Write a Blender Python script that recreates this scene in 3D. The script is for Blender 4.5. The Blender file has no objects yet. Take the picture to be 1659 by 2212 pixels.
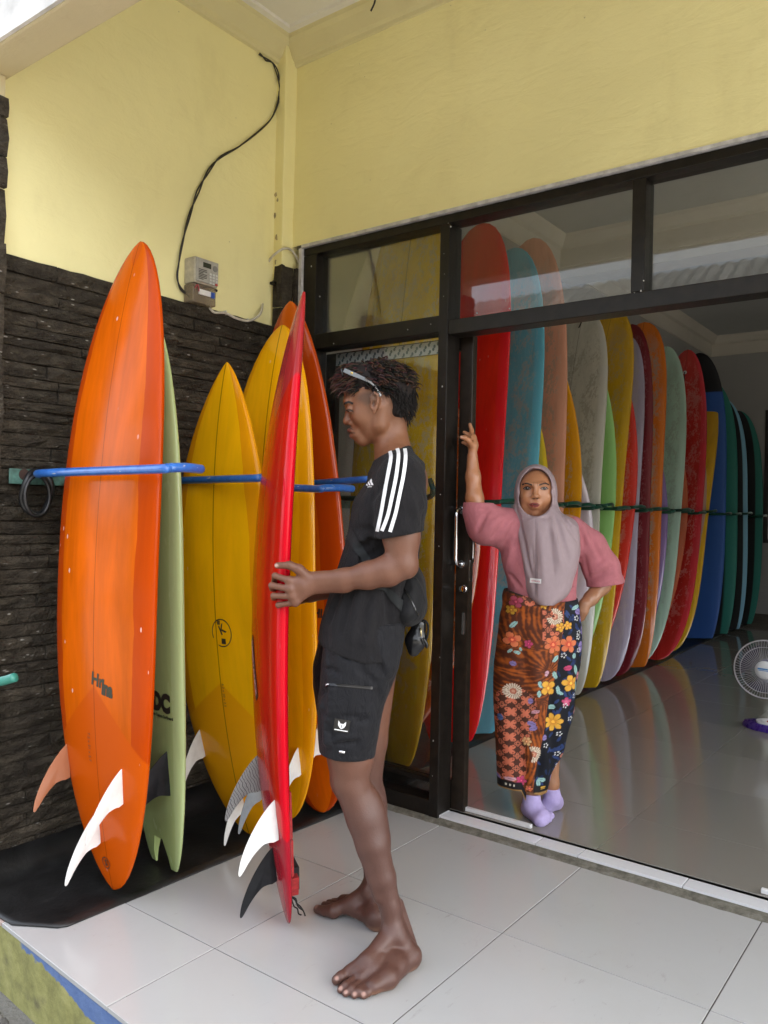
# Surf-board rental shop under a porch: racks of boards, a man holding a red board, a woman in the doorway.
import bpy, bmesh, math, random
import numpy as np
from mathutils import Vector, Matrix
from mathutils.bvhtree import BVHTree

random.seed(7)
rng = np.random.default_rng(7)
SC = bpy.context.scene
COL = SC.collection

# ------------------------------------------------------------------ camera
CAM_YAW, CAM_PITCH, CAM_ROLL, CAM_H = math.radians(-37.037), math.radians(-0.0927), math.radians(1.1843), 1.2617
PW, PH, FOC = 1659.0, 2212.0, 1751.5          # working frame of the photograph and focal length in its pixels


def cam_axes():
    f = Vector((math.sin(CAM_YAW) * math.cos(CAM_PITCH), math.cos(CAM_YAW) * math.cos(CAM_PITCH), math.sin(CAM_PITCH)))
    r = Vector((math.cos(CAM_YAW), -math.sin(CAM_YAW), 0.0))
    u = r.cross(f)
    r2 = math.cos(CAM_ROLL) * r + math.sin(CAM_ROLL) * u
    u2 = -math.sin(CAM_ROLL) * r + math.cos(CAM_ROLL) * u
    return r2, u2, f


CR, CU, CF = cam_axes()
CO = Vector((0, 0, CAM_H))
cam_data = bpy.data.cameras.new('camera')
cam = bpy.data.objects.new('camera', cam_data)
COL.objects.link(cam)
cam.matrix_world = Matrix((
    (CR.x, CU.x, -CF.x, CO.x), (CR.y, CU.y, -CF.y, CO.y), (CR.z, CU.z, -CF.z, CO.z), (0, 0, 0, 1)))
cam_data.sensor_fit = 'VERTICAL'
cam_data.angle_y = 2 * math.atan(PH / 2 / FOC)
cam_data.clip_start, cam_data.clip_end = 0.05, 2000
SC.camera = cam

# ------------------------------------------------------------------ world, sun, exposure
SUN_EL, SUN_AZ = math.radians(48), math.radians(72)     # sun stands behind the shop: porch and front yard in open shade
world = bpy.data.worlds.new('World')
SC.world = world
world.use_nodes = True
wn = world.node_tree
sky = wn.nodes.new('ShaderNodeTexSky')
sky.sky_type = 'NISHITA'
sky.sun_disc = False
sky.sun_elevation = SUN_EL
sky.sun_rotation = SUN_AZ
sky.air_density, sky.dust_density = 1.0, 3.5
bg = wn.nodes['Background']
bg.inputs['Strength'].default_value = 0.15
hsv = wn.nodes.new('ShaderNodeHueSaturation')          # hazy tropical sky: less blue than clear air
hsv.inputs['Saturation'].default_value = 0.35
hsv.inputs['Value'].default_value = 1.0
wn.links.new(sky.outputs[0], hsv.inputs['Color'])
wn.links.new(hsv.outputs[0], bg.inputs[0])
sun_data = bpy.data.lights.new('sun', 'SUN')
sun_data.energy, sun_data.angle, sun_data.color = 4.0, math.radians(0.5), (1.0, 0.95, 0.86)
sun = bpy.data.objects.new('sun', sun_data)
COL.objects.link(sun)
sd = Vector((math.sin(SUN_AZ) * math.cos(SUN_EL), math.cos(SUN_AZ) * math.cos(SUN_EL), math.sin(SUN_EL)))
sun.rotation_euler = sd.to_track_quat('Z', 'Y').to_euler()

SC.view_settings.view_transform = 'Standard'
SC.view_settings.look = 'None'
SC.view_settings.exposure = 2.5
SC.view_settings.gamma = 1.0
SC.view_settings.use_curve_mapping = False
SC.render.engine = 'CYCLES'
cy = SC.cycles
cy.use_denoising = True
cy.max_bounces, cy.diffuse_bounces, cy.glossy_bounces, cy.transmission_bounces, cy.transparent_max_bounces = 12, 7, 5, 8, 12
cy.sample_clamp_indirect = 6.0
cy.caustics_reflective = cy.caustics_refractive = False

# ------------------------------------------------------------------ points from the photograph, each at its own real place


def ray(px, py):
    return CR * ((px - PW / 2) / FOC) - CU * ((py - PH / 2) / FOC) + CF


def at_z(px, py, z=0.0):
    d = ray(px, py)
    return CO + d * ((z - CAM_H) / d.z)


def at_y(px, py, y):
    d = ray(px, py)
    return CO + d * (y / d.y)


def at_x(px, py, x):
    d = ray(px, py)
    return CO + d * (x / d.x)


def at_d(px, py, dep):
    return CO + ray(px, py) * dep


# ------------------------------------------------------------------ mesh helpers
class MB:
    """collects shapes for ONE mesh object"""

    def __init__(s):
        s.v, s.f = [], []

    def add(s, vs, fs):
        n = len(s.v)
        s.v += [tuple(v) for v in vs]
        s.f += [tuple(i + n for i in f) for f in fs]
        return s

    def box(s, x0, x1, y0, y1, z0, z1):
        vs = [(x, y, z) for x in (x0, x1) for y in (y0, y1) for z in (z0, z1)]
        return s.add(vs, [(0, 1, 3, 2), (4, 6, 7, 5), (0, 4, 5, 1), (2, 3, 7, 6), (0, 2, 6, 4), (1, 5, 7, 3)])

    def bar(s, a, b, w, t, up=(0, 0, 1)):
        a, b = Vector(a), Vector(b)
        d = (b - a).normalized()
        x = d.cross(Vector(up))
        if x.length < 1e-4:
            x = d.cross(Vector((1, 0, 0)))
        x.normalize()
        y = x.cross(d)
        vs = []
        for p in (a, b):
            for i, j in ((-1, -1), (1, -1), (1, 1), (-1, 1)):
                vs.append(p + x * (w / 2 * i) + y * (t / 2 * j))
        return s.add(vs, [(3, 2, 1, 0), (4, 5, 6, 7), (0, 1, 5, 4), (1, 2, 6, 5), (2, 3, 7, 6), (3, 0, 4, 7)])

    def tube(s, pts, r, n=10, closed=False, caps=True):
        pts = [Vector(p) for p in pts]
        m = len(pts)
        rs = r if hasattr(r, '__len__') else [r] * m
        prev = None
        vs, fs = [], []
        for i, p in enumerate(pts):
            if closed:
                t = pts[(i + 1) % m] - pts[i - 1]
            else:
                t = pts[min(i + 1, m - 1)] - pts[max(i - 1, 0)]
            t.normalize()
            if prev is None:
                x = t.cross(Vector((0, 0, 1)))
                if x.length < 1e-3:
                    x = t.cross(Vector((1, 0, 0)))
            else:
                x = prev - t * prev.dot(t)
            x.normalize()
            prev = x
            y = t.cross(x)
            for k in range(n):
                a = 2 * math.pi * k / n
                vs.append(p + (x * math.cos(a) + y * math.sin(a)) * rs[i])
        for i in range(m if closed else m - 1):
            for k in range(n):
                a, b = i * n + k, i * n + (k + 1) % n
                c, d = ((i + 1) % m) * n + (k + 1) % n, ((i + 1) % m) * n + k
                fs.append((a, b, c, d))
        if caps and not closed:
            fs.append(tuple(reversed(range(n))))
            fs.append(tuple(range((m - 1) * n, m * n)))
        return s.add(vs, fs)

    def lathe(s, prof, origin=(0, 0, 0), axis=(0, 0, 1), n=24):
        o, ax = Vector(origin), Vector(axis).normalized()
        x = ax.cross(Vector((1, 0, 0)))
        if x.length < 1e-3:
            x = ax.cross(Vector((0, 1, 0)))
        x.normalize()
        y = ax.cross(x)
        vs, fs = [], []
        for (r, h) in prof:
            for k in range(n):
                a = 2 * math.pi * k / n
                vs.append(o + ax * h + (x * math.cos(a) + y * math.sin(a)) * max(r, 1e-5))
        for i in range(len(prof) - 1):
            for k in range(n):
                fs.append((i * n + k, i * n + (k + 1) % n, (i + 1) * n + (k + 1) % n, (i + 1) * n + k))
        return s.add(vs, fs)

    def prism(s, poly, off):
        """polygon (3-D points) thickened along off"""
        off = Vector(off)
        n = len(poly)
        a = [Vector(p) for p in poly]
        b = [p + off for p in a]
        fs = [tuple(reversed(range(n))), tuple(range(n, 2 * n))]
        fs += [(i, (i + 1) % n, n + (i + 1) % n, n + i) for i in range(n)]
        return s.add(a + b, fs)

    def obj(s, name, mat, parent=None, smooth=False, bevel=0.0, angle=None, fix=True):
        me = bpy.data.meshes.new(name)
        me.from_pydata(s.v, [], s.f)
        if fix:
            bm = bmesh.new()
            bm.from_mesh(me)
            bmesh.ops.recalc_face_normals(bm, faces=bm.faces)
            if bevel:
                es = [e for e in bm.edges if len(e.link_faces) == 2 and e.calc_face_angle(0) > 0.6]
                bmesh.ops.bevel(bm, geom=es, offset=bevel, segments=2, affect='EDGES', profile=0.6, clamp_overlap=True)
            bm.to_mesh(me)
            bm.free()
        return link(name, me, mat, parent, smooth, angle)


def link(name, me, mat, parent=None, smooth=False, angle=None):
    me.materials.append(mat)
    if smooth or angle:
        me.polygons.foreach_set('use_smooth', [True] * len(me.polygons))
        if angle:
            me.set_sharp_from_angle(angle=math.radians(angle))
    o = bpy.data.objects.new(name, me)
    COL.objects.link(o)
    adopt(o, parent)
    return o


def adopt(o, parent):
    if parent is not None:
        o.parent = parent
        if parent.type == 'EMPTY':
            o.location = -parent.location


def thing(name, label, cat, loc=(0, 0, 0), group=None):
    o = bpy.data.objects.new(name, None)
    o.empty_display_size = 0.1
    COL.objects.link(o)
    o.location = loc
    return tag(o, label, cat, group)


def tag(o, label, cat, group=None):
    o['label'], o['category'] = label, cat
    if group:
        o['group'] = group
    return o


def struct(o, label=None):
    o['kind'] = 'structure'
    if label:
        o['label'] = label
    return o


def stuff(o):
    o['kind'] = 'stuff'
    return o


def smooth_path(pts, n=8):
    """Catmull-Rom through points"""
    P = [Vector(p) for p in pts]
    out = []
    for i in range(len(P) - 1):
        p0, p1, p2, p3 = P[max(i - 1, 0)], P[i], P[i + 1], P[min(i + 2, len(P) - 1)]
        for k in range(n):
            t = k / n
            out.append(0.5 * ((2 * p1) + (p2 - p0) * t + (2 * p0 - 5 * p1 + 4 * p2 - p3) * t * t + (3 * p1 - p0 - 3 * p2 + p3) * t ** 3))
    out.append(P[-1])
    return out


# ------------------------------------------------------------------ materials
class NT:
    def __init__(s, name):
        s.m = bpy.data.materials.new(name)
        s.m.use_nodes = True
        s.t = s.m.node_tree
        s.p = s.t.nodes['Principled BSDF']
        s.out = s.t.nodes['Material Output']

    def n(s, typ, **kw):
        nd = s.t.nodes.new('ShaderNode' + typ)
        for k, v in kw.items():
            if k in nd.inputs:
                s.set(nd.inputs[k], v)
            else:
                setattr(nd, k, v)
        return nd

    def set(s, inp, v):
        if isinstance(v, bpy.types.NodeSocket):
            s.t.links.new(v, inp)
        else:
            if isinstance(v, (tuple, list)) and len(v) == 3 and inp.type == 'RGBA':
                v = (*v, 1)
            inp.default_value = v

    def pos(s):
        return s.n('NewGeometry').outputs['Position']

    def noise(s, vec, scale, detail=4, rough=0.55, dist=0.0):
        nd = s.n('TexNoise', Scale=scale, Detail=detail, Roughness=rough, Distortion=dist)
        s.set(nd.inputs['Vector'], vec)
        return nd.outputs['Fac']

    def vscale(s, vec, sc):
        nd = s.n('VectorMath', operation='MULTIPLY')
        s.set(nd.inputs[0], vec)
        nd.inputs[1].default_value = sc
        return nd.outputs[0]

    def ramp(s, fac, stops, interp='LINEAR'):
        nd = s.n('ValToRGB')
        nd.color_ramp.interpolation = interp
        e = nd.color_ramp.elements
        while len(e) < len(stops):
            e.new(0.5)
        for i, (p, c) in enumerate(stops):
            e[i].position = p
            e[i].color = (*c, 1) if hasattr(c, '__len__') else (c, c, c, 1)
        s.set(nd.inputs[0], fac)
        return nd.outputs[0]

    def step(s, fac, a, b):
        nd = s.n('MapRange')
        nd.interpolation_type = 'SMOOTHSTEP'
        s.set(nd.inputs['Value'], fac)
        nd.inputs['From Min'].default_value, nd.inputs['From Max'].default_value = a, b
        return nd.outputs[0]

    def mix(s, fac, a, b, blend='MIX'):
        nd = s.n('Mix', data_type='RGBA', blend_type=blend)
        s.set(nd.inputs[0], fac)
        s.set(nd.inputs[6], a)
        s.set(nd.inputs[7], b)
        return nd.outputs[2]

    def math(s, op, a, b=0.0, c=0.0):
        nd = s.n('Math', operation=op)
        for i, v in enumerate((a, b, c)):
            s.set(nd.inputs[i], v)
        return nd.outputs[0]

    def sep(s, vec):
        nd = s.n('SeparateXYZ')
        s.set(nd.inputs[0], vec)
        return nd.outputs

    def attr(s, name):
        return s.n('Attribute', attribute_name=name)

    def bump(s, h, strength=0.3, dist=0.01):
        nd = s.n('Bump')
        nd.inputs['Strength'].default_value = strength
        nd.inputs['Distance'].default_value = dist
        s.set(nd.inputs['Height'], h)
        s.t.links.new(nd.outputs[0], s.p.inputs['Normal'])
        return nd.outputs[0]

    def base(s, col=None, rough=None, metal=None, coat=None, coat_rough=None, spec=None, sss=None):
        for k, v in (('Base Color', col), ('Roughness', rough), ('Metallic', metal), ('Coat Weight', coat), ('Coat Roughness', coat_rough),
                     ('Specular IOR Level', spec), ('Subsurface Weight', sss)):
            if v is not None:
                s.set(s.p.inputs[k], v)
        return s.m


def mat(name, col, rough=0.5, var=0.12, scale=12.0, bump=0.0, bscale=80.0, metal=0.0, coat=0.0, spec=0.5, bdist=0.004):
    t = NT(name)
    p = t.pos()
    f = t.noise(p, scale, 5)
    lo = tuple(max(0, c * (1 - var * 1.6)) for c in col)
    hi = tuple(min(1, c * (1 + var)) for c in col)
    t.base(t.ramp(f, [(0.3, lo), (0.7, hi)]), t.math('ADD', t.math('MULTIPLY', t.noise(p, scale * 3, 3), 0.16), rough - 0.08), metal, coat, 0.08, spec)
    if bump:
        t.bump(t.noise(p, bscale, 5), bump, bdist)
    return t.m


def glass_mat(name, tint=(0.93, 0.95, 0.94), ior=1.5, dirt=0.03):
    """thin pane: mirror share by Fresnel, the rest goes straight through; a little dust scatters"""
    t = NT(name)
    fr = t.n('Fresnel', IOR=ior)
    tr = t.n('BsdfTransparent', Color=tint)
    gl = t.n('BsdfGlossy', Roughness=0.015)
    df = t.n('BsdfDiffuse', Color=(0.6, 0.58, 0.52))
    m1 = t.n('MixShader')
    t.t.links.new(t.math('MULTIPLY', fr.outputs[0], 0.8), m1.inputs[0])
    t.t.links.new(tr.outputs[0], m1.inputs[1])
    t.t.links.new(gl.outputs[0], m1.inputs[2])
    m2 = t.n('MixShader')
    dust = t.math('MULTIPLY', t.ramp(t.noise(t.pos(), 6, 6), [(0.35, 0.2), (0.8, 1.0)]), dirt)
    t.t.links.new(dust, m2.inputs[0])
    t.t.links.new(m1.outputs[0], m2.inputs[1])
    t.t.links.new(df.outputs[0], m2.inputs[2])
    t.t.links.new(m2.outputs[0], t.out.inputs[0])
    return t.m


M = {}
# ================================================================== SETTING
YF, XL, XS, ZI, GZ = 2.79, -2.72, -2.69, 0.02, -0.22      # shop front plane, yellow side wall, stone face, shop floor, street level
BACK, XIN, ZC, ZP = 10.5, -2.87, 3.5, 3.47


def plaster(name, col, stain=0.25, peel=0.0):
    t = NT(name)
    p = t.pos()
    big = t.noise(p, 1.1, 5)
    mid = t.noise(t.vscale(p, (1, 1, 0.5)), 4.5, 6, 0.6)
    c = t.ramp(big, [(0.3, tuple(x * 0.93 for x in col)), (0.7, tuple(min(1, x * 1.04) for x in col))])
    c = t.mix(t.math('MULTIPLY', t.step(mid, 0.52, 0.75), stain), c, tuple(x * y for x, y in zip(col, (0.72, 0.68, 0.60))))
    specks = t.n('TexVoronoi', Scale=9.0, feature='F1')
    t.set(specks.inputs['Vector'], p)
    c = t.mix(t.math('MULTIPLY', t.step(specks.outputs['Distance'], 0.035, 0.012), 0.5), c, (0.2, 0.17, 0.11))
    t.base(c, 0.6, spec=0.35)
    h = t.math('ADD', t.math('MULTIPLY', t.noise(p, 2.6, 3, 0.5, 0.6), 1.6), t.math('MULTIPLY', t.noise(p, 70, 4), 0.09))
    h = t.math('ADD', h, t.math('MULTIPLY', t.noise(t.vscale(p, (0.7, 1, 2.2)), 7, 5, 0.6, 1.2), 0.34))
    t.bump(h, 0.34, 0.03)
    return t.m


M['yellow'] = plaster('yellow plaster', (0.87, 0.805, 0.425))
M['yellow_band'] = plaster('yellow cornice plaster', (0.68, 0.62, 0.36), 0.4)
M['cream'] = plaster('cream beam plaster', (0.66, 0.58, 0.37), 0.35)
M['ceil'] = plaster('white ceiling', (0.76, 0.74, 0.70), 0.25)
M['inwall'] = plaster('inner wall', (0.36, 0.35, 0.33), 0.2)
M['inceil'] = plaster('inner ceiling', (0.50, 0.51, 0.50), 0.2)
M['inmold'] = plaster('inner moulding', (0.60, 0.56, 0.48), 0.2)
M['alu'] = mat('dark brown aluminium', (0.012, 0.0095, 0.0075), 0.38, 0.25, 25, 0.1, 200, 0.0, 0, 0.28)
M['alu2'] = mat('brown aluminium stile', (0.024, 0.017, 0.012), 0.33, 0.25, 25, spec=0.35)
M['white_edge'] = mat('white plaster edge', (0.55, 0.54, 0.55), 0.7, 0.2, 30, 0.3)
M['glass'] = glass_mat('pane glass')
M['glass_clear'] = glass_mat('clear pane glass', (0.95, 0.96, 0.95), 1.45, 0.02)
M['rubber'] = mat('black rubber mat', (0.012, 0.012, 0.012), 0.42, 0.4, 9, 0.35, 60)
M['grout'] = mat('grout', (0.055, 0.048, 0.04), 0.9, 0.3, 30)
M['chrome'] = mat('chrome', (0.75, 0.75, 0.76), 0.12, 0.05, 8, metal=1.0)
M['white_plastic'] = mat('white plastic', (0.72, 0.72, 0.72), 0.35, 0.06, 20)


def tile_mat(name, c, rough, spec, dirt=0.12):
    t = NT(name)
    p = t.pos()
    rnd = t.n('ObjectInfo').outputs['Random']
    k = t.math('ADD', t.math('MULTIPLY', rnd, 0.07), 0.95)
    base = t.mix(1.0, c, t.n('CombineColor', Red=k, Green=k, Blue=k).outputs[0], 'MULTIPLY')
    cl = t.noise(p, 3.0, 6, 0.6)
    base = t.mix(t.math('MULTIPLY', t.step(cl, 0.45, 0.95), dirt), base, (0.34, 0.31, 0.26))
    sp = t.n('TexVoronoi', Scale=6.0)
    t.set(sp.inputs['Vector'], p)
    base = t.mix(t.math('MULTIPLY', t.step(sp.outputs['Distance'], 0.02, 0.006), 0.35), base, (0.16, 0.14, 0.12))
    scuff = t.noise(t.vscale(p, (3.2, 1.0, 1)), 11, 6, 0.7, 1.6)
    base = t.mix(t.math('MULTIPLY', t.math('MULTIPLY', t.step(scuff, 0.60, 0.72), t.step(cl, 0.46, 0.6)), dirt * 1.3), base, (0.20, 0.185, 0.16))
    sm = t.noise(t.vscale(p, (1, 1.6, 1)), 9, 5, 0.65, 0.8)
    r = t.math('ADD', t.math('MULTIPLY', t.step(sm, 0.3, 0.9), 0.09), rough)
    t.base(base, r, spec=spec)
    t.bump(t.noise(p, 5, 2), 0.03, 0.01)
    return t.m


M['tile'] = tile_mat('porch tile', (0.44, 0.44, 0.43), 0.14, 0.5, 0.28)
M['tile_in'] = tile_mat('shop tile', (0.25, 0.236, 0.205), 0.07, 0.75, 0.05)
M['tile_white'] = tile_mat('white tile', (0.72, 0.73, 0.75), 0.2, 0.5, 0.05)
M['tile_pink'] = tile_mat('pink tile', (0.47, 0.36, 0.32), 0.35, 0.4)

# ---------------------------------------------------------------- street and slab
t = NT('street concrete')
pp = t.pos()
c = t.ramp(t.noise(pp, 2.5, 7, 0.65), [(0.3, (0.11, 0.105, 0.095)), (0.7, (0.21, 0.20, 0.18))])
t.base(t.mix(t.math('MULTIPLY', t.noise(pp, 60, 3), 0.5), c, (0.12, 0.115, 0.105)), 0.9)
t.bump(t.noise(pp, 45, 6), 0.6, 0.02)
b = MB()
b.add([(-400, -400, GZ), (400, -400, GZ), (400, 400, GZ), (-400, 400, GZ)], [(0, 1, 2, 3)])
ground = struct(b.obj('ground', t.m, fix=False), 'grey concrete ground in front of the raised porch')

gm = mat('gravel', (0.13, 0.12, 0.105), 0.9, 0.5, 40)
b = MB()
for i in range(420):
    x, y = random.uniform(-2.75, -1.7), random.uniform(0.85, 1.225)
    r = random.uniform(0.005, 0.016)
    vs = [(x + r * random.uniform(.6, 1.2) * math.cos(a), y + r * random.uniform(.6, 1.2) * math.sin(a), GZ - 0.002) for a in (0, 1.05, 2.1, 3.1, 4.2, 5.2)]
    vs += [(x + r * .5 * math.cos(a), y + r * .5 * math.sin(a), GZ + r * random.uniform(.6, 1.1)) for a in (0.4, 2.4, 4.4)]
    b.add(vs, [(0, 1, 6), (1, 2, 7, 6), (2, 3, 7), (3, 4, 8, 7), (4, 5, 8), (5, 0, 6, 8), (6, 7, 8)])
gravel = stuff(b.obj('gravel', gm))
gravel['label'] = 'small stones on the ground below the porch edge'


def edge_y(x):
    return 1.268 - 0.0743 * (max(x, -2.6) + 2.375) if x < -1.2 else 1.181 - 0.02 * (x + 1.2)


# slab with its painted riser: olive paint, blue flaking edge
t = NT('painted riser')
pp = t.pos()
s = t.sep(pp)
n1 = t.noise(t.vscale(pp, (1, 1, 1.3)), 6, 6, 0.6)
n2 = t.noise(pp, 14, 6, 0.65)
olive = t.ramp(n2, [(0.25, (0.17, 0.16, 0.055)), (0.5, (0.30, 0.29, 0.10)), (0.75, (0.40, 0.37, 0.15))])
olive = t.mix(t.step(n1, 0.55, 0.75), olive, (0.13, 0.12, 0.06))
blue = t.mix(t.noise(pp, 22, 4), (0.065, 0.12, 0.30), (0.15, 0.23, 0.42))
wob = t.math('ADD', s['Z'], t.math('MULTIPLY', n1, 0.13))
wob = t.math('ADD', wob, t.math('MULTIPLY', s['X'], 0.075))
kk = t.step(wob, -0.137, -0.131)
right = t.step(t.math('ADD', s['X'], t.math('MULTIPLY', n2, 0.12)), -2.20, -2.16)
c = t.mix(t.math('MULTIPLY', kk, right), olive, blue)
lip = t.step(t.math('ADD', s['Z'], t.math('MULTIPLY', n2, 0.02)), -0.008, 0.0)
c = t.mix(lip, c, (0.20, 0.18, 0.15))
t.base(c, 0.75)
t.bump(n2, 0.5, 0.01)
b = MB()
xs = [-2.95 + 0.05 * i for i in range(130)]
top, bot = [], []
for i, x in enumerate(xs):
    jit = random.uniform(-0.006, 0.004)
    top.append((x, edge_y(x) + 0.004 + jit, -0.0045))
    bot.append((x, edge_y(x) + 0.012, GZ - 0.05))
n = len(xs)
vs = top + bot + [(x, YF + 0.02, -0.0045) for x in xs]
fs = [(i, n + i, n + i + 1, i + 1) for i in range(n - 1)] + [(i, i + 1, 2 * n + i + 1, 2 * n + i) for i in range(n - 1)]
slab = struct(b.add(vs, fs).obj('porch_slab', t.m), 'raised porch slab with olive painted riser and flaking blue edge')
gs = MB()
gs.add([(-2.95, 1.30, -0.0025), (3.4, 1.19, -0.0025), (3.4, YF - 0.02, -0.0025), (-2.95, YF - 0.02, -0.0025)], [(0, 1, 2, 3)])
gs.obj('joint_bed', M['grout'], slab, fix=False)

porch_floor = struct(thing('porch_floor', '', '', (0, 0, 0)), 'glossy pale grey tiled porch floor')
for k in ('category',):
    del porch_floor[k]


def tile(xa, xb, ya, yb, z, m, parent, front=False, h=0.012, g=0.0018, e=0.0014):
    x0, x1, y0, y1 = xa + g, xb - g, ya + g, yb - g
    if front:
        ps = [(x0, edge_y(x0)), (x1, edge_y(x1)), (x1, y1), (x0, y1)]
    else:
        ps = [(x0, y0), (x1, y0), (x1, y1), (x0, y1)]
    cx, cy_ = (x0 + x1) / 2, (y0 + y1) / 2
    b = MB()
    ins = [(x + (e if x < cx else -e), y + (e if y < cy_ else -e)) for x, y in ps]
    dz = random.uniform(-0.0004, 0.0004)
    vs = [(x, y, z - h) for x, y in ps] + [(x, y, z - 0.0008) for x, y in ps] + [(x, y, z + dz) for x, y in ins]
    fs = [(8, 9, 10, 11)]
    for r in (0, 4):
        fs += [(r + i, r + (i + 1) % 4, r + 4 + (i + 1) % 4, r + 4 + i) for i in range(4)]
    b.add(vs, fs)
    return b.obj('tile', m, parent, fix=False)


GX = -1.763
for i in range(-2, 9):
    xa, xb = GX + 0.6 * i, GX + 0.6 * (i + 1)
    xa = max(xa, XS - 0.01)
    if xb <= xa:
        continue
    m_front = M['tile_pink'] if i == -2 else M['tile']
    tile(xa, xb, 0.975, 1.575, 0.0, m_front, porch_floor, True)
    tile(xa, xb, 1.575, 2.175, 0.0, M['tile'], porch_floor)
    tile(xa, xb, 2.175, 2.757, 0.0, M['tile'], porch_floor)

# rough cement joint below the threshold
t = NT('rough cement')
pp = t.pos()
f = t.noise(pp, 35, 7, 0.7)
t.base(t.ramp(f, [(0.25, (0.06, 0.055, 0.04)), (0.5, (0.15, 0.14, 0.11)), (0.8, (0.27, 0.26, 0.22))]), 0.9)
t.bump(f, 0.8, 0.012)
b = MB()
xs = [-2.7 + 0.03 * i for i in range(205)]
n = len(xs)
rows = []
for x in xs:
    j = random.uniform(-0.007, 0.005)
    rows.append([(x, 2.752 + j, -0.003), (x, 2.764 + j, 0.004 + random.uniform(0, .003)), (x, 2.795, 0.0115), (x, 2.83, 0.010)])
vs = [p for r in rows for p in r]
fs = [(4 * i + k, 4 * i + 4 + k, 4 * i + 5 + k, 4 * i + 1 + k) for i in range(n - 1) for k in range(3)]
struct(b.add(vs, fs).obj('cement_strip', t.m, fix=False), 'rough grey cement strip between the porch tiles and the white threshold')

# white threshold tiles, cut to odd lengths
thr = struct(thing('threshold', '', '', (0, 0, 0)), 'row of narrow white tiles at the shop threshold')
del thr['category']
ex = [-1.93, -1.79, -1.365, -1.195, -0.82, -0.37, 0.08, 0.53, 0.98, 1.43]
for a, c2 in zip(ex, ex[1:]):
    tile(a, c2, 2.797, 2.872, 0.0205, M['tile_white'], thr, False, 0.016)
b = MB().box(-2.6, 3.0, 2.865, 2.90, 0.004, 0.0165)
b.obj('door_track', M['alu'], thr)

# shop floor
shop_floor = struct(thing('shop_floor', '', '', (0, 0, 0)), 'dark glossy beige tiled shop floor reflecting the boards')
del shop_floor['category']
b = MB()
b.add([(XIN, 2.86, ZI - 0.0035), (3.2, 2.86, ZI - 0.0035), (3.2, BACK, ZI - 0.0035), (XIN, BACK, ZI - 0.0035)], [(0, 1, 2, 3)])
b.obj('joint_bed', mat('beige grout', (0.06, 0.055, 0.045), 0.8), shop_floor, fix=False)
for i in range(-2, 9):
    xa, xb = max(GX + 0.6 * i, XIN), GX + 0.6 * (i + 1)
    for j in range(13):
        tile(xa, xb, max(2.895, 2.70 + 0.6 * j), min(3.30 + 0.6 * j, BACK), ZI, M['tile_in'], shop_floor, False, 0.012, 0.0011, 0.0003)

# ---------------------------------------------------------------- the other side of the street (wall added to dim the low sky; awning only mirrored)
ow = mat('sky blocker wall', (0.10, 0.10, 0.075), 0.9, 0.4, 1.5)
b = MB().box(-14, 16, -12.6, -12.0, GZ, 4.4)
struct(b.obj('sky_blocker_wall', ow))  # unseen wall, added to cut low sky light and pale reflections
b = MB()
for i in range(90):
    x = -9.0 + i * 0.18
    b.add([(x, -5.6, 4.66), (x + 0.09, -5.6, 4.62), (x + 0.18, -5.6, 4.66), (x, -3.8, 3.36), (x + 0.09, -3.8, 3.32), (x + 0.18, -3.8, 3.36)], [(0, 1, 4, 3), (1, 2, 5, 4)])
struct(b.obj('opposite_awning', mat('zinc roof', (0.13, 0.13, 0.125), 0.5, 0.2, 3)))
# ---------------------------------------------------------------- walls
b = MB()
b.box(XL - 0.25, XL, 1.28, YF + 0.16, GZ - 0.1, ZP + 0.03)
side_wall = tag(b.obj('side_wall', M['yellow']), 'yellow plaster side wall of the porch above dark stone cladding', 'wall')

zt = at_y(1000, 446, YF).z
b = MB()
nx, nz = 60, 14
x0, x1, z0, z1 = XL + 0.001, 3.2, at_y(800, 493, YF - 0.012).z, ZP + 0.03
for j in range(nz + 1):
    for i in range(nx + 1):
        x, z = x0 + (x1 - x0) * i / nx, z0 + (z1 - z0) * j / nz
        y = YF - 0.012 - 0.006 * math.sin(x * 2.3 + z * 1.7) * math.sin(z * 3.1 + x) * (0 if j == 0 else 1)
        b.v.append((x, y, z))
for j in range(nz):
    for i in range(nx):
        a = j * (nx + 1) + i
        b.f.append((a, a + 1, a + nx + 2, a + nx + 1))
fw = b.obj('front_wall', M['yellow'], None, True, fix=False)
tag(fw, 'yellow plaster wall above the black shop window frame', 'wall')
b = MB().box(XL + 0.002, 3.2, YF + 0.03, YF + 0.15, z0 + 0.02, ZP + 0.03)
b.obj('wall_core', M['inwall'], fw)
b = MB().box(XL + 0.11, 3.2, YF - 0.016, YF + 0.03, z0 - 0.014, z0 - 0.0005)
b.box(XL + 0.095, XL + 0.112, YF - 0.014, YF + 0.03, 0.02, z0 - 0.0145)
b.obj('edge_strip', M['white_edge'], fw)

# corner column of the side wall
cx1 = XL + 0.055
cy0 = YF - 0.085
b = MB().box(XL - 0.01, cx1, cy0, YF + 0.02, 0.0, ZP + 0.02)
ccol = b.obj('corner_column', M['yellow'], None, bevel=0.006)
tag(ccol, 'narrow yellow corner column between side wall and shop front', 'column')
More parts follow.
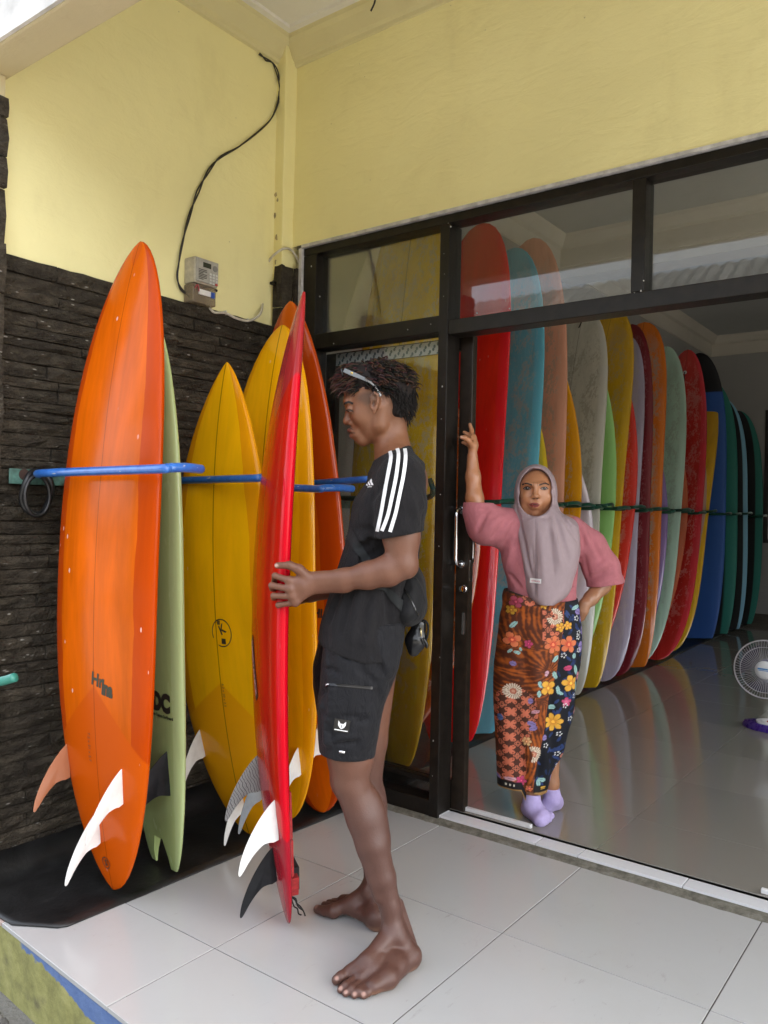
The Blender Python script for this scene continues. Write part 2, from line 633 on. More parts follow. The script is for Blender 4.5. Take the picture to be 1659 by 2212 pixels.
# flaking plaster scabs on the column edge
sc = MB()
for i in range(14):
    z = random.choice([random.uniform(2.25, 2.75), random.uniform(2.2, 3.2)])
    x = XL + random.uniform(0.0, 0.02)
    y = cy0 - 0.002 - random.uniform(0, 0.03) * 0.1
    r = random.uniform(0.004, 0.013)
    poly = [(x + r * random.uniform(.4, 1) * math.cos(a), y, z + 1.6 * r * random.uniform(.4, 1) * math.sin(a)) for a in np.linspace(0, 5.4, 6)]
    sc.prism(poly, (0, 0.003, 0))
stuff(sc.obj('flake', mat('bare plaster', (0.42, 0.36, 0.20), 0.9, 0.3, 40), ccol))

# ---------------------------------------------------------------- porch ceiling, cornice, beam
b = MB().box(XL - 0.25, 3.4, 0.9, YF + 0.16, ZP, ZP + 0.16)
struct(b.obj('porch_ceiling', M['ceil']), 'white porch ceiling with stepped moulding')


def cornice(name, prof, path, mat_, parent=None):
    """profile (out, z) swept along an inner-corner path of (x, y, out_x, out_y)"""
    b = MB()
    n = len(prof)
    for (x, y, ox, oy) in path:
        for (o, z) in prof:
            b.v.append((x + ox * o, y + oy * o, z))
    for i in range(len(path) - 1):
        for k in range(n - 1):
            b.f.append((i * n + k, i * n + k + 1, (i + 1) * n + k + 1, (i + 1) * n + k))
    return b.obj(name, mat_, parent)


zb = at_x(470, 58, XL).z
path = [(XL, 1.29, 1, 0), (XL, YF - 0.012, 1, -1), (3.3, YF - 0.012, 0, -1)]
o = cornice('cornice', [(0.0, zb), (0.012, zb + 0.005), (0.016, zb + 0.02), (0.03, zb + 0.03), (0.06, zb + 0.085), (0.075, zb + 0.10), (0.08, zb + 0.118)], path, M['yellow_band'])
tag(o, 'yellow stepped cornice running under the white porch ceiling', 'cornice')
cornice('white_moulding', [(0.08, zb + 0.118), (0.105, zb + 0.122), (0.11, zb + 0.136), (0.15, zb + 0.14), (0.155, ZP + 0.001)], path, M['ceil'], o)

zbm = at_y(0, 182, 1.40).z
b = MB().box(XL - 0.25, 3.4, 1.275, 1.40, zbm, ZP + 0.16)
beam = tag(b.obj('porch_beam', M['cream'], None, bevel=0.008), 'cream painted beam along the open front of the porch', 'beam')
b = MB().box(XL - 0.25, 3.4, 1.262, 1.274, zbm + 0.004, ZP + 0.30)
b.obj('fascia', mat('white fascia paint', (0.72, 0.71, 0.69), 0.7, 0.2, 8, 0.3), beam)

# roof above (keeps the sun off), never seen
b = MB().box(XL - 0.4, 3.6, 0.9, BACK + 0.3, ZP + 0.31, ZP + 0.36)
struct(b.obj('roof_slab', M['ceil']))

ZH_TOP = z0 + 0.01
# ---------------------------------------------------------------- shop interior shell
ib = MB().box(XIN - 0.12, XIN, YF + 0.162, BACK + 0.12, -0.1, ZC + 0.1)
struct(ib.obj('shop_side_wall', M['inwall']), 'plain grey inner wall behind the rows of boards')
WX0, WX1, WZ0, WZ1 = -2.22, -1.70, 0.97, 2.56
ib = MB()
ib.box(XIN, WX0, BACK, BACK + 0.12, -0.1, ZC + 0.1)
ib.box(WX1, 3.2, BACK, BACK + 0.12, -0.1, ZC + 0.1)
ib.box(WX0, WX1, BACK, BACK + 0.12, -0.1, WZ0)
ib.box(WX0, WX1, BACK, BACK + 0.12, WZ1, ZC + 0.1)
struct(ib.obj('shop_back_wall', M['inwall']), 'grey back wall of the shop with a window at the right')
sk = MB().box(XIN, 3.2, BACK - 0.012, BACK - 0.0005, ZI, ZI + 0.10)
struct(sk.obj('skirting', mat('skirting', (0.10, 0.085, 0.07), 0.35, 0.2, 20)))
ib = MB()
for (ya, yb) in ((YF + 0.16, 3.8), (6.6, BACK + 0.12)):
    ib.box(3.2, 3.3, ya, yb, -0.1, ZC + 0.1)
ib.box(3.2, 3.3, 3.8, 6.6, -0.1, 0.9)  # unseen wall; gap above this sill added to let light into the shop
ib.box(3.2, 3.3, 3.8, 6.6, 2.4, ZC + 0.1)
struct(ib.obj('shop_right_wall', M['inwall']))
ib = MB().box(XIN, 3.2, YF + 0.15, BACK, ZC, ZC + 0.1)
struct(ib.obj('shop_ceiling', M['inceil']), 'dim grey shop ceiling')
ib = MB().box(XIN, 3.2, 6.1, 6.32, 3.17, ZC)
tag(ib.obj('ceiling_beam', M['inmold']), 'beam crossing the shop ceiling behind the glass', 'beam')
prof = [(0.0, ZC - 0.24), (0.012, ZC - 0.235), (0.018, ZC - 0.10), (0.05, ZC - 0.085), (0.09, ZC - 0.03), (0.10, ZC - 0.001)]
o = cornice('shop_cornice', prof, [(XIN, 6.32, 1, 1), (XIN, BACK, 1, -1), (3.2, BACK, -1, -1)], M['inmold'])
tag(o, 'pale moulded cornice in the far bay of the shop', 'cornice')
o = cornice('shop_cornice', prof, [(XIN, YF + 0.15, 1, 1), (XIN, 6.1, 1, -1), (3.2, 6.1, -1, -1)], M['inmold'])
tag(o, 'pale moulded cornice above the boards in the near bay of the shop', 'cornice')

# back window at the right edge of the picture
w = thing('back_window', 'dark framed window in the far back wall at the right edge', 'window', (WX0, BACK, WZ0))
fm = mat('window frame wood', (0.035, 0.03, 0.025), 0.5)
b = MB()
for z in (WZ0, 2.02, WZ1 - 0.05):
    b.box(WX0, WX1, BACK - 0.02, BACK + 0.08, z, z + 0.09 if z == 2.02 else z + 0.05)
for x in (WX0, WX1 - 0.05):
    b.box(x, x + 0.05, BACK - 0.022, BACK + 0.082, WZ0 + 0.001, WZ1 - 0.001)
b.obj('frame', fm, w, bevel=0.004)
MB().box(WX0 + .05, WX1 - .05, BACK + 0.03, BACK + 0.036, WZ0 + .05, WZ1 - .05).obj('pane', glass_mat('dimmed pane', (0.5, 0.5, 0.46), 1.45, 0.4), w)  # grey tint and heavy dust put in to dim the window and its reflection
b = MB()
for x in (-2.05, -1.9):
    b.box(x, x + 0.014, BACK + 0.05, BACK + 0.064, WZ0 + 0.05, 2.02)
b.obj('bar', fm, w)

# ---------------------------------------------------------------- stone cladding
t = NT('dark ledge stone')
pp = t.pos()
n1 = t.noise(t.vscale(pp, (1, 1, 2.2)), 14, 7, 0.68)
n2 = t.noise(pp, 90, 4, 0.6)
rnd = t.n('ObjectInfo').outputs['Random']
c = t.ramp(n1, [(0.25, (0.016, 0.012, 0.008)), (0.5, (0.046, 0.037, 0.026)), (0.8, (0.115, 0.096, 0.068))])
k = t.math('ADD', t.math('MULTIPLY', rnd, 0.5), 0.75)
c = t.mix(1.0, c, t.n('CombineColor', Red=k, Green=k, Blue=k).outputs[0], 'MULTIPLY')
v = t.n('TexVoronoi', Scale=34.0)
t.set(v.inputs['Vector'], t.vscale(pp, (1, 0.5, 1.5)))
c = t.mix(t.math('MULTIPLY', t.math('MULTIPLY', t.step(v.outputs['Distance'], 0.20, 0.07), t.step(n1, 0.47, 0.57)), 0.85), c, (0.42, 0.40, 0.36))
t.base(c, 0.72, spec=0.3)
t.bump(t.math('ADD', t.math('MULTIPLY', n1, 1.0), t.math('MULTIPLY', n2, 0.6)), 1.0, 0.028)
M['stone'] = t.m


def rough_stone(axis, a0, a1, z0, z1, face, depth, parent, out=1):
    """a split stone strip: rough front grid; axis 'y' = strip on the x-facing wall, 'x' = strip on a wall that faces the street"""
    na, nzz = max(3, int((a1 - a0) / 0.045)), 2
    g = 0.0022
    a0, a1, z0, z1 = a0 + g, a1 - g, z0 + g, z1 - g
    vs, fs = [], []
    base = random.uniform(0.004, depth)
    for j in range(nzz + 1):
        for i in range(na + 1):
            a = a0 + (a1 - a0) * i / na
            z = z0 + (z1 - z0) * j / nzz
            d = base + random.uniform(-0.005, 0.006)
            if j == 1:
                d += random.uniform(0.002, 0.010)
                z += random.uniform(-0.006, 0.006)
            else:
                z += random.uniform(-0.0016, 0.0016)
            vs.append((face + out * d, a, z) if axis == 'y' else (a, face - d, z))
    n0 = len(vs)
    for j in (0, nzz):
        for i in (0, na):
            a = a0 if i == 0 else a1
            z = z0 if j == 0 else z1
            vs.append((face - out * 0.012, a, z) if axis == 'y' else (a, face + 0.012, z))
    for j in range(nzz):
        for i in range(na):
            q = j * (na + 1) + i
            fs.append((q, q + 1, q + na + 2, q + na + 1))
    fs.append(tuple([n0, n0 + 1] + list(range(na, -1, -1))))
    fs.append(tuple([n0 + 3, n0 + 2] + [nzz * (na + 1) + i for i in range(na + 1)]))
    fs.append((n0 + 2, n0) + tuple(j * (na + 1) for j in range(nzz + 1)))
    fs.append((n0 + 1, n0 + 3) + tuple((nzz - j) * (na + 1) + na for j in range(nzz + 1)))
    return MB().add(vs, fs).obj('stone', M['stone'], parent)


sw = thing('stone_cladding', 'dark grey split stone cladding on the lower side wall', 'stone cladding', (XL, 2.0, 0))
zst = at_x(300, 623, XS).z
MB().box(XL - 0.05, XL + 0.008, 1.40, YF - 0.084, 0.0, zst - 0.006).obj('mortar_bed', M['stone'], sw)
z = 0.0
while z < zst - 0.01:
    h = random.choice([0.034, 0.040, 0.046, 0.052])
    if z + h > zst - 0.03:
        h = zst - z
    y = 1.385
    first = True
    while y < cy0 - 0.02:
        l = random.uniform(0.2, 0.46) if not first else random.uniform(0.12, 0.4)
        first = False
        y2 = min(y + l, cy0 - 0.001)
        if cy0 - y2 < 0.08:
            y2 = cy0 - 0.001
        rough_stone('y', y, y2, z, z + h, XL + 0.008, 0.017, sw)
        y = y2
    z += h
# stone facing on the corner column, with its rough broken top
sc_ = thing('column_cladding', 'dark stone facing with a rough broken top on the corner column', 'stone cladding', (cx1, YF - 0.04, 0))
ztop = at_x(618, 575, cx1).z
z = 0.0
while z < ztop - 0.02:
    h = min(random.uniform(0.16, 0.26), ztop - z)
    if ztop - z - h < 0.06:
        h = ztop - z
    rough_stone('x', XL + 0.01, cx1 + 0.012, z, z + h, cy0 - 0.002, 0.012, sc_)
    rough_stone('x', cx1 + 0.016, XL + 0.094, z, z + h - random.uniform(0, .03), YF - 0.016, 0.010, sc_)
    rough_stone('y', cy0 - 0.008, YF - 0.02, z, z + h - random.uniform(0, .012), cx1 + 0.002, 0.012, sc_)
    z += h

# front pillar of the porch, stone below, cream above
pzt = at_x(15, 225, XL + 0.07).z
fp = thing('porch_pillar', 'stone faced pillar with cream top at the left edge of the porch', 'pillar', (XL, 1.33, 0))
MB().box(XL - 0.25, XL + 0.058, 1.275, 1.384, GZ, zbm - 0.001).obj('shaft', M['cream'], fp, bevel=0.004)
z = 0.0
while z < pzt:
    h = random.uniform(0.10, 0.2)
    h = min(h, pzt + 0.02 - z)
    rough_stone('y', 1.268, 1.388, z, z + h, XL + 0.059, 0.016, fp)
    rough_stone('x', XL - 0.25, XL + 0.075, z, z + h, 1.274, 0.016, fp)
    z += h

# ---------------------------------------------------------------- shop front: frame, panes, sliding leaf
sf = thing('shop_front', 'black aluminium shop window frame with glass above the open doorway', 'window', (-1.8, YF, 0))
D = 0.085
ZH1, ZH0 = z0 - 0.016, at_y(702, 560, YF).z + 0.035
ZT1, ZT0 = 2.045, 1.985
xj0, xj1 = XL + 0.114, -2.528
xp0, xp1 = -1.842, -1.797
XR = 1.249


def fbar(name, x0_, x1_, z0_, z1_, y0_=YF, d=D):
    return MB().box(x0_, x1_, y0_, y0_ + d, z0_, z1_).obj(name, M['alu'], sf, bevel=0.003)


fbar('head_rail', xj0, XR, ZH0, ZH1)
fbar('jamb', xj0, xj1, ZI, ZH0 - 0.001)
fbar('post', xp0, xp1, ZI - 0.02, ZH0 - 0.001, YF - 0.004, D + 0.01)
fbar('transom_rail', xp1 + 0.001, XR, ZT0, ZT1)
fbar('transom_rail', xj1 + 0.001, xp0 - 0.001, ZT0 + 0.015, ZT1 + 0.025)
for xm in (-1.040, -0.25, 0.55):
    fbar('mullion', xm, xm + 0.048, ZT1 + 0.001, ZH0 - 0.001)
fbar('bottom_rail', xj1 + 0.001, xp0 - 0.001, 0.0, 0.075)
fbar('inner_rail', xj1 + 0.001, xp0 - 0.001, 0.135, 0.155, YF + 0.03, 0.03)
gy = YF + 0.045
xsd = None
for a, c2 in ((xj1, xp0), (xp1, -1.040), (-0.992, -0.25), (-0.202, 0.55), (0.598, 1.2)):
    MB().box(a - 0.004, c2 + 0.004, gy, gy + 0.005, (ZT1 + 0.02 if a == xj1 else ZT1 - 0.004), ZH0 + 0.004).obj('transom_pane', M['glass'], sf)
MB().box(xj1 - 0.004, xp0 + 0.004, gy, gy + 0.005, 0.07, ZT0 + 0.02).obj('side_pane', M['glass_clear'], sf)
fbar('post', 1.2, 1.248, ZI - 0.02, ZT0 - 0.001)

leaf = thing('sliding_door', 'slid open black door leaf with chrome handles behind the post', 'door', (-1.75, 2.93, ZI))
LY = 2.893
lx0, lx1 = -2.545, at_y(1017, 1000, LY).x
lz1 = at_y(1000, 727, LY).z
bevel = 0.003
MB().box(lx1 - 0.062, lx1, LY, LY + 0.034, ZI, lz1).obj('stile', M['alu2'], leaf, bevel=0.003)
MB().box(lx0, lx0 + 0.06, LY, LY + 0.034, ZI, lz1).obj('stile', M['alu'], leaf, bevel=0.003)
MB().box(lx0 + .0605, lx1 - .0625, LY + .001, LY + 0.033, lz1 - 0.055, lz1).obj('top_rail', M['alu'], leaf, bevel=0.002)
MB().box(lx0 + .0605, lx1 - .0625, LY + .001, LY + 0.033, ZI, 0.14).obj('bottom_rail', M['alu'], leaf, bevel=0.002)
MB().box(lx0 + .055, lx1 - .058, LY + 0.014, LY + 0.019, 0.13, lz1 - 0.05).obj('pane', M['glass_clear'], leaf)
# protective film with printed dots left on the pane
za, zb_ = lz1 - 0.060, lz1 - 0.006
fx0, fx1 = lx0 + 0.065, lx1 - 0.07
film = MB().box(fx0, fx1, LY - 0.0035, LY - 0.0022, za, zb_).obj('film_strip', mat('white film', (0.60, 0.66, 0.68), 0.45, 0.1, 25), leaf)
dots = MB()
for i in range(15):
    for j in range(3):
        x = fx0 + 0.02 + i * 0.046 + (0.023 if j % 2 else 0)
        z = zb_ - 0.006 - j * (zb_ - za - 0.012) / 2
        if x > fx1 - 0.015:
            continue
        r = 0.0085
        for s_ in (-1, 1):
            dots.prism([(x + s_ * 0.003 + r * math.cos(a) * .75, LY - 0.0036, max(za + .001, min(zb_ - .001, z + s_ * 0.006 + r * math.sin(a)))) for a in np.linspace(0, 5.24, 6)], (0, -0.0005, 0))
stuff(dots.obj('dot_print', mat('teal print', (0.075, 0.15, 0.18), 0.5), film))


def pull(y, s_):
    zt_, zb2 = 1.272, 1.046
    x = lx1 - 0.033
    pts = smooth_path([(x, y, zt_), (x, y + s_ * 0.03, zt_ + .001), (x, y + s_ * 0.048, zt_ - 0.018), (x, y + s_ * 0.05, zt_ - 0.06),
                       (x, y + s_ * 0.05, zb2 + 0.06), (x, y + s_ * 0.048, zb2 + 0.018), (x, y + s_ * 0.03, zb2 - .001), (x, y, zb2)], 6)
    h = MB().tube(pts, 0.0095, 12)
    for zz in (zt_, zb2):
        h.lathe([(0.0, 0), (0.017, 0.0), (0.017, 0.006), (0.0, 0.007)], (x, y, zz), (0, s_, 0), 16)
    h.obj('handle', M['chrome'], leaf, angle=40)


pull(LY, -1)
pull(LY + 0.034, 1)
zk = 0.945
MB().lathe([(0, 0), (0.016, 0), (0.017, 0.006), (0.012, 0.012), (0.012, 0.022), (0, 0.024)], (lx1 - 0.02, LY, zk), (0, -1, 0), 18).obj('lock_knob', M['chrome'], leaf, angle=40)
MB().box(lx1 - 0.026, lx1 - 0.014, LY - 0.004, LY, zk - 0.19, zk - 0.10).obj('lock_plate', M['chrome'], leaf, bevel=0.001)
MB().box(lx1 - 0.0005, lx1 + 0.003, LY + 0.006, LY + 0.028, zk + 0.03, zk + 0.12).obj('strike_plate', M['chrome'], leaf)
chips = MB()
for (px, py) in ((968, 482), (973, 489), (959, 548), (960, 592), (958, 640), (955, 835), (953, 905), (951, 1068), (948, 1180), (1384, 628), (1390, 606), (1370, 632), (1030, 676), (1100, 666), (950, 1420), (936, 1600), (934, 1676), (690, 640), (672, 575), (720, 742), (880, 712), (640 + 290, 700)):
    p = at_y(px, py, YF - 0.0045)
    r = random.uniform(0.0015, 0.004)
    chips.prism([(p.x + r * random.uniform(.4, 1) * math.cos(a), p.y, p.z + 1.4 * r * random.uniform(.4, 1) * math.sin(a)) for a in np.linspace(0, 5.2, 6)], (0, 0.004, 0))
stuff(chips.obj('paint_chip', mat('bare metal chip', (0.45, 0.44, 0.42), 0.6), sf))

# white plastic door guides on the threshold
for (xa, xb_) in ((-1.755, -1.44), (-0.60, -0.3)):
    g = MB().box(xa, xb_, 2.908, 2.926, ZI + 0.0005, ZI + 0.016).obj('door_guide', M['white_plastic'], None, bevel=0.003)
    tag(g, 'white plastic door guide on the floor ' + ('beside the open door leaf' if xa < -1 else 'at the right edge of the doorway'), 'door guide')

# ---------------------------------------------------------------- black rubber mats under the boards
def mat_sheet(name, label, outer, z, lift):
    """mat as a wavy sheet; outer(y) = right edge; its wall side curls up"""
    b = MB()
    ys = np.linspace(*lift[0], lift[1])
    n = 13
    for y in ys:
        xa, xb_ = lift[2], outer(y)
        for i in range(n):
            u = i / (n - 1)
            x = xa + (xb_ - xa) * u
            curl = 0.075 * max(0, 1 - u / 0.18) ** 2
            zz = z + 0.006 + curl + 0.0025 * math.sin(y * 9 + u * 6) * math.sin(u * 7 + y * 3)
            b.v.append((x, y, zz))
    m_ = len(ys)
    for j in range(m_ - 1):
        for i in range(n - 1):
            a = j * n + i
            b.f.append((a, a + 1, a + n + 1, a + n))
    o = b.obj(name, M['rubber'], None, True, fix=False)
    md = o.modifiers.new('thickness', 'SOLIDIFY')
    md.thickness, md.offset = 0.0055, -1
    return tag(o, label, 'mat')


def porch_edge(y):
    e = -2.19 + 0.03 * (y - 1.3)
    return e - max(0, 1.36 - y) * 1.5 - 0.01 * math.sin(y * 40) * max(0, 1.45 - y)


mat_sheet('rubber_mat', 'black rubber mat on the porch floor under the orange and yellow boards', porch_edge, 0.0, ((1.275, YF - 0.03), 60, XS + 0.012))
mat_sheet('rubber_mat', 'black rubber mat on the shop floor under the long row of boards', lambda y: -2.2 - 0.018 * (y - 3.7) + 0.012 * math.sin(y * 2.1), ZI, ((2.95, BACK - 0.3), 90, XIN + 0.01))
# ================================================================== SURFBOARDS
def board_mat(name, col, lap=None, lap_at=0.72, stringer=0.0022, cloud=0.25, wax=0.0, waxcol=(0.30, 0.27, 0.22), rough=0.14, nose=None, nose_at=0.85,
              tail=None, tail_at=0.2, bands=None, dings=0.35, coat=0.6, rail=None, tip=None, tip_v=True, spec=0.2):
    """resin-tinted board: cloudy tint, darker lap band at the rails, stringer, wax on the deck, dings.
    attribute bc = (distance from the stringer, length from the tail, side -1..1), rel = distance / half width, tt = 0..1 along"""
    t = NT(name)
    bc = t.attr('bc').outputs['Vector']
    s = t.sep(bc)
    rel = t.attr('rel').outputs['Fac']
    tt = t.attr('tt').outputs['Fac']
    arel = t.math('ABSOLUTE', rel)
    lv = t.vscale(bc, (9.0, 1.6, 1.0))
    cl = t.noise(lv, 1.0, 5, 0.6, 0.4)
    fine = t.noise(t.vscale(bc, (60, 6, 1)), 1.0, 4, 0.6)
    dark = tuple(c * (1 - cloud) for c in col)
    lite = tuple(min(1, c * (1 + cloud * 0.35)) for c in col)
    c = t.ramp(t.math('ADD', t.math('MULTIPLY', cl, 0.8), t.math('MULTIPLY', fine, 0.2)), [(0.32, dark), (0.66, lite)])
    if lap:
        wob = t.math('ADD', arel, t.math('MULTIPLY', t.math('SUBTRACT', t.noise(t.vscale(bc, (1, 4, 1)), 1.2, 3), 0.5), 0.10))
        edge = t.step(wob, lap_at - 0.006, lap_at + 0.006)
        c = t.mix(t.math('MULTIPLY', edge, 0.92), c, t.ramp(cl, [(0.3, tuple(x * 0.8 for x in lap)), (0.7, lap)]))
    if rail:
        c = t.mix(t.step(arel, 0.90, 0.925), c, rail)
    tv = t.math('SUBTRACT', tt, t.math('MULTIPLY', arel, 0.07)) if tip_v else tt
    if nose:
        c = t.mix(t.step(tv, nose_at - 0.003, nose_at + 0.003), c, nose)
    if tail:
        tv2 = t.math('ADD', tt, t.math('MULTIPLY', arel, 0.10)) if tip_v else tt
        c = t.mix(t.step(tv2, tail_at + 0.003, tail_at - 0.003), c, tail)
    for (a, b_, bcol) in (bands or []):
        c = t.mix(t.math('MULTIPLY', t.step(s['Z'], a - .03, a + .03), t.step(s['Z'], b_ + .03, b_ - .03)), c, bcol)
    rgh = t.math('ADD', t.math('MULTIPLY', t.noise(t.vscale(bc, (30, 12, 1)), 1.0, 5), 0.16), rough - 0.05)
    hgt = t.math('MULTIPLY', t.noise(t.vscale(bc, (14, 3, 4)), 1.0, 3), 0.10)
    if wax:
        w1 = t.noise(t.vscale(bc, (9, 4.5, 3)), 1.0, 3, 0.6, 0.8)
        w2 = t.noise(t.vscale(bc, (70, 40, 5)), 1.0, 4, 0.7, 0.6)
        ends = t.math('MULTIPLY', t.step(tt, 0.02, 0.2), t.step(tt, 0.995, 0.86))
        w = t.math('MULTIPLY', t.step(t.math('ADD', t.math('MULTIPLY', w1, 0.62), t.math('MULTIPLY', w2, 0.5)), 0.59 - 0.10 * wax, 0.66 - 0.06 * wax), ends)
        w = t.math('MULTIPLY', w, t.step(arel, 0.93, 0.72))
        w = t.math('MULTIPLY', w, min(1.0, 0.45 + wax * 0.5))
        c = t.mix(w, c, t.mix(w2, waxcol, tuple(x * 1.5 for x in waxcol)))
        rgh = t.math('ADD', rgh, t.math('MULTIPLY', w, 0.5))
        hgt = t.math('ADD', hgt, t.math('MULTIPLY', w, 0.35))
    if stringer:
        c = t.mix(t.math('MULTIPLY', t.step(t.math('ABSOLUTE', s['X']), stringer, stringer * 0.6), 0.75), c, tuple(x * 0.18 for x in col))
    if dings:
        v = t.n('TexVoronoi', Scale=1.0)
        t.set(v.inputs['Vector'], t.vscale(bc, (16, 9, 3)))
        d = t.math('MULTIPLY', t.step(v.outputs['Distance'], 0.085, 0.05), t.step(t.noise(t.vscale(bc, (3, 2, 1)), 1.0, 2), 0.47, 0.56))
        c = t.mix(t.math('MULTIPLY', d, dings * 2.2), c, tuple(min(1, 0.35 + x * 0.55) for x in col))
    t.base(c, rgh, coat=coat, coat_rough=0.05, spec=spec)
    t.bump(hgt, 0.25, 0.005)
    return t.m


def halfwidth(t, sh):
    m, cn, dn, ct, dt, w0 = sh
    if t >= m:
        u = (t - m) / (1 - m)
        return max(0.0, 1 - u ** cn) ** dn
    u = (m - t) / m
    return w0 + (1 - w0) * max(0.0, 1 - u ** ct) ** dt


SHAPES = {
    'mid': (0.46, 2.7, 0.62, 2.4, 0.60, 0.0),
    'egg': (0.48, 2.3, 0.66, 2.6, 0.52, 0.0),
    'fish': (0.50, 2.3, 0.78, 2.8, 0.7, 0.42),
    'short': (0.50, 2.1, 0.80, 2.5, 0.6, 0.05),
    'log': (0.52, 3.6, 0.46, 2.6, 0.62, 0.40),
    'flip': (0.48, 2.8, 0.50, 3.2, 0.48, 0.05),
    'soft': (0.50, 3.4, 0.50, 3.0, 0.8, 0.62),
    'full': (0.46, 2.8, 0.56, 2.6, 0.55, 0.02),
}


class Board:
    """centre line through tail, middle and nose (world points); width runs along wdir; n points to the viewer's side"""

    def __init__(s, tail, mid, nose, hw, th, shape, wdir=(1, 0, 0), notch=0.0, kick=0.0, seg=34, ring=30):
        s.tail, s.mid, s.nose = Vector(tail), Vector(mid), Vector(nose)
        s.hw, s.th, s.sh, s.notch, s.kick = hw, th, SHAPES[shape], notch, kick
        s.wd = Vector(wdir).normalized()
        s.tm = (s.mid - s.tail).length / ((s.mid - s.tail).length + (s.nose - s.mid).length)
        s.len = (s.mid - s.tail).length + (s.nose - s.mid).length
        s.seg, s.ring = seg, ring
        s.ref = (s.nose - s.tail).normalized()
        n = s.ref.cross(s.wd).normalized()
        s.flip = 1 if n.dot(CO - s.mid) > 0 else -1

    def c(s, t):
        a, b, m = 0.0, 1.0, s.tm
        p = s.tail * ((t - m) * (t - 1) / (m)) + s.mid * (t * (t - 1) / (m * (m - 1))) + s.nose * (t * (t - m) / (1 - m))
        if s.kick:
            nn = s.ref.cross(s.wd).normalized() * s.flip
            p = p + nn * s.kick * (max(0, t - 0.72) / 0.28) ** 2.4
        return p

    def y_at(s, z):
        best = min((abs(s.c(i / 60).z - z), i) for i in range(61))[1]
        return s.c(best / 60).y

    def frame(s, t):
        e = 1e-3
        T = (s.c(min(1, t + e)) - s.c(max(0, t - e))).normalized()
        W = (s.wd - T * s.wd.dot(T)).normalized()
        N = T.cross(W) * s.flip
        return T, W, N

    def thick(s, t):
        return s.th * (0.10 + 0.90 * max(0.0, 1 - abs((t - 0.5) / 0.5) ** 2.6) ** 0.75)

    def pt(s, t, x, side=1):
        """surface point at distance x from the stringer on the viewer's side"""
        T, W, N = s.frame(t)
        h = max(1e-4, s.hw * halfwidth(t, s.sh))
        r = min(1, abs(x / h))
        return s.c(t) + W * x + N * (side * s.thick(t) / 2 * max(0, (1 - r ** 2.6)) ** 0.5)

    def mesh(s, name, mat_, parent):
        n = s.ring
        ts = [0.5 - 0.5 * math.cos(math.pi * i / s.seg) for i in range(s.seg + 1)]
        vs, fs, bc, rel, tt = [], [], [], [], []
        for t in ts:
            for k in range(n):
                a = 2 * math.pi * k / n
                ca, sa = math.cos(a), math.sin(a)
                r = math.copysign(abs(ca) ** 0.72, ca)
                q = math.copysign(abs(sa) ** 0.92, sa)
                t0 = s.notch * max(0, 1 - abs(r) / 0.55) ** 0.8 if s.notch else 0.0
                u = t0 + (1 - t0) * t
                T, W, N = s.frame(u)
                h = s.hw * halfwidth(u, s.sh)
                e = s.thick(u) / 2
                vs.append(s.c(u) + W * (h * r) + N * (e * q))
                bc.append((h * r, u * s.len, q))
                rel.append(r)
                tt.append(u)
        for i in range(s.seg):
            for k in range(n):
                fs.append((i * n + k, i * n + (k + 1) % n, (i + 1) * n + (k + 1) % n, (i + 1) * n + k))
        for i in (0, s.seg):
            for k in range(n // 2):
                a, b_, c_, d = i * n + k, i * n + (k + 1) % n, i * n + (n - k - 1) % n, i * n + (n - k) % n
                if len({a, b_, c_, d}) >= 3:
                    f = [a, b_, c_, d]
                    f = [v for j, v in enumerate(f) if v not in f[:j]]
                    fs.append(tuple(f) if i else tuple(reversed(f)))
        me = bpy.data.meshes.new(name)
        me.from_pydata([tuple(v) for v in vs], [], fs)
        me.attributes.new('bc', 'FLOAT_VECTOR', 'POINT').data.foreach_set('vector', np.array(bc, 'f').ravel())
        me.attributes.new('rel', 'FLOAT', 'POINT').data.foreach_set('value', np.array(rel, 'f'))
        me.attributes.new('tt', 'FLOAT', 'POINT').data.foreach_set('value', np.array(tt, 'f'))
        bm = bmesh.new()
        bm.from_mesh(me)
        bmesh.ops.recalc_face_normals(bm, faces=bm.faces)
        bm.to_mesh(me)
        bm.free()
        s.o = link(name, me, mat_, parent, True, 60)
        s.bvh = BVHTree.FromPolygons([tuple(v) for v in vs], fs)
        return s.o

    def fin(s, t, x, base, height, rake, mat_, parent, toe=0.0, th=0.007, cant=0.0, label=None, name='fin', keel=False):
        """swept fin standing out of the viewer's side; base = length along the board, height = depth, rake = sweep to the tail"""
        T, W, N = s.frame(t)
        A = (-T + W * toe).normalized()
        N = (N + W * cant).normalized()
        P = s.pt(t, x) - N * 0.004
        S = A.cross(N).normalized()
        if keel:
            lead = [(0, 0), (0.34, 0.28), (0.62, 0.55), (0.85, 0.78), (0.98, 0.94)]
            trail = [(1.05, 1.0), (1.10, 0.97), (1.08, 0.8), (1.0, 0.5), (0.97, 0.22), (1.0, 0)]
            pts = [(u * base, v * height) for u, v in lead + trail]
        else:
            lead = [(0.0, 0.0), (0.10, 0.20), (0.27, 0.45), (0.50, 0.70), (0.78, 0.90)]
            trail = [(1.0, 0.985), (1.12, 1.0), (1.17, 0.955), (1.13, 0.87), (1.02, 0.72), (0.93, 0.52), (0.90, 0.32), (0.94, 0.14), (1.0, 0.0)]
            k = rake / base
            pts = [((u + (v ** 1.3) * (k - 0.2)) * base, v * height) for u, v in lead + trail]
        fine = [Vector((p[0], p[1], 0)) for p in pts]
        fine = smooth_path(fine, 3)
        nl = len(fine)
        # outline plus an inset ring that carries the thickness (foil)
        cx = sum(p.x for p in fine) / nl
        cy_ = sum(p.y for p in fine) / nl
        b = MB()

        def w(u, v, d):
            return P + A * u + N * v + S * d
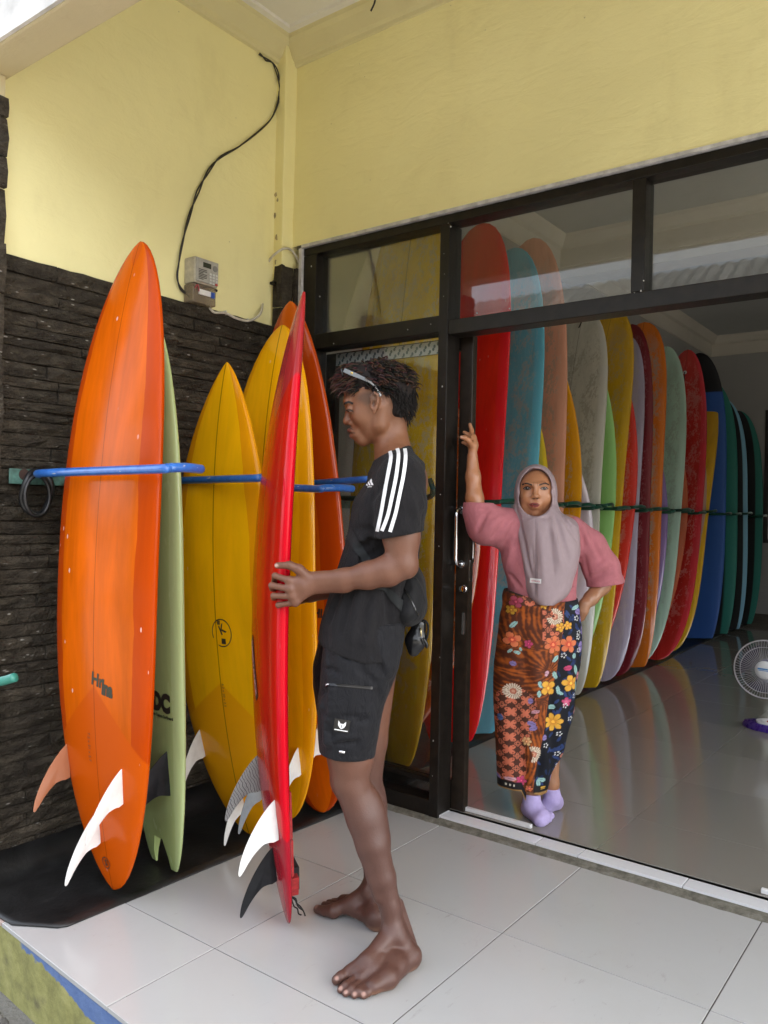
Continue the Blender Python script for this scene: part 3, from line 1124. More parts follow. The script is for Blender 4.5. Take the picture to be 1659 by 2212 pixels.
        for p in fine:
            b.v.append(w(p.x, p.y, 0.0012))
        for p in fine:
            b.v.append(w(p.x, p.y, -0.0012))
        for sg in (1, -1):
            for p in fine:
                q = (p.x + (cx - p.x) * 0.35, p.y + (cy_ - p.y) * 0.22)
                b.v.append(w(q[0], q[1], sg * th / 2 * (1.1 - 0.55 * p.y / height)))
        for i in range(nl):
            j = (i + 1) % nl
            b.f += [(i, j, nl + j, nl + i), (i, 2 * nl + i, 2 * nl + j, j), (nl + i, nl + j, 3 * nl + j, 3 * nl + i)]
        b.f += [tuple(range(2 * nl, 3 * nl)), tuple(reversed(range(3 * nl, 4 * nl)))]
        o = b.obj(name, mat_, parent, True, angle=35)
        if label:
            o['label'] = label
        return o


def hit(bvh, p, d, off=0.0012):
    r = bvh.ray_cast(Vector(p), Vector(d))
    if r[0] is None:
        return None
    nrm = r[1] if r[1].dot(Vector(d)) < 0 else -r[1]
    return r[0] + nrm * off


def decal(name, verts2, faces, O, U, V, bvh, mat_, parent, off=0.0012, thick=0.0004):
    """flat print laid onto a curved surface: every point is dropped along U x V onto it"""
    O, U, V = Vector(O), Vector(U), Vector(V)
    d = U.cross(V).normalized()
    if d.dot(CO - O) > 0:
        d = -d
    out = []
    for (u, v) in verts2:
        p = O + U * u + V * v
        q = hit(bvh, p - d * 0.4, d, off)
        out.append(q if q is not None else p)
    me = bpy.data.meshes.new(name)
    me.from_pydata([tuple(p) for p in out], [], faces)
    o = link(name, me, mat_, parent)
    return o


def text2(body, size, bold=0.0, space=1.0, shear=0.0):
    cu = bpy.data.curves.new('lettering', 'FONT')
    cu.body, cu.size, cu.offset, cu.space_character, cu.shear = body, size, bold, space, shear
    cu.align_x, cu.align_y = 'CENTER', 'CENTER'
    cu.resolution_u = 3
    o = bpy.data.objects.new('lettering', cu)
    COL.objects.link(o)
    dg = bpy.context.evaluated_depsgraph_get()
    me = bpy.data.meshes.new_from_object(o.evaluated_get(dg))
    bm = bmesh.new()
    bm.from_mesh(me)
    bmesh.ops.triangulate(bm, faces=bm.faces)
    vs = [(v.co.x, v.co.y) for v in bm.verts]
    fs = [tuple(v.index for v in f.verts) for f in bm.faces]
    bm.free()
    bpy.data.meshes.remove(me)
    bpy.data.objects.remove(o)
    bpy.data.curves.remove(cu)
    return vs, fs


def ring2(r, w, a0=0, a1=2 * math.pi, n=28):
    vs, fs = [], []
    for i in range(n + 1):
        a = a0 + (a1 - a0) * i / n
        vs += [(r * math.cos(a), r * math.sin(a)), ((r - w) * math.cos(a), (r - w) * math.sin(a))]
    fs = [(2 * i, 2 * i + 1, 2 * i + 3, 2 * i + 2) for i in range(n)]
    return vs, fs


def rect2(w, h, nu=2, nv=2, cx=0.0, cy_=0.0):
    vs = [(cx + w * (i / nu - 0.5), cy_ + h * (j / nv - 0.5)) for j in range(nv + 1) for i in range(nu + 1)]
    fs = [(j * (nu + 1) + i, j * (nu + 1) + i + 1, (j + 1) * (nu + 1) + i + 1, (j + 1) * (nu + 1) + i) for j in range(nv) for i in range(nu)]
    return vs, fs


def join2(*parts):
    vs, fs = [], []
    for v, f in parts:
        n = len(vs)
        vs += list(v)
        fs += [tuple(i + n for i in q) for q in f]
    return vs, fs


def move2(p, dx=0.0, dy=0.0, rot=0.0, sx=1.0, sy=1.0):
    c, s = math.cos(rot), math.sin(rot)
    return [((x * sx) * c - (y * sy) * s + dx, (x * sx) * s + (y * sy) * c + dy) for x, y in p[0]], p[1]


M['ink'] = mat('black print', (0.03, 0.026, 0.02), 0.45)
M['ink_green'] = mat('dark green print', (0.035, 0.035, 0.02), 0.4)
M['white_print'] = mat('white print', (0.78, 0.78, 0.78), 0.6, 0.04)
M['pink_print'] = mat('pink print', (0.70, 0.32, 0.36), 0.4)
M['fin_white'] = mat('white fin', (0.74, 0.73, 0.70), 0.35, 0.06, 30)
M['fin_grey'] = mat('grey fin', (0.26, 0.28, 0.30), 0.4, 0.1, 30)
M['fin_black'] = mat('black fin', (0.010, 0.0105, 0.012), 0.42, 0.3, 30, spec=0.22)
M['fin_green'] = mat('green fin', (0.30, 0.40, 0.14), 0.35, 0.15, 30)
t = NT('amber resin fin')
t.base((0.55, 0.22, 0.11), 0.25)
t.p.inputs['Transmission Weight'].default_value = 0.35
M['fin_amber'] = t.m
t = NT('wood grain fin')
w_ = t.n('TexWave', Scale=42.0, Distortion=7.0, Detail=3.0, wave_type='RINGS')
w_.inputs['Detail Scale'].default_value = 0.7
t.set(w_.inputs['Vector'], t.vscale(t.pos(), (1, 1, 1.25)))
t.base(t.ramp(w_.outputs['Fac'], [(0.25, (0.10, 0.10, 0.095)), (0.55, (0.40, 0.40, 0.38)), (0.85, (0.20, 0.20, 0.19))]), 0.3)
M['fin_grain'] = t.m

# ------------------------------------------------------------------ boards leaning in the porch rack (bottoms to the street)
G1 = 'surfboards standing in the porch rack'
xo = -2.24
m_or = board_mat('orange tint', (0.64, 0.112, 0.0015), (0.46, 0.050, 0.0015), 0.74, 0.0016, 0.32, dings=0.5, rough=0.16, coat=0.05, spec=0.1, nose=(0.52, 0.08, 0.004), nose_at=0.955, tail=(0.53, 0.080, 0.002), tail_at=0.32)
ob = Board(at_z(247, 1921, 0.024), at_x(226, 1280, xo), at_x(305, 522, xo), 0.257, 0.075, 'mid')
r1 = thing('surfboard', 'big bright orange surfboard nearest the street with white fins', 'surfboard', ob.tail, G1)
ob.mesh('hull', m_or, r1)
ob.fin(0.215, -0.185, 0.115, 0.125, 0.085, M['fin_amber'], r1, 0.05, cant=-0.15, label='translucent amber side fin')
ob.fin(0.208, 0.125, 0.115, 0.135, 0.085, M['fin_white'], r1, -0.05, cant=0.05, label='white side fin')
ob.fin(0.128, -0.02, 0.110, 0.13, 0.09, M['fin_white'], r1, 0, label='white tail fin')


def on_board(bd, name, shape2, t, x, mat_, parent, rot=0.0, label=None, off=0.0013):
    T, W, N = bd.frame(t)
    c, s_ = math.cos(rot), math.sin(rot)
    U, V = W * c + T * s_, T * c - W * s_
    if U.cross(V).dot(CO - bd.c(t)) < 0:
        U = -U
    o = decal(name, shape2[0], shape2[1], bd.c(t) + W * x, U, V, bd.bvh, mat_, parent, off)
    if label:
        o['label'] = label
    return o


on_board(ob, 'lettering', join2(move2(text2('Hr', 0.056, 0.002), -0.026, 0.006), move2(text2('Ina', 0.046, 0.0028), 0.026, -0.008, 0, 1, 1.35)), 0.325, 0.046, M['ink_green'], r1, -0.12, 'dark green hand lettering')
on_board(ob, 'pencil_note', text2('7.2 x 21 x 2.7', 0.017, 0.0), 0.225, -0.035, M['ink'], r1, -1.57)
on_board(ob, 'round_sticker', join2(ring2(0.02, 0.003), move2(text2('S', 0.03, 0.001), 0, 0)), 0.045, -0.008, M['ink'], r1)

m_gr = board_mat('pale green tint', (0.44, 0.56, 0.22), (0.52, 0.64, 0.29), 0.80, 0, 0.18, dings=0.3, rough=0.22)
gW = Vector((0.975, -0.22, 0))
gmid = at_y(397, 1320, 1.72) - gW * 0.245
gb = Board(at_z(355, 1868, 0.024), gmid, at_x(343, 702, gmid.x - 0.03), 0.235, 0.066, 'fish', gW, notch=0.075)
r2 = thing('surfboard', 'pale green swallow tailed surfboard with black keel fin behind the orange one', 'surfboard', gb.tail, G1)
gb.mesh('hull', m_gr, r2)
gb.fin(0.222, 0.135, 0.15, 0.145, 0.06, M['fin_black'], r2, 0, 0.009, label='black keel fin')
gb.fin(0.222, -0.135, 0.15, 0.12, 0.06, M['fin_black'], r2, 0, 0.009, label='black keel fin on the far side')
on_board(gb, 'lettering', join2(move2(text2('DC', 0.080, 0.006), 0, 0.0, sx=0.95), move2(text2('Dave Custom Surfboard', 0.0145, 0.0006), 0, -0.043)), 0.305, 0.118, M['ink'], r2, -0.05)

m_y1 = board_mat('yellow tint', (0.93, 0.47, 0.003), (0.80, 0.31, 0.003), 0.70, 0.0032, 0.16, dings=0.15, rough=0.16, coat=0.12, spec=0.15, tail=(0.82, 0.35, 0.004), tail_at=0.34)
yb = Board(at_z(540, 1800, 0.024), at_x(478, 1280, -2.26), at_x(491, 782, -2.29), 0.268, 0.068, 'short')
r3 = thing('surfboard', 'shorter yellow surfboard with dark stringer and three grey fins', 'surfboard', yb.tail, G1)
yb.mesh('hull', m_y1, r3)
yb.fin(0.225, -0.165, 0.11, 0.115, 0.08, M['fin_white'], r3, 0.06, cant=-0.15, label='off-white side fin')
yb.fin(0.165, 0.135, 0.11, 0.13, 0.08, M['fin_grey'], r3, -0.05, label='grey side fin')
yb.fin(0.118, 0.02, 0.10, 0.12, 0.085, M['fin_white'], r3, 0, label='off-white tail fin')
on_board(yb, 'round_logo', join2(ring2(0.052, 0.004, -2.0, 3.6), move2(text2('K', 0.05, 0.001), 0.004, 0.012, 0.5), move2(text2('III', 0.02, 0.001), -0.014, 0.036), move2(rect2(0.022, 0.02), 0.008, -0.03)), 0.445, 0.03, M['ink'], r3)
on_board(yb, 'pencil_note', text2('6.2 x 20 x 2.5', 0.016, 0.0), 0.315, 0.012, M['ink'], r3, -1.57)

m_y2 = board_mat('yellow tint two', (0.93, 0.45, 0.003), (0.84, 0.35, 0.003), 0.78, 0.0032, 0.2, dings=0.2, rough=0.14, coat=0.25)
y2 = Board(at_z(625, 1770, 0.024), at_x(575, 1250, -2.32), at_x(611, 702, -2.33), 0.262, 0.07, 'mid')
r4 = thing('surfboard', 'taller yellow surfboard half hidden behind the held red board', 'surfboard', y2.tail, G1)
y2.mesh('hull', m_y2, r4)
y2.fin(0.155, 0.13, 0.11, 0.12, 0.08, M['fin_white'], r4, -0.05)

m_o2 = board_mat('burnt orange tint', (0.66, 0.125, 0.003), (0.46, 0.05, 0.003), 0.60, 0.0, 0.3, dings=0.2, rough=0.12, coat=0.3, nose=(0.68, 0.13, 0.006), nose_at=0.93)
o2 = Board(at_z(700, 1755, 0.024), at_x(642, 1230, -2.42), at_x(628, 650, -2.46), 0.275, 0.075, 'egg')
r5 = thing('surfboard', 'burnt orange surfboard at the inner corner beside the window frame', 'surfboard', o2.tail, G1)
o2.mesh('hull', m_o2, r5)
o2.fin(0.155, 0.055, 0.11, 0.125, 0.08, M['fin_white'], r5, 0, label='cream tail fin')
o2.fin(0.235, 0.165, 0.11, 0.12, 0.08, M['fin_white'], r5, -0.05, label='white side fin')
on_board(o2, 'lettering', text2('HI', 0.05, 0.002), 0.37, 0.13, M['ink'], r5, -0.2)
on_board(o2, 'round_sticker', join2(ring2(0.018, 0.003), move2(text2('S', 0.025, 0.001))), 0.085, 0.10, M['ink'], r5)

# ------------------------------------------------------------------ the red board held by the man
rd_near = at_d(621, 1260, 2.235)
m_rd = board_mat('red tint', (0.50, 0.012, 0.004), None, 0.8, 0, 0.35, dings=0.3, rough=0.16, spec=0.12, nose=(0.33, 0.02, 0.022), nose_at=0.80, tail=(0.34, 0.010, 0.022), tail_at=0.26, coat=0.08,
                 bands=None, rail=(0.56, 0.003, 0.013))
rw = (at_d(616, 1260, 2.225) - at_d(556, 1260, 2.69))
rw.z = 0
rmid = (at_d(616, 1260, 2.225) + at_d(556, 1260, 2.69)) / 2
rtail = at_z(622, 1990, 0.006)
rnose = at_d(657, 630, 2.41)
rdn = Vector((rw.y, -rw.x, 0)).normalized()
rb = Board(rtail, rmid, rnose, 0.243, 0.066, 'short', rw, kick=-0.0)
r6 = thing('surfboard', 'glossy red surfboard standing on edge in the hands of the man', 'surfboard', rb.tail)
rb.mesh('hull', m_rd, r6)
rb.fin(0.248, -0.135, 0.115, 0.118, 0.085, M['fin_grain'], r6, 0.03, label='grey wood grain side fin')
rb.fin(0.222, 0.150, 0.120, 0.120, 0.09, M['fin_white'], r6, -0.03, label='white side fin')
rb.fin(0.125, 0.02, 0.105, 0.120, 0.09, M['fin_black'], r6, 0, label='black tail fin')
stk = on_board(rb, 'sticker', rect2(0.20, 0.052, 6, 3), 0.398, -0.08, M['ink'], r6, -1.05, off=0.001)
on_board(rb, 'lettering', text2('RESISTANCE', 0.034, 0.0015, 0.92), 0.398, -0.08, M['pink_print'], r6, -1.05, off=0.0022)
# traction pad and leash loop on the deck side
T, W, N = rb.frame(0.12)
pad = MB()
for k, (t0, t1, w0, w1, h) in enumerate([(0.05, 0.085, 0.06, 0.10, 0.022), (0.088, 0.15, 0.10, 0.13, 0.007), (0.153, 0.225, 0.13, 0.14, 0.006)]):
    q = []
    for t_, w__ in ((t0, w0), (t0, -w0), (t1, -w1), (t1, w1)):
        p = rb.pt(t_, w__, -1)
        q.append(p + N * 0.003)
    pad.prism(q, -N * (h + 0.004))
pm_ = pad.obj('traction_pad', mat('red pad foam', (0.42, 0.03, 0.03), 0.8, 0.25, 60, 0.4, 300), r6, bevel=0.002)
kp = MB()
q = [rb.pt(t_, w__, -1) + N * 0.002 for t_, w__ in ((0.055, 0.05), (0.055, -0.05), (0.095, -0.07), (0.095, 0.07))]
kp.prism(q, -N * 0.03)
kp.obj('tail_kick', mat('black pad foam', (0.015, 0.015, 0.015), 0.8, 0.25, 60), r6, bevel=0.004)
lp = MB()
p0 = rb.pt(0.05, 0.06, -1)
for k in range(3):
    rr = random.Random(k)
    pts = [p0 + Vector((0, 0, 0))]
    for j in range(5):
        pts.append(pts[-1] - N * rr.uniform(0, 0.012) + W * rr.uniform(-.012, .012) - T * rr.uniform(.004, .02))
    lp.tube(smooth_path(pts, 3), 0.0022, 6)
lp.obj('leash_string', mat('black cord', (0.012, 0.012, 0.012), 0.8), r6)

# ------------------------------------------------------------------ the long row inside
G2 = 'surfboards standing in the long row inside the shop'
WAX = (0.26, 0.235, 0.19)
# label, top point, right edge near eye height, tail point (photo px), half width, shape, colour, rail lap, options
ROW = [
    ('worn yellow longboard with grey wax behind the left window pane', (905, 405), (946, 1100), (838, 1655), 0.290, 'log', (1.0, 0.60, 0.003), (0.95, 0.54, 0.004), dict(wax=0.32, waxcol=(0.45, 0.40, 0.30), stringer=0.004), -2.50),
    ('narrow rust orange board between the door leaf and the red longboard', (1000, 775), (1031, 1000), (893, 1640), 0.265, 'egg', (0.42, 0.085, 0.012), (0.40, 0.07, 0.010), dict(wax=0.25), -2.50),
    ('bright red longboard, first in the row beside the open door', (1043, 482), (1078, 1080), (975, 1600), 0.285, 'log', (0.78, 0.016, 0.010), (0.82, 0.010, 0.020), dict(wax=0.0, stringer=0), -2.50),
    ('sky blue waxed longboard between the red and salmon ones', (1112, 535), (1152, 1090), (1022, 1586), 0.285, 'log', (0.16, 0.46, 0.56), (0.14, 0.52, 0.68), dict(wax=0.36, stringer=0), -2.50),
    ('thin lemon yellow board with a black pinline behind the blue longboard', (1168, 842), (1188, 1000), (1045, 1578), 0.265, 'egg', (0.60, 0.56, 0.33), (0.72, 0.50, 0.02), dict(rail=(0.75, 0.52, 0.02)), -2.46),
    ('salmon pink waxed longboard right of the blue one', (1152, 514), (1213, 1090), (1105, 1548), 0.285, 'log', (0.74, 0.34, 0.22), (0.78, 0.36, 0.23), dict(wax=0.34, waxcol=(0.26, 0.20, 0.14), stringer=0), -2.50),
    ('amber board with rounded nose right of the salmon longboard', (1232, 728), (1249, 1080), (1150, 1530), 0.265, 'egg', (0.74, 0.33, 0.008), (0.80, 0.36, 0.008), dict(wax=0.1, rough=0.1), -2.50),
    ('short pale lilac board between amber and grey white boards', (1262, 902), (1273, 1090), (1190, 1512), 0.255, 'egg', (0.64, 0.55, 0.62), None, dict(rough=0.2), -2.48),
    ('grey white stained longboard behind the lilac one', (1262, 672), (1293, 1080), (1215, 1500), 0.285, 'log', (0.56, 0.55, 0.45), (0.60, 0.59, 0.51), dict(wax=0.4, waxcol=(0.22, 0.20, 0.15)), -2.50),
    ('light green board between the grey white and mustard boards', (1303, 756), (1324, 1080), (1236, 1495), 0.27, 'egg', (0.32, 0.62, 0.18), (0.36, 0.68, 0.22), dict(cloud=0.12), -2.50),
    ('mustard yellow longboard above the green board', (1325, 668), (1340, 1090), (1253, 1484), 0.285, 'log', (0.62, 0.36, 0.015), (0.68, 0.40, 0.012), dict(wax=0.35, waxcol=(0.30, 0.22, 0.10)), -2.50),
    ('orange red board right of the mustard longboard', (1360, 788), (1366, 1090), (1277, 1481), 0.265, 'egg', (0.72, 0.060, 0.025), (0.74, 0.04, 0.025), dict(wax=0.35, waxcol=(0.45, 0.2, 0.14)), -2.48),
    ('grey lilac longboard between the orange red and maroon boards', (1356, 726), (1377, 1080), (1303, 1474), 0.275, 'flip', (0.46, 0.42, 0.50), (0.44, 0.40, 0.52), dict(wax=0.3), -2.50),
    ('dark maroon longboard in the middle of the row', (1366, 700), (1401, 1085), (1331, 1466), 0.285, 'flip', (0.20, 0.018, 0.025), (0.22, 0.02, 0.03), dict(wax=0.15, waxcol=(0.3, 0.12, 0.12)), -2.50),
    ('orange waxed board with a black leash cord at its top', (1392, 696), (1426, 1085), (1360, 1440), 0.285, 'log', (0.74, 0.19, 0.022), (0.76, 0.19, 0.012), dict(wax=0.6), -2.50),
    ('narrow purple board showing only its rail beside the mint one', (1434, 930), (1434, 1090), (1352, 1446), 0.255, 'egg', (0.24, 0.15, 0.36), None, dict(), -2.46),
    ('mint green longboard with pale wax marks', (1440, 748), (1469, 1090), (1372, 1434), 0.285, 'flip', (0.42, 0.60, 0.47), (0.46, 0.64, 0.52), dict(wax=0.4, waxcol=(0.2, 0.24, 0.18)), -2.50),
    ('narrow rust red board just left of the second red board', (1474, 925), (1482, 1085), (1407, 1429), 0.255, 'egg', (0.46, 0.10, 0.04), None, dict(), -2.46),
    ('deep red waxed board with a white leash plug at its round top', (1486, 755), (1515, 1090), (1418, 1424), 0.285, 'flip', (0.50, 0.028, 0.022), (0.64, 0.035, 0.05), dict(wax=0.22, waxcol=(0.42, 0.16, 0.13)), -2.50),
    ('narrow peach board squeezed between red and yellow boards', (1500, 880), (1520, 1100), (1436, 1410), 0.265, 'egg', (0.50, 0.30, 0.22), None, dict(), -2.50),
    ('yellow square tailed board left of the blue foam board', (1524, 848), (1531, 1080), (1444, 1406), 0.285, 'flip', (0.78, 0.43, 0.02), (0.78, 0.45, 0.02), dict(), -2.50),
    ('royal blue foam board with black nose', (1512, 762), (1565, 1080), (1497, 1377), 0.30, 'soft', (0.024, 0.095, 0.35), None, dict(nose=(0.008, 0.008, 0.01), nose_at=0.86, rough=0.5, coat=0, stringer=0, dings=0, tip_v=False, cloud=0.08), -2.52),
    ('black foam board with teal rail, first of three at the far end', (1556, 822), (1590, 1080), (1530, 1368), 0.30, 'soft', (0.010, 0.011, 0.012), None, dict(bands=[(-0.25, 0.86, (0.022, 0.19, 0.15))], rough=0.5, coat=0, stringer=0, dings=0, cloud=0.05, nose=(0.008, 0.008, 0.01), nose_at=0.97), -2.52),
    ('black foam board with light blue rail near the far wall', (1580, 858), (1612, 1080), (1557, 1358), 0.30, 'soft', (0.010, 0.011, 0.012), None, dict(bands=[(-0.5, 0.6, (0.22, 0.46, 0.62))], rough=0.5, coat=0, stringer=0, dings=0, cloud=0.05, nose=(0.008, 0.008, 0.01), nose_at=0.72), -2.52),
    ('last black foam board with teal rail by the far wall', (1608, 886), (1645, 1080), (1585, 1347), 0.30, 'soft', (0.010, 0.011, 0.012), None, dict(bands=[(-0.35, 0.75, (0.022, 0.19, 0.15))], rough=0.5, coat=0, stringer=0, dings=0, cloud=0.05, nose=(0.008, 0.008, 0.01), nose_at=0.9), -2.52),
]
row_boards = []
prev = None
cordm = mat('leash cord', (0.012, 0.012, 0.012), 0.7)
for k, (lab, top, edge, tail, hw, shp, col, lap, opt, xc) in enumerate(ROW):
    pe = at_x(edge[0], edge[1], xc + hw - 0.015)
    pm2 = Vector((xc, pe.y, pe.z))
    pt_ = at_z(tail[0], tail[1], ZI + 0.03)
    pt_.x = max(min(pt_.x, -2.28), -2.52)
    pt_ = at_x(tail[0], tail[1], pt_.x)
    pt_.z = ZI + 0.022
    pn = at_x(top[0], top[1], xc - 0.02)
    if shp == 'soft':
        yn = pm2.y + 0.05 * (pn.z - pm2.z)
        pn = Vector((xc - 0.02, yn, at_y(top[0], top[1], yn).z))
    if shp == 'egg' and prev is not None:
        hw = max(hw, 0.278)
        gap = max(0.11, min(0.16, 0.6 * (pm2.y - prev.y_at(pm2.z))))
        pt_ = Vector((-2.44, prev.y_at(0.05) + gap, ZI + 0.022))
        pm2.y = max(pm2.y, prev.y_at(pm2.z) + gap)
        zn = at_y(top[0], top[1], prev.y_at(pn.z) + gap).z
        pn = Vector((xc - 0.02, prev.y_at(zn) + gap, zn))
    kw = dict(wax=0, rough=0.2, dings=0.15, coat=0.7, spec=0.4)
    kw.update(opt)
    bd = Board(pt_, pm2, pn, hw, 0.088 if shp != 'soft' else 0.095, shp, (1, 0, 0), seg=28, ring=26)
    rt = thing('surfboard', lab, 'surfboard', bd.tail, G2)
    bd.mesh('hull', board_mat('board tint %d' % k, col, lap, 0.80, **kw), rt)
    row_boards.append((bd, rt))
    if shp != 'egg':
        prev = bd
for idx, (t_, drop) in ((14, (0.955, 0.10)), (18, (0.93, 0.16)), (8, (0.985, 0.1)), (3, (0.86, 0.08))):
    bd, rt = row_boards[idx]
    T, W, N = bd.frame(t_)
    p = bd.pt(t_, 0.0)
    MB().lathe([(0, 0.004), (0.017, 0.0035), (0.019, 0)], p, N, 14).obj('leash_plug', M['white_plastic'] if idx in (14, 18) else M['fin_black'], rt)
    pts = [p + N * 0.004, p + N * 0.016 - T * 0.01, p + N * 0.012 - T * drop * .5 + W * .004, p + N * 0.008 - T * drop - W * .012]
    MB().tube(smooth_path(pts, 4), 0.005, 7).obj('leash_loop', cordm, rt)
for idx, pts in ((21, ((0.075, -0.01), (0.125, -0.01))),):
    bd, rt = row_boards[idx]
    for (t_, x) in pts:
        T, W, N = bd.frame(t_)
        MB().lathe([(0, 0.003), (0.016, 0.003), (0.018, -.002)], bd.pt(t_, x), N, 12).obj('screw_plug', M['fin_black'], rt)

# ------------------------------------------------------------------ racks
def arm_path(x0_, x1_, y, z, bend, up=0.02):
    return smooth_path([(x0_, y, z - 0.01), ((x0_ + x1_) / 2, y, z), (x1_ - 0.03, y + 0.002, z + 0.006), (x1_, y + 0.02, z + 0.01), (x1_ + 0.008, y + bend * 0.5, z + 0.012 + up * .5), (x1_ - 0.02, y + bend, z + up)], 7)


t = NT('blue foam sleeve')
pp = t.pos()
n_ = t.noise(pp, 30, 5, 0.7)
t.base(t.mix(t.step(t.noise(t.vscale(pp, (14, 60, 60)), 1.0, 4), 0.66, 0.72), t.ramp(n_, [(0.3, (0.012, 0.085, 0.36)), (0.7, (0.03, 0.17, 0.55))]), (0.45, 0.48, 0.5)), 0.28, coat=0.4)
M['blue'] = t.m
M['teal_paint'] = mat('teal paint', (0.075, 0.17, 0.14), 0.5, 0.5, 22, 0.2)
pr = thing('board_rack', 'wall rack with blue sleeved arms between the porch boards', 'rack', (XS, 1.5, 1.35))
bl = MB()
pA, pB = at_x(14, 1028, XS + 0.012), at_x(122, 1030, XS + 0.012)
bl.bar((XS + 0.028, pA.y, pA.z), (XS + 0.028, YF - 0.1, pA.z - 0.004), 0.006, 0.052)
bl.obj('wall_plate', M['teal_paint'], pr, bevel=0.002)
h = MB().lathe([(0, 0.0006), (0.019, 0.0004), (0.0195, 0)], (XS + 0.0312, at_x(52, 1025, XS + 0.03).y, at_x(52, 1025, XS + 0.03).z), (1, 0, 0), 20)
h.obj('bolt_hole', mat('rust hole', (0.045, 0.022, 0.016), 0.8), pr)
for (y0_, pb, y1_, bend) in ((1.575, (352, 1010), 1.405, 0.15), (2.02, (556, 1031), 1.90, 0.10), (2.30, (692, 1054), 2.14, 0.20), (2.62, (792, 1034), 2.50, 0.1)):
    pe = at_y(pb[0], pb[1], y1_)
    a0 = Vector((XS + 0.02, y0_, 1.36))
    e0 = pe + Vector((-0.03, 0.006, -0.003))
    k_ = Vector((0, -0.10 if y0_ < 1.8 else 0.0, 0))
    MB().tube(smooth_path([a0, a0.lerp(e0, 0.10) + k_ * 0.75, a0.lerp(e0, 0.25) + k_, a0.lerp(e0, 0.6) + k_ * 0.55, e0, pe + Vector((0, 0.02, 0)), pe + Vector((0.004, bend * .5, 0.004)), pe + Vector((-0.02, bend, 0.004))], 7), 0.0135, 12).obj('arm', M['blue'], pr, True)
# black leash hung on the first arm
lh = MB()
cc = at_x(80, 1065, XS + 0.07)
pts = [(cc.x + 0.01 * math.sin(3 * a), cc.y + 0.052 * math.cos(a), cc.z + 0.075 * math.sin(a)) for a in np.linspace(0, 2 * math.pi, 22)[:-1]]
lh.tube(pts, 0.011, 8, closed=True)
pts = [(cc.x + 0.02, cc.y + 0.045 * math.cos(a) - .01, cc.z + 0.068 * math.sin(a) - 0.01) for a in np.linspace(0, 2 * math.pi, 22)[:-1]]
lh.tube(pts, 0.007, 8, closed=True)
o = lh.obj('leash', mat('black leash', (0.010, 0.010, 0.011), 0.4, 0.2, 30), None, True)
tag(o, 'coiled black surf leash hanging from the teal wall plate', 'leash')
# second, lower rack end sticking in from the left
o = MB().tube(smooth_path([at_d(-40, 1480, 1.9), at_d(10, 1470, 1.88), at_d(32, 1463, 1.87)], 4), 0.011, 10).obj('rack_end', mat('teal sleeve', (0.03, 0.20, 0.155), 0.4), None, True)
tag(o, 'teal tube end poking in at the left edge by the stone wall', 'tube')

M['green_rod'] = mat('green sleeve', (0.008, 0.075, 0.048), 0.35, 0.3, 20)
ir = thing('board_rack', 'wall rack with dark green arms along the row inside the shop', 'rack', (XIN, 6.0, 1.3))
MB().box(XIN + 0.001, XIN + 0.012, 3.0, BACK - 0.3, 1.27, 1.33).obj('wall_plate', M['teal_paint'], ir)
mids = sorted(b_.mid.y for b_, _ in row_boards)
k = 0
for a, c2 in zip(mids[1:], mids[2:]):
    if c2 - a < 0.1:
        continue
    y = (a + c2) / 2 - 0.02
    z = 1.315 - 0.004 * (y - 4) + 0.012 * math.sin(k * 2.3)
    MB().tube(arm_path(XIN + 0.01, -2.16 - 0.02 * math.sin(k * 1.7), y, z, min(0.30, (c2 - a) * 0.95 + 0.06), 0.012), 0.0125, 8).obj('arm', M['green_rod'], ir, True)
    k += 1
p = at_y(921, 1075, 3.05)
MB().tube(smooth_path([(XIN + 0.01, 3.05, p.z), (p.x - 0.2, 3.05, p.z - 0.01), (p.x, 3.05, p.z), (p.x + 0.035, 3.05, p.z + 0.03), (p.x + 0.015, 3.05, p.z + 0.085)], 6), 0.0125, 8).obj('arm', M['green_rod'], ir, True)
# ================================================================== FIGURES: smooth blended volumes turned into one continuous surface
import openvdb


class Fig:
    """local frame of a figure: u to the right, v away from the street side, w up; distances in metres"""

    def __init__(s, dep, px):
        s.dep = dep
        p = at_d(px, 1500, dep)
        s.O = Vector((p.x, p.y, 0))
        s.E1 = Vector((CR.x, CR.y, 0)).normalized()
        s.E2 = Vector((CF.x, CF.y, 0)).normalized()

    def loc(s, p):
        d = Vector(p) - s.O
        return np.array([d.dot(s.E1), d.dot(s.E2), d.z])

    def __call__(s, px, py, v=0.0):
        return s.loc(at_d(px, py, s.dep + v))

    def fl(s, px, py, z):
        return s.loc(at_z(px, py, z))

    def world(s, q):
        return s.O + s.E1 * float(q[0]) + s.E2 * float(q[1]) + Vector((0, 0, float(q[2])))


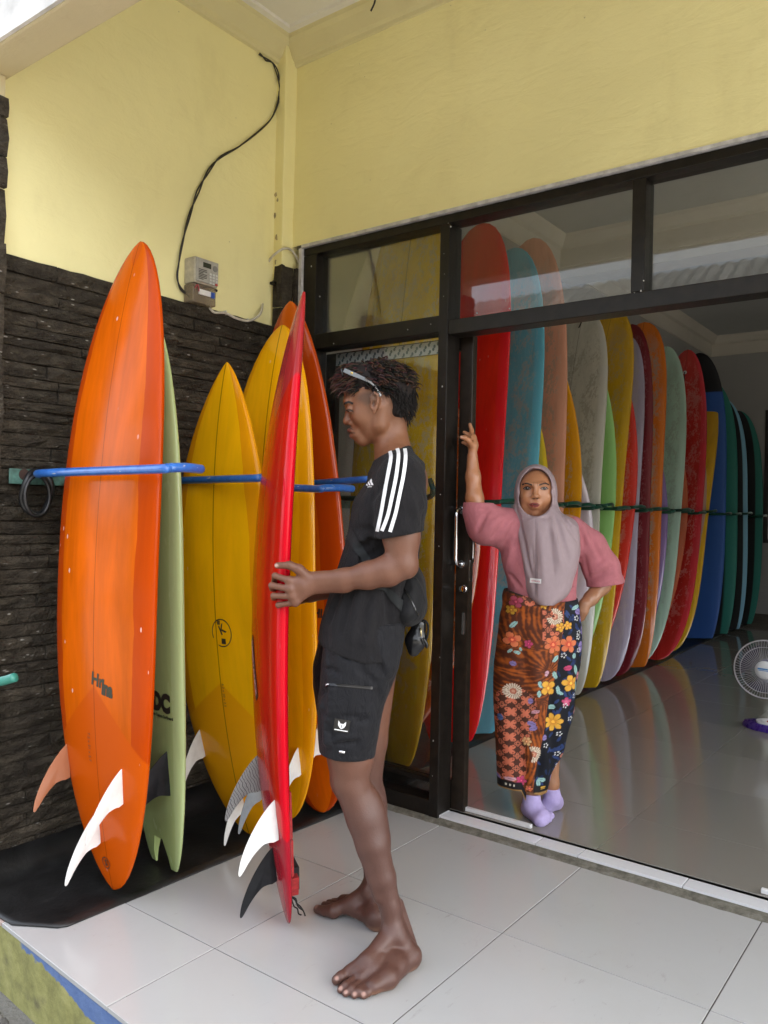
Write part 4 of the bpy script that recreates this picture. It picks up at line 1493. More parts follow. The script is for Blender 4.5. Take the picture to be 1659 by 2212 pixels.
class Sdf:
    def __init__(s, lo, hi, h):
        s.lo, s.h = np.array(lo, float), h
        s.n = np.ceil((np.array(hi) - s.lo) / h).astype(int) + 1
        s.a = np.full(s.n, 0.5, np.float32)
        s.ax = [(s.lo[i] + h * np.arange(s.n[i])).astype(np.float32) for i in range(3)]

    def win(s, lo, hi):
        i0 = np.clip(np.floor((np.array(lo) - s.lo) / s.h).astype(int), 0, s.n - 1)
        i1 = np.clip(np.ceil((np.array(hi) - s.lo) / s.h).astype(int) + 1, 1, s.n)
        sl = tuple(slice(a, max(b, a + 1)) for a, b in zip(i0, i1))
        X, Y, Z = np.meshgrid(*[s.ax[i][sl[i]] for i in range(3)], indexing='ij', sparse=True)
        return sl, X, Y, Z

    def put(s, sl, d, k, sub=False):
        a = s.a[sl]
        if sub:
            if k <= 0:
                s.a[sl] = np.maximum(a, -d)
                return
            h = np.clip(0.5 - 0.5 * (a + d) / k, 0, 1)
            s.a[sl] = a + (-d - a) * h + k * h * (1 - h)
        else:
            h = np.clip(0.5 + 0.5 * (a - d) / k, 0, 1)
            s.a[sl] = a + (d - a) * h - k * h * (1 - h)

    def cone(s, a, b, ra, rb, k=0.012, sub=False, flat=None):
        a, b = np.array(a, float), np.array(b, float)
        r = max(ra, rb) + k + 3 * s.h
        sl, X, Y, Z = s.win(np.minimum(a, b) - r, np.maximum(a, b) + r)
        ba = b - a
        L = max(1e-9, ba @ ba)
        px, py, pz = X - a[0], Y - a[1], Z - a[2]
        t = np.clip((px * ba[0] + py * ba[1] + pz * ba[2]) / L, 0, 1)
        dx, dy, dz = px - t * ba[0], py - t * ba[1], pz - t * ba[2]
        if flat is not None:
            ax, f = np.array(flat[0], float), flat[1]
            ax = ax / np.linalg.norm(ax)
            dd = (dx * ax[0] + dy * ax[1] + dz * ax[2]) * (1 / f - 1)
            dx, dy, dz = dx + dd * ax[0], dy + dd * ax[1], dz + dd * ax[2]
        d = np.sqrt(dx * dx + dy * dy + dz * dz) - (ra + (rb - ra) * t)
        if flat is not None and flat[1] < 1:
            d = d * (flat[1] * 0.5 + 0.5)
        s.put(sl, d.astype(np.float32), k, sub)
        return s

    def chain(s, pts, k=0.012, flat=None):
        for (p, r), (q, r2) in zip(pts, pts[1:]):
            s.cone(p, q, r, r2, k, flat=flat)
        return s

    def ell(s, c, r, k=0.012, sub=False, rot=0.0):
        """ellipsoid; rot = tilt in the u-w plane"""
        c, r = np.array(c, float), np.array(r, float)
        m = max(r) + k + 3 * s.h
        sl, X, Y, Z = s.win(c - m, c + m)
        x, y, z = X - c[0], Y - c[1], Z - c[2]
        if rot:
            cs, sn = math.cos(rot), math.sin(rot)
            x, z = x * cs + z * sn, -x * sn + z * cs
        k0 = np.sqrt((x / r[0]) ** 2 + (y / r[1]) ** 2 + (z / r[2]) ** 2)
        k1 = np.sqrt((x / r[0] ** 2) ** 2 + (y / r[1] ** 2) ** 2 + (z / r[2] ** 2) ** 2) + 1e-6
        s.put(sl, (k0 * (k0 - 1) / k1).astype(np.float32), k, sub)
        return s

    def table(s, rows, k=0.015, n=2.3, v0=0.0, sub=False, top=0.0, bot=0.0):
        """stacked cross sections: rows of (w, u_left, u_right, v_half[, v_centre])"""
        rows = sorted(rows)
        w = np.array([r[0] for r in rows])
        ul, ur, vh = (np.array([r[i] for r in rows]) for i in (1, 2, 3))
        vc = np.array([r[4] if len(r) > 4 else v0 for r in rows])
        m = 0.05
        sl, X, Y, Z = s.win((ul.min() - m, (vc - vh).min() - m, w[0] - m), (ur.max() + m, (vc + vh).max() + m, w[-1] + m))
        z = Z[0, 0]
        zz = np.clip(z, w[0], w[-1])

        def ip(y):
            v = np.interp(zz, w, y)
            g = max(1, int(0.012 / s.h))
            ker = np.ones(2 * g + 1) / (2 * g + 1)
            return np.convolve(np.pad(v, g, mode='edge'), ker, 'valid')[None, None, :]
        L, R, V, VC = ip(ul), ip(ur), ip(vh), ip(vc)
        a, c = (R - L) / 2, (R + L) / 2
        q = ((np.abs(X - c) / a) ** n + (np.abs(Y - VC) / V) ** n) ** (1 / n)
        d = (q - 1) * np.minimum(a, V)
        over = np.maximum(np.maximum(w[0] - Z, Z - w[-1]), 0)
        d = np.maximum(d, np.maximum(w[0] - Z, Z - w[-1])) + 0 * over
        s.put(sl, d.astype(np.float32), k, sub)
        return s

    def groove(s, a, b, wd, amp):
        """shallow furrow (amp > 0) or fold ridge (amp < 0) along a segment"""
        a, b = np.array(a, float), np.array(b, float)
        r = 3 * wd
        sl, X, Y, Z = s.win(np.minimum(a, b) - r, np.maximum(a, b) + r)
        ba = b - a
        L = max(1e-9, ba @ ba)
        px, py, pz = X - a[0], Y - a[1], Z - a[2]
        t = np.clip((px * ba[0] + py * ba[1] + pz * ba[2]) / L, 0, 1)
        d2 = (px - t * ba[0]) ** 2 + (py - t * ba[1]) ** 2 + (pz - t * ba[2]) ** 2
        fade = np.sin(np.pi * np.clip(t * 0.96 + 0.02, 0, 1)) ** 0.5
        s.a[sl] += (amp * fade * np.exp(-d2 / wd ** 2)).astype(np.float32)
        return s

    def crease(s, fig, a, b, wd, amp, side=-1):
        """furrow following the surface between two photo points"""
        P = []
        for t in np.linspace(0, 1, 7):
            x, y = a[0] + (b[0] - a[0]) * t, a[1] + (b[1] - a[1]) * t
            v = -0.34
            q = None
            while v < 0.25:
                p = fig(x, y, v)
                i = np.round((p - s.lo) / s.h).astype(int)
                if (i >= 0).all() and (i < s.n).all() and s.a[tuple(i)] < 0:
                    q = p
                    break
                v += s.h * 0.8
            if q is not None:
                P.append(q)
        n = len(P)
        if n < 2:
            return s
        P = np.array(P)
        sl, X, Y, Z = s.win(P.min(0) - 3 * wd, P.max(0) + 3 * wd)
        best = np.full(np.broadcast(X, Y, Z).shape, 9.0)
        fade = np.zeros_like(best)
        for i in range(n - 1):
            aa, ba = P[i], P[i + 1] - P[i]
            L = max(1e-9, ba @ ba)
            px, py, pz = X - aa[0], Y - aa[1], Z - aa[2]
            t = np.clip((px * ba[0] + py * ba[1] + pz * ba[2]) / L, 0, 1)
            d2 = (px - t * ba[0]) ** 2 + (py - t * ba[1]) ** 2 + (pz - t * ba[2]) ** 2
            m = d2 < best
            best = np.where(m, d2, best)
            fade = np.where(m, np.sin(np.pi * np.clip(((i + t) / (n - 1)) * 0.94 + 0.03, 0, 1)) ** 0.6, fade)
        s.a[sl] += (amp * fade * np.exp(-best / wd ** 2)).astype(np.float32)
        return s

    def ripple(s, amp, f, seed=0, aniso=(1, 1, 1)):
        r = np.random.default_rng(seed)
        X, Y, Z = np.meshgrid(*s.ax, indexing='ij', sparse=True)
        tot = 0
        for i in range(5):
            k = r.normal(size=3)
            k = k / np.linalg.norm(k) * f * (0.6 + 0.35 * i) * np.array(aniso)
            ph = r.uniform(0, 6.28)
            tot = tot + np.sin(k[0] * X + k[1] * Y + k[2] * Z + ph + 1.3 * np.sin(k[1] * 0.6 * X - k[0] * 0.5 * Z + ph)) / (1 + 0.5 * i)
        s.a += (amp * tot / 2).astype(np.float32)
        return s

    def cut(s, p, n, below=True):
        """keep the side the normal points away from"""
        X, Y, Z = np.meshgrid(*s.ax, indexing='ij', sparse=True)
        n = np.array(n, float)
        n = n / np.linalg.norm(n)
        d = (X - p[0]) * n[0] + (Y - p[1]) * n[1] + (Z - p[2]) * n[2]
        s.a = np.maximum(s.a, d.astype(np.float32))
        return s

    def mesh(s, adaptive=0.0):
        g = openvdb.FloatGrid(0.1)
        g.copyFromArray(np.clip(s.a, -0.03, 0.03).astype(np.float32))
        pts, quads = g.convertToQuads(0.0)
        return s.lo + np.asarray(pts) * s.h, np.asarray(quads)


def fig_obj(fig, name, pts, quads, mat_, parent, tint=None, smooth_it=0):
    co = np.empty((len(pts), 3))
    o3, e1, e2 = np.array(fig.O), np.array(fig.E1), np.array(fig.E2)
    co[:] = o3 + pts[:, :1] * e1 + pts[:, 1:2] * e2
    co[:, 2] = pts[:, 2]
    if smooth_it:
        nb = np.zeros_like(co)
        for _ in range(smooth_it):
            acc = np.zeros_like(co)
            cnt = np.zeros((len(co), 1))
            for i in range(4):
                a, b_ = quads[:, i], quads[:, (i + 1) % 4]
                np.add.at(acc, a, co[b_])
                np.add.at(acc, b_, co[a])
                np.add.at(cnt, a, 1)
                np.add.at(cnt, b_, 1)
            co = co * 0.4 + 0.6 * acc / np.maximum(cnt, 1)
    me = bpy.data.meshes.new(name)
    me.vertices.add(len(co))
    me.vertices.foreach_set('co', co.astype('f').ravel())
    me.loops.add(len(quads) * 4)
    me.loops.foreach_set('vertex_index', quads.astype('i').ravel())
    me.polygons.add(len(quads))
    me.polygons.foreach_set('loop_start', np.arange(0, len(quads) * 4, 4, dtype='i'))
    me.update(calc_edges=True)
    me.validate()
    # outward normals
    q = quads
    v0, v1, v2, v3 = (co[q[:, i]] for i in range(4))
    vol = np.einsum('ij,ij->i', np.cross(v0, v1), v2).sum() + np.einsum('ij,ij->i', np.cross(v0, v2), v3).sum()
    if vol < 0:
        me.flip_normals()
    if tint is not None:
        at = me.attributes.new('tint', 'FLOAT_COLOR', 'POINT')
        at.data.foreach_set('color', np.concatenate([tint, np.ones((len(tint), 1))], 1).astype('f').ravel())
    o = link(name, me, mat_, parent, True)
    o['_q'] = 0
    del o['_q']
    return o, BVHTree.FromPolygons([tuple(c) for c in co], [tuple(int(i) for i in f) for f in q])


def tint_mat(name, rough, bump=0.0, bscale=200, spec=0.5, sss=0.0, var=0.12, coat=0.0):
    t = NT(name)
    p = t.pos()
    c = t.attr('tint').outputs['Color']
    f = t.math('ADD', t.math('MULTIPLY', t.math('ADD', t.math('MULTIPLY', t.noise(p, 22, 6, 0.65), 0.65), t.math('MULTIPLY', t.noise(p, 150, 4, 0.7), 0.35)), var * 3), 1 - var * 1.5)
    c = t.mix(1.0, c, t.n('CombineColor', Red=f, Green=f, Blue=f).outputs[0], 'MULTIPLY')
    t.base(c, rough, spec=spec, sss=sss, coat=coat)
    if sss:
        t.p.inputs['Subsurface Radius'].default_value = (0.012, 0.005, 0.003)
        t.p.inputs['Subsurface Scale'].default_value = 0.6
    if bump:
        t.bump(t.noise(p, bscale, 4, 0.6), bump, 0.002)
    return t.m


def cloth_mat(name, col, rough=0.85, weave=900, fold=0.25, var=0.12, sheen=0.2):
    t = NT(name)
    p = t.pos()
    lo, hi = tuple(c * (1 - var) for c in col), tuple(c * (1 + var) for c in col)
    t.base(t.ramp(t.noise(p, 18, 6, 0.65), [(0.3, lo), (0.7, hi)]), rough, spec=0.15)
    t.p.inputs['Sheen Weight'].default_value = sheen * 0.2
    h = t.math('ADD', t.math('MULTIPLY', t.noise(t.vscale(p, (1, 1, 0.45)), 34, 5, 0.55, 1.0), 1.0), t.math('MULTIPLY', t.noise(p, weave, 2), 0.12))
    t.bump(h, fold, 0.012)
    return t.m


M['skin'] = tint_mat('skin', 0.44, 0.35, 240, 0.42, 0.06, 0.16)
M['shirt'] = cloth_mat('washed black cotton', (0.0145, 0.0135, 0.0147), 0.9, 900, 0.85)
M['shorts'] = cloth_mat('black nylon', (0.0105, 0.0105, 0.0128), 0.55, 600, 0.9)
M['bagcloth'] = cloth_mat('dark grey bag nylon', (0.010, 0.010, 0.011), 0.65, 500, 0.35)
M['hairm'] = tint_mat('hair', 0.6, 0.3, 300, 0.18, 0, 0.25)
M['black_gloss'] = mat('black gloss', (0.008, 0.008, 0.009), 0.18)
M['eye_white'] = mat('eye white', (0.24, 0.21, 0.19), 0.7, 0.03, 10, spec=0.1)
M['iris'] = mat('dark iris', (0.012, 0.007, 0.005), 0.4, 0.03, 10, spec=0.3)


def paint(pts, base):
    return np.tile(np.array(base, float), (len(pts), 1))


def dab(tint, pts, c, r, col, amt=1.0, sq=(1, 1, 1)):
    d = np.sqrt((((pts - np.array(c)) / np.array(sq)) ** 2).sum(1)) / r
    w = np.clip(1.35 - d * 1.35, 0, 1)[:, None] * amt
    w = np.clip(w * 1.6, 0, amt)
    tint[:] = tint * (1 - w) + np.array(col) * w


def ball(fig, name, c, r, mat_, parent, sq=(1, 1, 1), n=14):
    b = MB()
    prof = [(math.sin(a) * r, -math.cos(a) * r) for a in np.linspace(0.01, math.pi - 0.01, n)]
    for (rr, hh) in prof:
        for k in range(n):
            a = 2 * math.pi * k / n
            b.v.append(fig.world((c[0] + rr * math.cos(a) * sq[0], c[1] + hh * sq[1], c[2] + rr * math.sin(a) * sq[2])))
    for i in range(n - 1):
        for k in range(n):
            b.f.append((i * n + k, i * n + (k + 1) % n, (i + 1) * n + (k + 1) % n, (i + 1) * n + k))
    return b.obj(name, mat_, parent, True)


def ftube(fig, name, pts, r, mat_, parent, n=8, sm=6):
    P = smooth_path([fig.world(p) for p in pts], sm) if sm else [fig.world(p) for p in pts]
    if hasattr(r, '__len__'):
        r = list(np.interp(np.linspace(0, 1, len(P)), np.linspace(0, 1, len(r)), r))
    return MB().tube(P, r, n).obj(name, mat_, parent, True)


def fdecal(fig, name, shape2, px, py, scale, bvh, mat_, parent, rot=0.0, off=0.0012, v=-0.5):
    """print laid on a garment, facing the street side"""
    w = (at_d(px, py, 1.0) - CO).normalized()
    o = (hit(bvh, CO + w, w, 0) or fig.world(fig(px, py, 0))) - fig.E2 * 0.3
    c, s_ = math.cos(rot), math.sin(rot)
    U = fig.E1 * c + Vector((0, 0, 1)) * s_
    V = Vector((0, 0, 1)) * c - fig.E1 * s_
    vs, fs = shape2
    d = fig.E2
    out = []
    keep = {}
    for i, (a, b_) in enumerate(vs):
        p = o + U * (a * scale) + V * (b_ * scale)
        r = hit(bvh, p, d, off)
        if r is not None:
            keep[i] = len(out)
            out.append(tuple(r))
    fs = [tuple(keep[i] for i in f) for f in fs if all(i in keep for i in f)]
    me = bpy.data.meshes.new(name)
    me.from_pydata(out, [], fs)
    return link(name, me, mat_, parent, True)


def ribbon_px(fig, name, pts, width, bvh, mat_, parent, off=0.0015, sm=10, v=-0.6):
    """band following photo points, dropped onto a garment along the viewing side"""
    P = smooth_path([Vector((p[0], p[1], 0)) for p in pts], sm)
    b = MB()
    rows = []
    for i, p in enumerate(P):
        q, r = P[max(i - 1, 0)], P[min(i + 1, len(P) - 1)]
        t_ = (r - q).normalized()
        n_ = Vector((-t_.y, t_.x, 0))
        row = []
        for k in (-1, -0.33, 0.33, 1):
            s_ = p + n_ * (width / 2 * k)
            w = at_d(s_.x, s_.y, 1.0) - CO
            h_ = hit(bvh, CO + w * 1.0, w.normalized(), off)
            row.append(h_)
        rows.append(row)
    idx = {}
    for i, row in enumerate(rows):
        for k, h_ in enumerate(row):
            if h_ is not None:
                idx[(i, k)] = len(b.v)
                b.v.append(tuple(h_))
    for i in range(len(rows) - 1):
        for k in range(3):
            q = [(i, k), (i, k + 1), (i + 1, k + 1), (i + 1, k)]
            if all(c in idx for c in q):
                pp_ = [Vector(b.v[idx[c]]) for c in q]
                if max((pp_[j] - pp_[(j + 1) % 4]).length for j in range(4)) < 0.05:
                    b.f.append(tuple(idx[c] for c in q))
    return b.obj(name, mat_, parent, True, fix=False)
# ================================================================== THE MAN
F = Fig(2.38, 800)
man = thing('person', 'barefoot young man in black t-shirt and cargo shorts holding the red surfboard', 'person', F.O)
H = 0.0036
S = Sdf((-0.40, -0.34, -0.004), (0.24, 0.46, 1.76), H)
# torso core (under the shirt) and neck
S.cone(F(862, 1040), F(805, 1330), 0.085, 0.085, 0.03)
S.cone(F(862, 1035, -0.15), F(862, 1035, 0.15), 0.055, 0.055, 0.03)
S.cone(F(795, 1340, -0.07), F(795, 1340, 0.07), 0.09, 0.09, 0.03)
S.cone(F(840, 900), F(853, 995), 0.046, 0.052, 0.012, flat=((0, 1, 0), 0.9))
S.cone(F(832, 920), F(837, 990), 0.030, 0.033, 0.02)
S.cone(F(852, 985, -0.03), F(866, 1020, -0.12), 0.045, 0.05, 0.03)
S.cone(F(852, 985, 0.03), F(866, 1020, 0.12), 0.045, 0.05, 0.03)
# sternomastoid
S.cone(F(828, 905, -0.046), F(826, 985, -0.018), 0.009, 0.009, 0.014)
# head
S.ell(F(814, 850), (0.096, 0.075, 0.086), 0.02)
S.ell(F(848, 872), (0.055, 0.066, 0.06), 0.03)
S.ell(F(796, 893), (0.054, 0.062, 0.078), 0.025, rot=0.20)
for sg in (-1, 1):
    S.cone(F(786, 949, 0), F(820, 916, 0.047 * sg), 0.0155, 0.0175, 0.016)
    S.cone(F(820, 916, 0.047 * sg), F(822, 880, 0.06 * sg), 0.0175, 0.015, 0.02)
    S.ell(F(778, 898, 0.040 * sg), (0.020, 0.016, 0.020), 0.02)
S.ell(F(783, 950), (0.018, 0.02, 0.0165), 0.012)
S.cone(F(751, 868, -0.036), F(751, 868, 0.036), 0.011, 0.011, 0.016)
for sg in (-1, 1):
    S.ell(F(750.5, 886, 0.033 * sg), (0.013, 0.018, 0.011), 0.012, sub=True)
S.cone(F(755, 880), F(751, 907), 0.0088, 0.0125, 0.008)
S.ell(F(749.5, 910.5), (0.0125, 0.0130, 0.0108), 0.005)
for sg in (-1, 1):
    S.ell(F(759, 914, 0.0145 * sg), (0.011, 0.0085, 0.0085), 0.006)
    S.ell(F(757.5, 920, 0.009 * sg), (0.005, 0.004, 0.005), 0.003, sub=True)
S.ell(F(773, 934), (0.021, 0.028, 0.026), 0.012)
S.cone(F(760, 930.5, -0.017), F(756, 929.5, 0), 0.0052, 0.0078, 0.004)
S.cone(F(756, 929.5, 0), F(760, 930.5, 0.017), 0.0078, 0.0052, 0.004)
S.cone(F(765, 940, -0.015), F(761, 941, 0), 0.0054, 0.0078, 0.005)
S.cone(F(761, 941, 0), F(765, 940, 0.015), 0.0078, 0.0054, 0.005)
S.cone(F(757, 935.5, -0.02), F(757, 935.5, 0.02), 0.0022, 0.0022, 0.002, sub=True)
S.groove(F(768, 948.5, -0.025), F(768, 948.5, 0.025), 0.006, 0.002)
for sg in (-1, 1):     # eyelids, half closed: he looks down
    S.ell(F(757.5, 884.5, 0.031 * sg), (0.0135, 0.0155, 0.0125), 0.004)
    pass
# ears
for sg in (-1, 1):
    v = 0.080 * sg
    S.ell(F(810, 868, v), (0.0150, 0.008, 0.028), 0.004, rot=-0.2)
    S.chain([(F(803, 872, v + .006 * sg), .0035), (F(801, 857, v + .008 * sg), .0042), (F(807, 848, v + .010 * sg), .0045), (F(815.5, 853, v + .010 * sg), .0045),
             (F(816, 868, v + .009 * sg), .0042), (F(811, 882, v + .007 * sg), .0042), (F(808, 891, v + .004 * sg), .005)], 0.003)
    S.ell(F(807, 872, v + 0.009 * sg), (0.0068, 0.008, 0.013), 0.002, sub=True, rot=-0.2)
    S.ell(F(811, 861, v + 0.011 * sg), (0.005, 0.004, 0.007), 0.003, sub=True, rot=-0.2)
# near arm
sh, el = F(866, 1040, -0.185), F(871, 1213, -0.215)
S.chain([(sh, 0.055), (F(868, 1110, -0.205), 0.049), (F(871, 1160, -0.212), 0.0435), (el, 0.038)], 0.016)
S.cone(F(850, 1150, -0.215), F(858, 1185, -0.215), 0.03, 0.026, 0.03)
S.ell(F(884, 1228, -0.212), (0.021, 0.021, 0.022), 0.02)
S.chain([(F(868, 1220, -0.215), 0.038), (F(838, 1233, -0.212), 0.0405), (F(795, 1243, -0.203), 0.0360), (F(745, 1252, -0.19), 0.0280), (F(700, 1257, -0.178), 0.0225)], 0.015)
S.cone(F(745, 1266, -0.19), F(690, 1270, -0.172), 0.016, 0.0125, 0.018)
S.cone(F(740, 1246, -0.195), F(676, 1249, -0.178), 0.016, 0.015, 0.018)
# near hand on the rail
wr = F(680, 1259, -0.176)
S.chain([(F(700, 1257, -0.178), 0.024), (wr, 0.0235), (F(655, 1264, -0.184), 0.024)], 0.014, flat=((0, 1, 0), 0.75))
mcp = [F(625, 1254, -0.190), F(627, 1273, -0.193), F(632, 1288, -0.190), F(638, 1301, -0.184)]
pip = [F(594, 1243.5, -0.178), F(587, 1264.5, -0.178), F(591, 1287, -0.174), F(601, 1307, -0.168)]
dip = [F(592, 1256, -0.140), F(588, 1272, -0.138), F(591, 1292, -0.135), F(601, 1309, -0.135)]
tip = [F(599, 1259, -0.112), F(597, 1274, -0.108), F(599, 1293, -0.107), F(607, 1308, -0.112)]
fr = [0.0092, 0.0095, 0.0090, 0.0082]
for a, b_, c, d, r in zip(mcp, pip, dip, tip, fr):
    S.cone(wr, a, 0.018, 0.0115, 0.012, flat=((0, 1, 0), 0.7))
    S.ell(a, (0.0118, 0.0118, 0.0118), 0.006)
    S.cone(a, b_, r * 1.04, r * 0.94, 0.004)
    S.ell(b_, (r * 1.06, r * 1.06, r * 1.06), 0.002)
    S.cone(b_, c, r * 0.95, r * 0.86, 0.002)
    S.cone(c, d, r * 0.86, r * 0.74, 0.002)
    S.groove(wr, a, 0.004, -0.0015)
th = [F(664, 1247, -0.182), F(646, 1230, -0.190), F(626, 1221, -0.192), F(599, 1221.5, -0.186)]
S.chain([(th[0], 0.016), (th[1], 0.0135), (th[2], 0.0108), (th[3], 0.0088)], 0.006)
# far arm and fingers around the far rail
S.chain([(F(850, 1040, 0.17), 0.05), (F(845, 1215, 0.21), 0.04), (F(760, 1262, 0.22), 0.037), (F(672, 1283, 0.27), 0.025)], 0.02)
S.chain([(F(672, 1283, 0.27), 0.024), (F(610, 1298, 0.345), 0.026)], 0.014)
for j, (y, x) in enumerate(((1281, 546), (1296, 541.5), (1312, 537.5), (1324, 534))):
    S.chain([(F(605, y + 4, 0.36), 0.0115), (F(x + 14, y, 0.384), 0.0095), (F(x - 2, y + 1, 0.352), 0.0088), (F(x + 3, y + 1, 0.322), 0.0075)], 0.004)
# near leg
S.chain([(F(780, 1420, -0.09), 0.085), (F(760, 1560, -0.10), 0.072), (F(757, 1632, -0.105), 0.0625), (F(757, 1688, -0.11), 0.0525)], 0.02)
S.ell(F(742, 1683, -0.115), (0.032, 0.034, 0.036), 0.02)
S.chain([(F(757, 1688, -0.11), 0.049), (F(786, 1765, -0.115), 0.047), (F(806, 1822, -0.12), 0.0445), (F(826, 1895, -0.12), 0.0365), (F(842, 1955, -0.12), 0.0295), (F(850, 2008, -0.125), 0.0300)], 0.012)
S.ell(F(808, 1768, -0.105), (0.038, 0.042, 0.095), 0.02, rot=0.24)
S.cone(F(742, 1705, -0.13), F(816, 1940, -0.135), 0.012, 0.010, 0.02)
S.ell(F(866, 2030, -0.148), (0.011, 0.011, 0.013), 0.022)
S.cone(F(864, 1950, -0.10), F(892, 2045, -0.10), 0.010, 0.014, 0.016)
g = F.fl
S.cone(F(852, 2008, -0.125), g(883, 2064, 0.034), 0.028, 0.030, 0.015)
S.ell(g(885, 2064, 0.032), (0.033, 0.030, 0.032), 0.012)
S.cone(g(880, 2070, 0.028), g(838, 2112, 0.026), 0.029, 0.026, 0.02)
S.cone(g(838, 2112, 0.026), g(806, 2131, 0.021), 0.026, 0.020, 0.015)
S.cone(F(848, 2012, -0.13), g(795, 2076, 0.050), 0.028, 0.022, 0.018)
S.cone(g(795, 2076, 0.050), g(757, 2099, 0.025), 0.022, 0.019, 0.018)
S.cone(g(850, 2080, 0.038), g(780, 2112, 0.024), 0.028, 0.018, 0.02)
toes = [((754, 2100, .023), (737, 2110, .020), (727, 2117, .015), .0155, .0135), ((770, 2113, .021), (748, 2128, .019), (735, 2138, .0105), .0115, .0095), ((782, 2120, .020), (760, 2136, .018), (746, 2146, .0105), .011, .0092),
        ((794, 2126, .019), (776, 2141, .017), (765, 2150, .0100), .011, .0092), ((806, 2132, .018), (793, 2144, .015), (785, 2151, .0095), .0115, .0090)]
nails = []
for a, b_, c, r1, r2 in toes:
    S.chain([(g(*a), r1), (g(*b_), r1 * 0.92), (g(*c), r2)], 0.005)
    nails.append(g(c[0] + 0.5, c[1] - 3.5, c[2] + 0.008))
for a in toes[:4]:
    S.groove(g(830, 2060, 0.07), g(a[0][0], a[0][1], a[0][2] + 0.014), 0.0045, -0.0022)
# far leg and foot
S.chain([(F(800, 1420, 0.10), 0.085), (F(790, 1600, 0.12), 0.066), (F(788, 1690, 0.13), 0.052), (F(800, 1765, 0.135), 0.044), (F(806, 1860, 0.13), 0.032), (F(806, 1915, 0.125), 0.027)], 0.012)
S.ell(F(812, 1745, 0.14), (0.034, 0.038, 0.08), 0.02)
S.cone(F(806, 1915, 0.125), g(815, 1983, 0.034), 0.027, 0.030, 0.015)
S.ell(g(815, 1983, 0.034), (0.034, 0.033, 0.034), 0.015)
S.cone(g(815, 1983, 0.032), g(762, 1962, 0.034), 0.029, 0.023, 0.02)
S.cone(F(803, 1915, 0.12), g(765, 1948, 0.052), 0.027, 0.022, 0.018)
S.cone(g(765, 1948, 0.052), g(722, 1967, 0.025), 0.022, 0.020, 0.018)
S.cone(g(790, 1950, 0.04), g(742, 1946, 0.026), 0.025, 0.02, 0.02)
S.chain([(g(720, 1968, 0.026), 0.023), (g(703, 1968, 0.020), 0.0155), (g(686, 1964, 0.015), 0.0135)], 0.006)
for a, c, r in (((728, 1958, .024), (700, 1954, .012), .010), ((736, 1952, .022), (710, 1949, .011), .0095), ((742, 1948, .020), (720, 1946, .010), .0092), ((748, 1945, .018), (731, 1944, .0095), .0088)):
    S.chain([(g(*a), r * 1.15), (g(*c), r)], 0.004)
S.ell(F(792, 1925, 0.10), (0.012, 0.011, 0.014), 0.012)
pts, quads = S.mesh()
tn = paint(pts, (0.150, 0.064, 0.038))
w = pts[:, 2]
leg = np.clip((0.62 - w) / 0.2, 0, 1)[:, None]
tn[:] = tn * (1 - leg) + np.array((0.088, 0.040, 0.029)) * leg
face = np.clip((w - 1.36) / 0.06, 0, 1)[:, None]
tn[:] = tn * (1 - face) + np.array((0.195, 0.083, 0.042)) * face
for sg in (-1, 1):
    dab(tn, pts, F(750, 930, 0.0), 0.024, (0.135, 0.05, 0.034), 0.5, (1, 1, 0.28))
dab(tn, pts, F(762, 941, 0), 0.020, (0.25, 0.095, 0.07), 0.7, (1, 1.1, 0.45))
dab(tn, pts, F(757, 929.5, 0), 0.020, (0.12, 0.045, 0.034), 0.8, (1, 1.1, 0.36))
dab(tn, pts, F(756, 924, 0), 0.026, (0.075, 0.035, 0.022), 0.45, (0.7, 1.0, 0.3))
# shaved sides above the ear
dab(tn, pts, F(792, 858, -0.08), 0.05, (0.075, 0.038, 0.024), 0.75, (0.85, 1, 0.42))
dab(tn, pts, F(792, 866, -0.08), 0.03, (0.11, 0.055, 0.032), 0.6, (0.6, 1, 0.6))
dab(tn, pts, F(807, 872, -0.085), 0.008, (0.05, 0.02, 0.012), 0.8, (0.8, 1, 1.3))  # hollow of the ear painted dark to stand in for its shade
for q in nails:
    dab(tn, pts, q, 0.0075, (0.42, 0.25, 0.20), 0.8)
dab(tn, pts, F(593, 1222, -0.197), 0.010, (0.55, 0.36, 0.30), 0.95, (1.2, 1, 0.9))
for (x, y, z) in ((684, 1959, 0.024),):
    dab(tn, pts, g(x, y, z), 0.010, (0.36, 0.22, 0.18), 0.7)
for q in ((880, 2088, 0.012), (838, 2125, 0.008), (806, 2140, 0.008), (812, 2003, 0.012), (770, 1980, 0.012)):
    dab(tn, pts, g(*q), 0.03, (0.30, 0.15, 0.085), 0.5, (1.3, 1.3, 0.6))
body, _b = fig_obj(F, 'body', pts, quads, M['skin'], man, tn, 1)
browm = mat('eyebrow hair', (0.014, 0.009, 0.007), 0.8)
for k in range(2):
    nm = 'eyebrow' if k == 0 else 'eyelash'
    if k == 0:
        ribbon_px(F, nm, ((741, 876.5), (746, 871), (754, 868.5), (763, 872)), 4.2, _b, browm, body, 0.0014, 5)
    else:
        ribbon_px(F, nm, ((748.5, 887.5), (753, 885), (759, 886), (764, 889)), 2.2, _b, browm, body, 0.0016, 5)
ribbon_px(F, 'eye', ((754, 888.4), (757, 888.2), (759, 888.6)), 1.0, _b, M['eye_white'], body, 0.0011, 5)
ribbon_px(F, 'iris', ((751, 888.5), (754.5, 888.2)), 1.9, _b, M['iris'], body, 0.0019, 3)
ribbon_px(F, 'moustache', ((752, 923), (756, 925), (763, 928.5)), 2.4, _b, mat('thin moustache', (0.05, 0.024, 0.016), 0.8), body, 0.0007, 5)
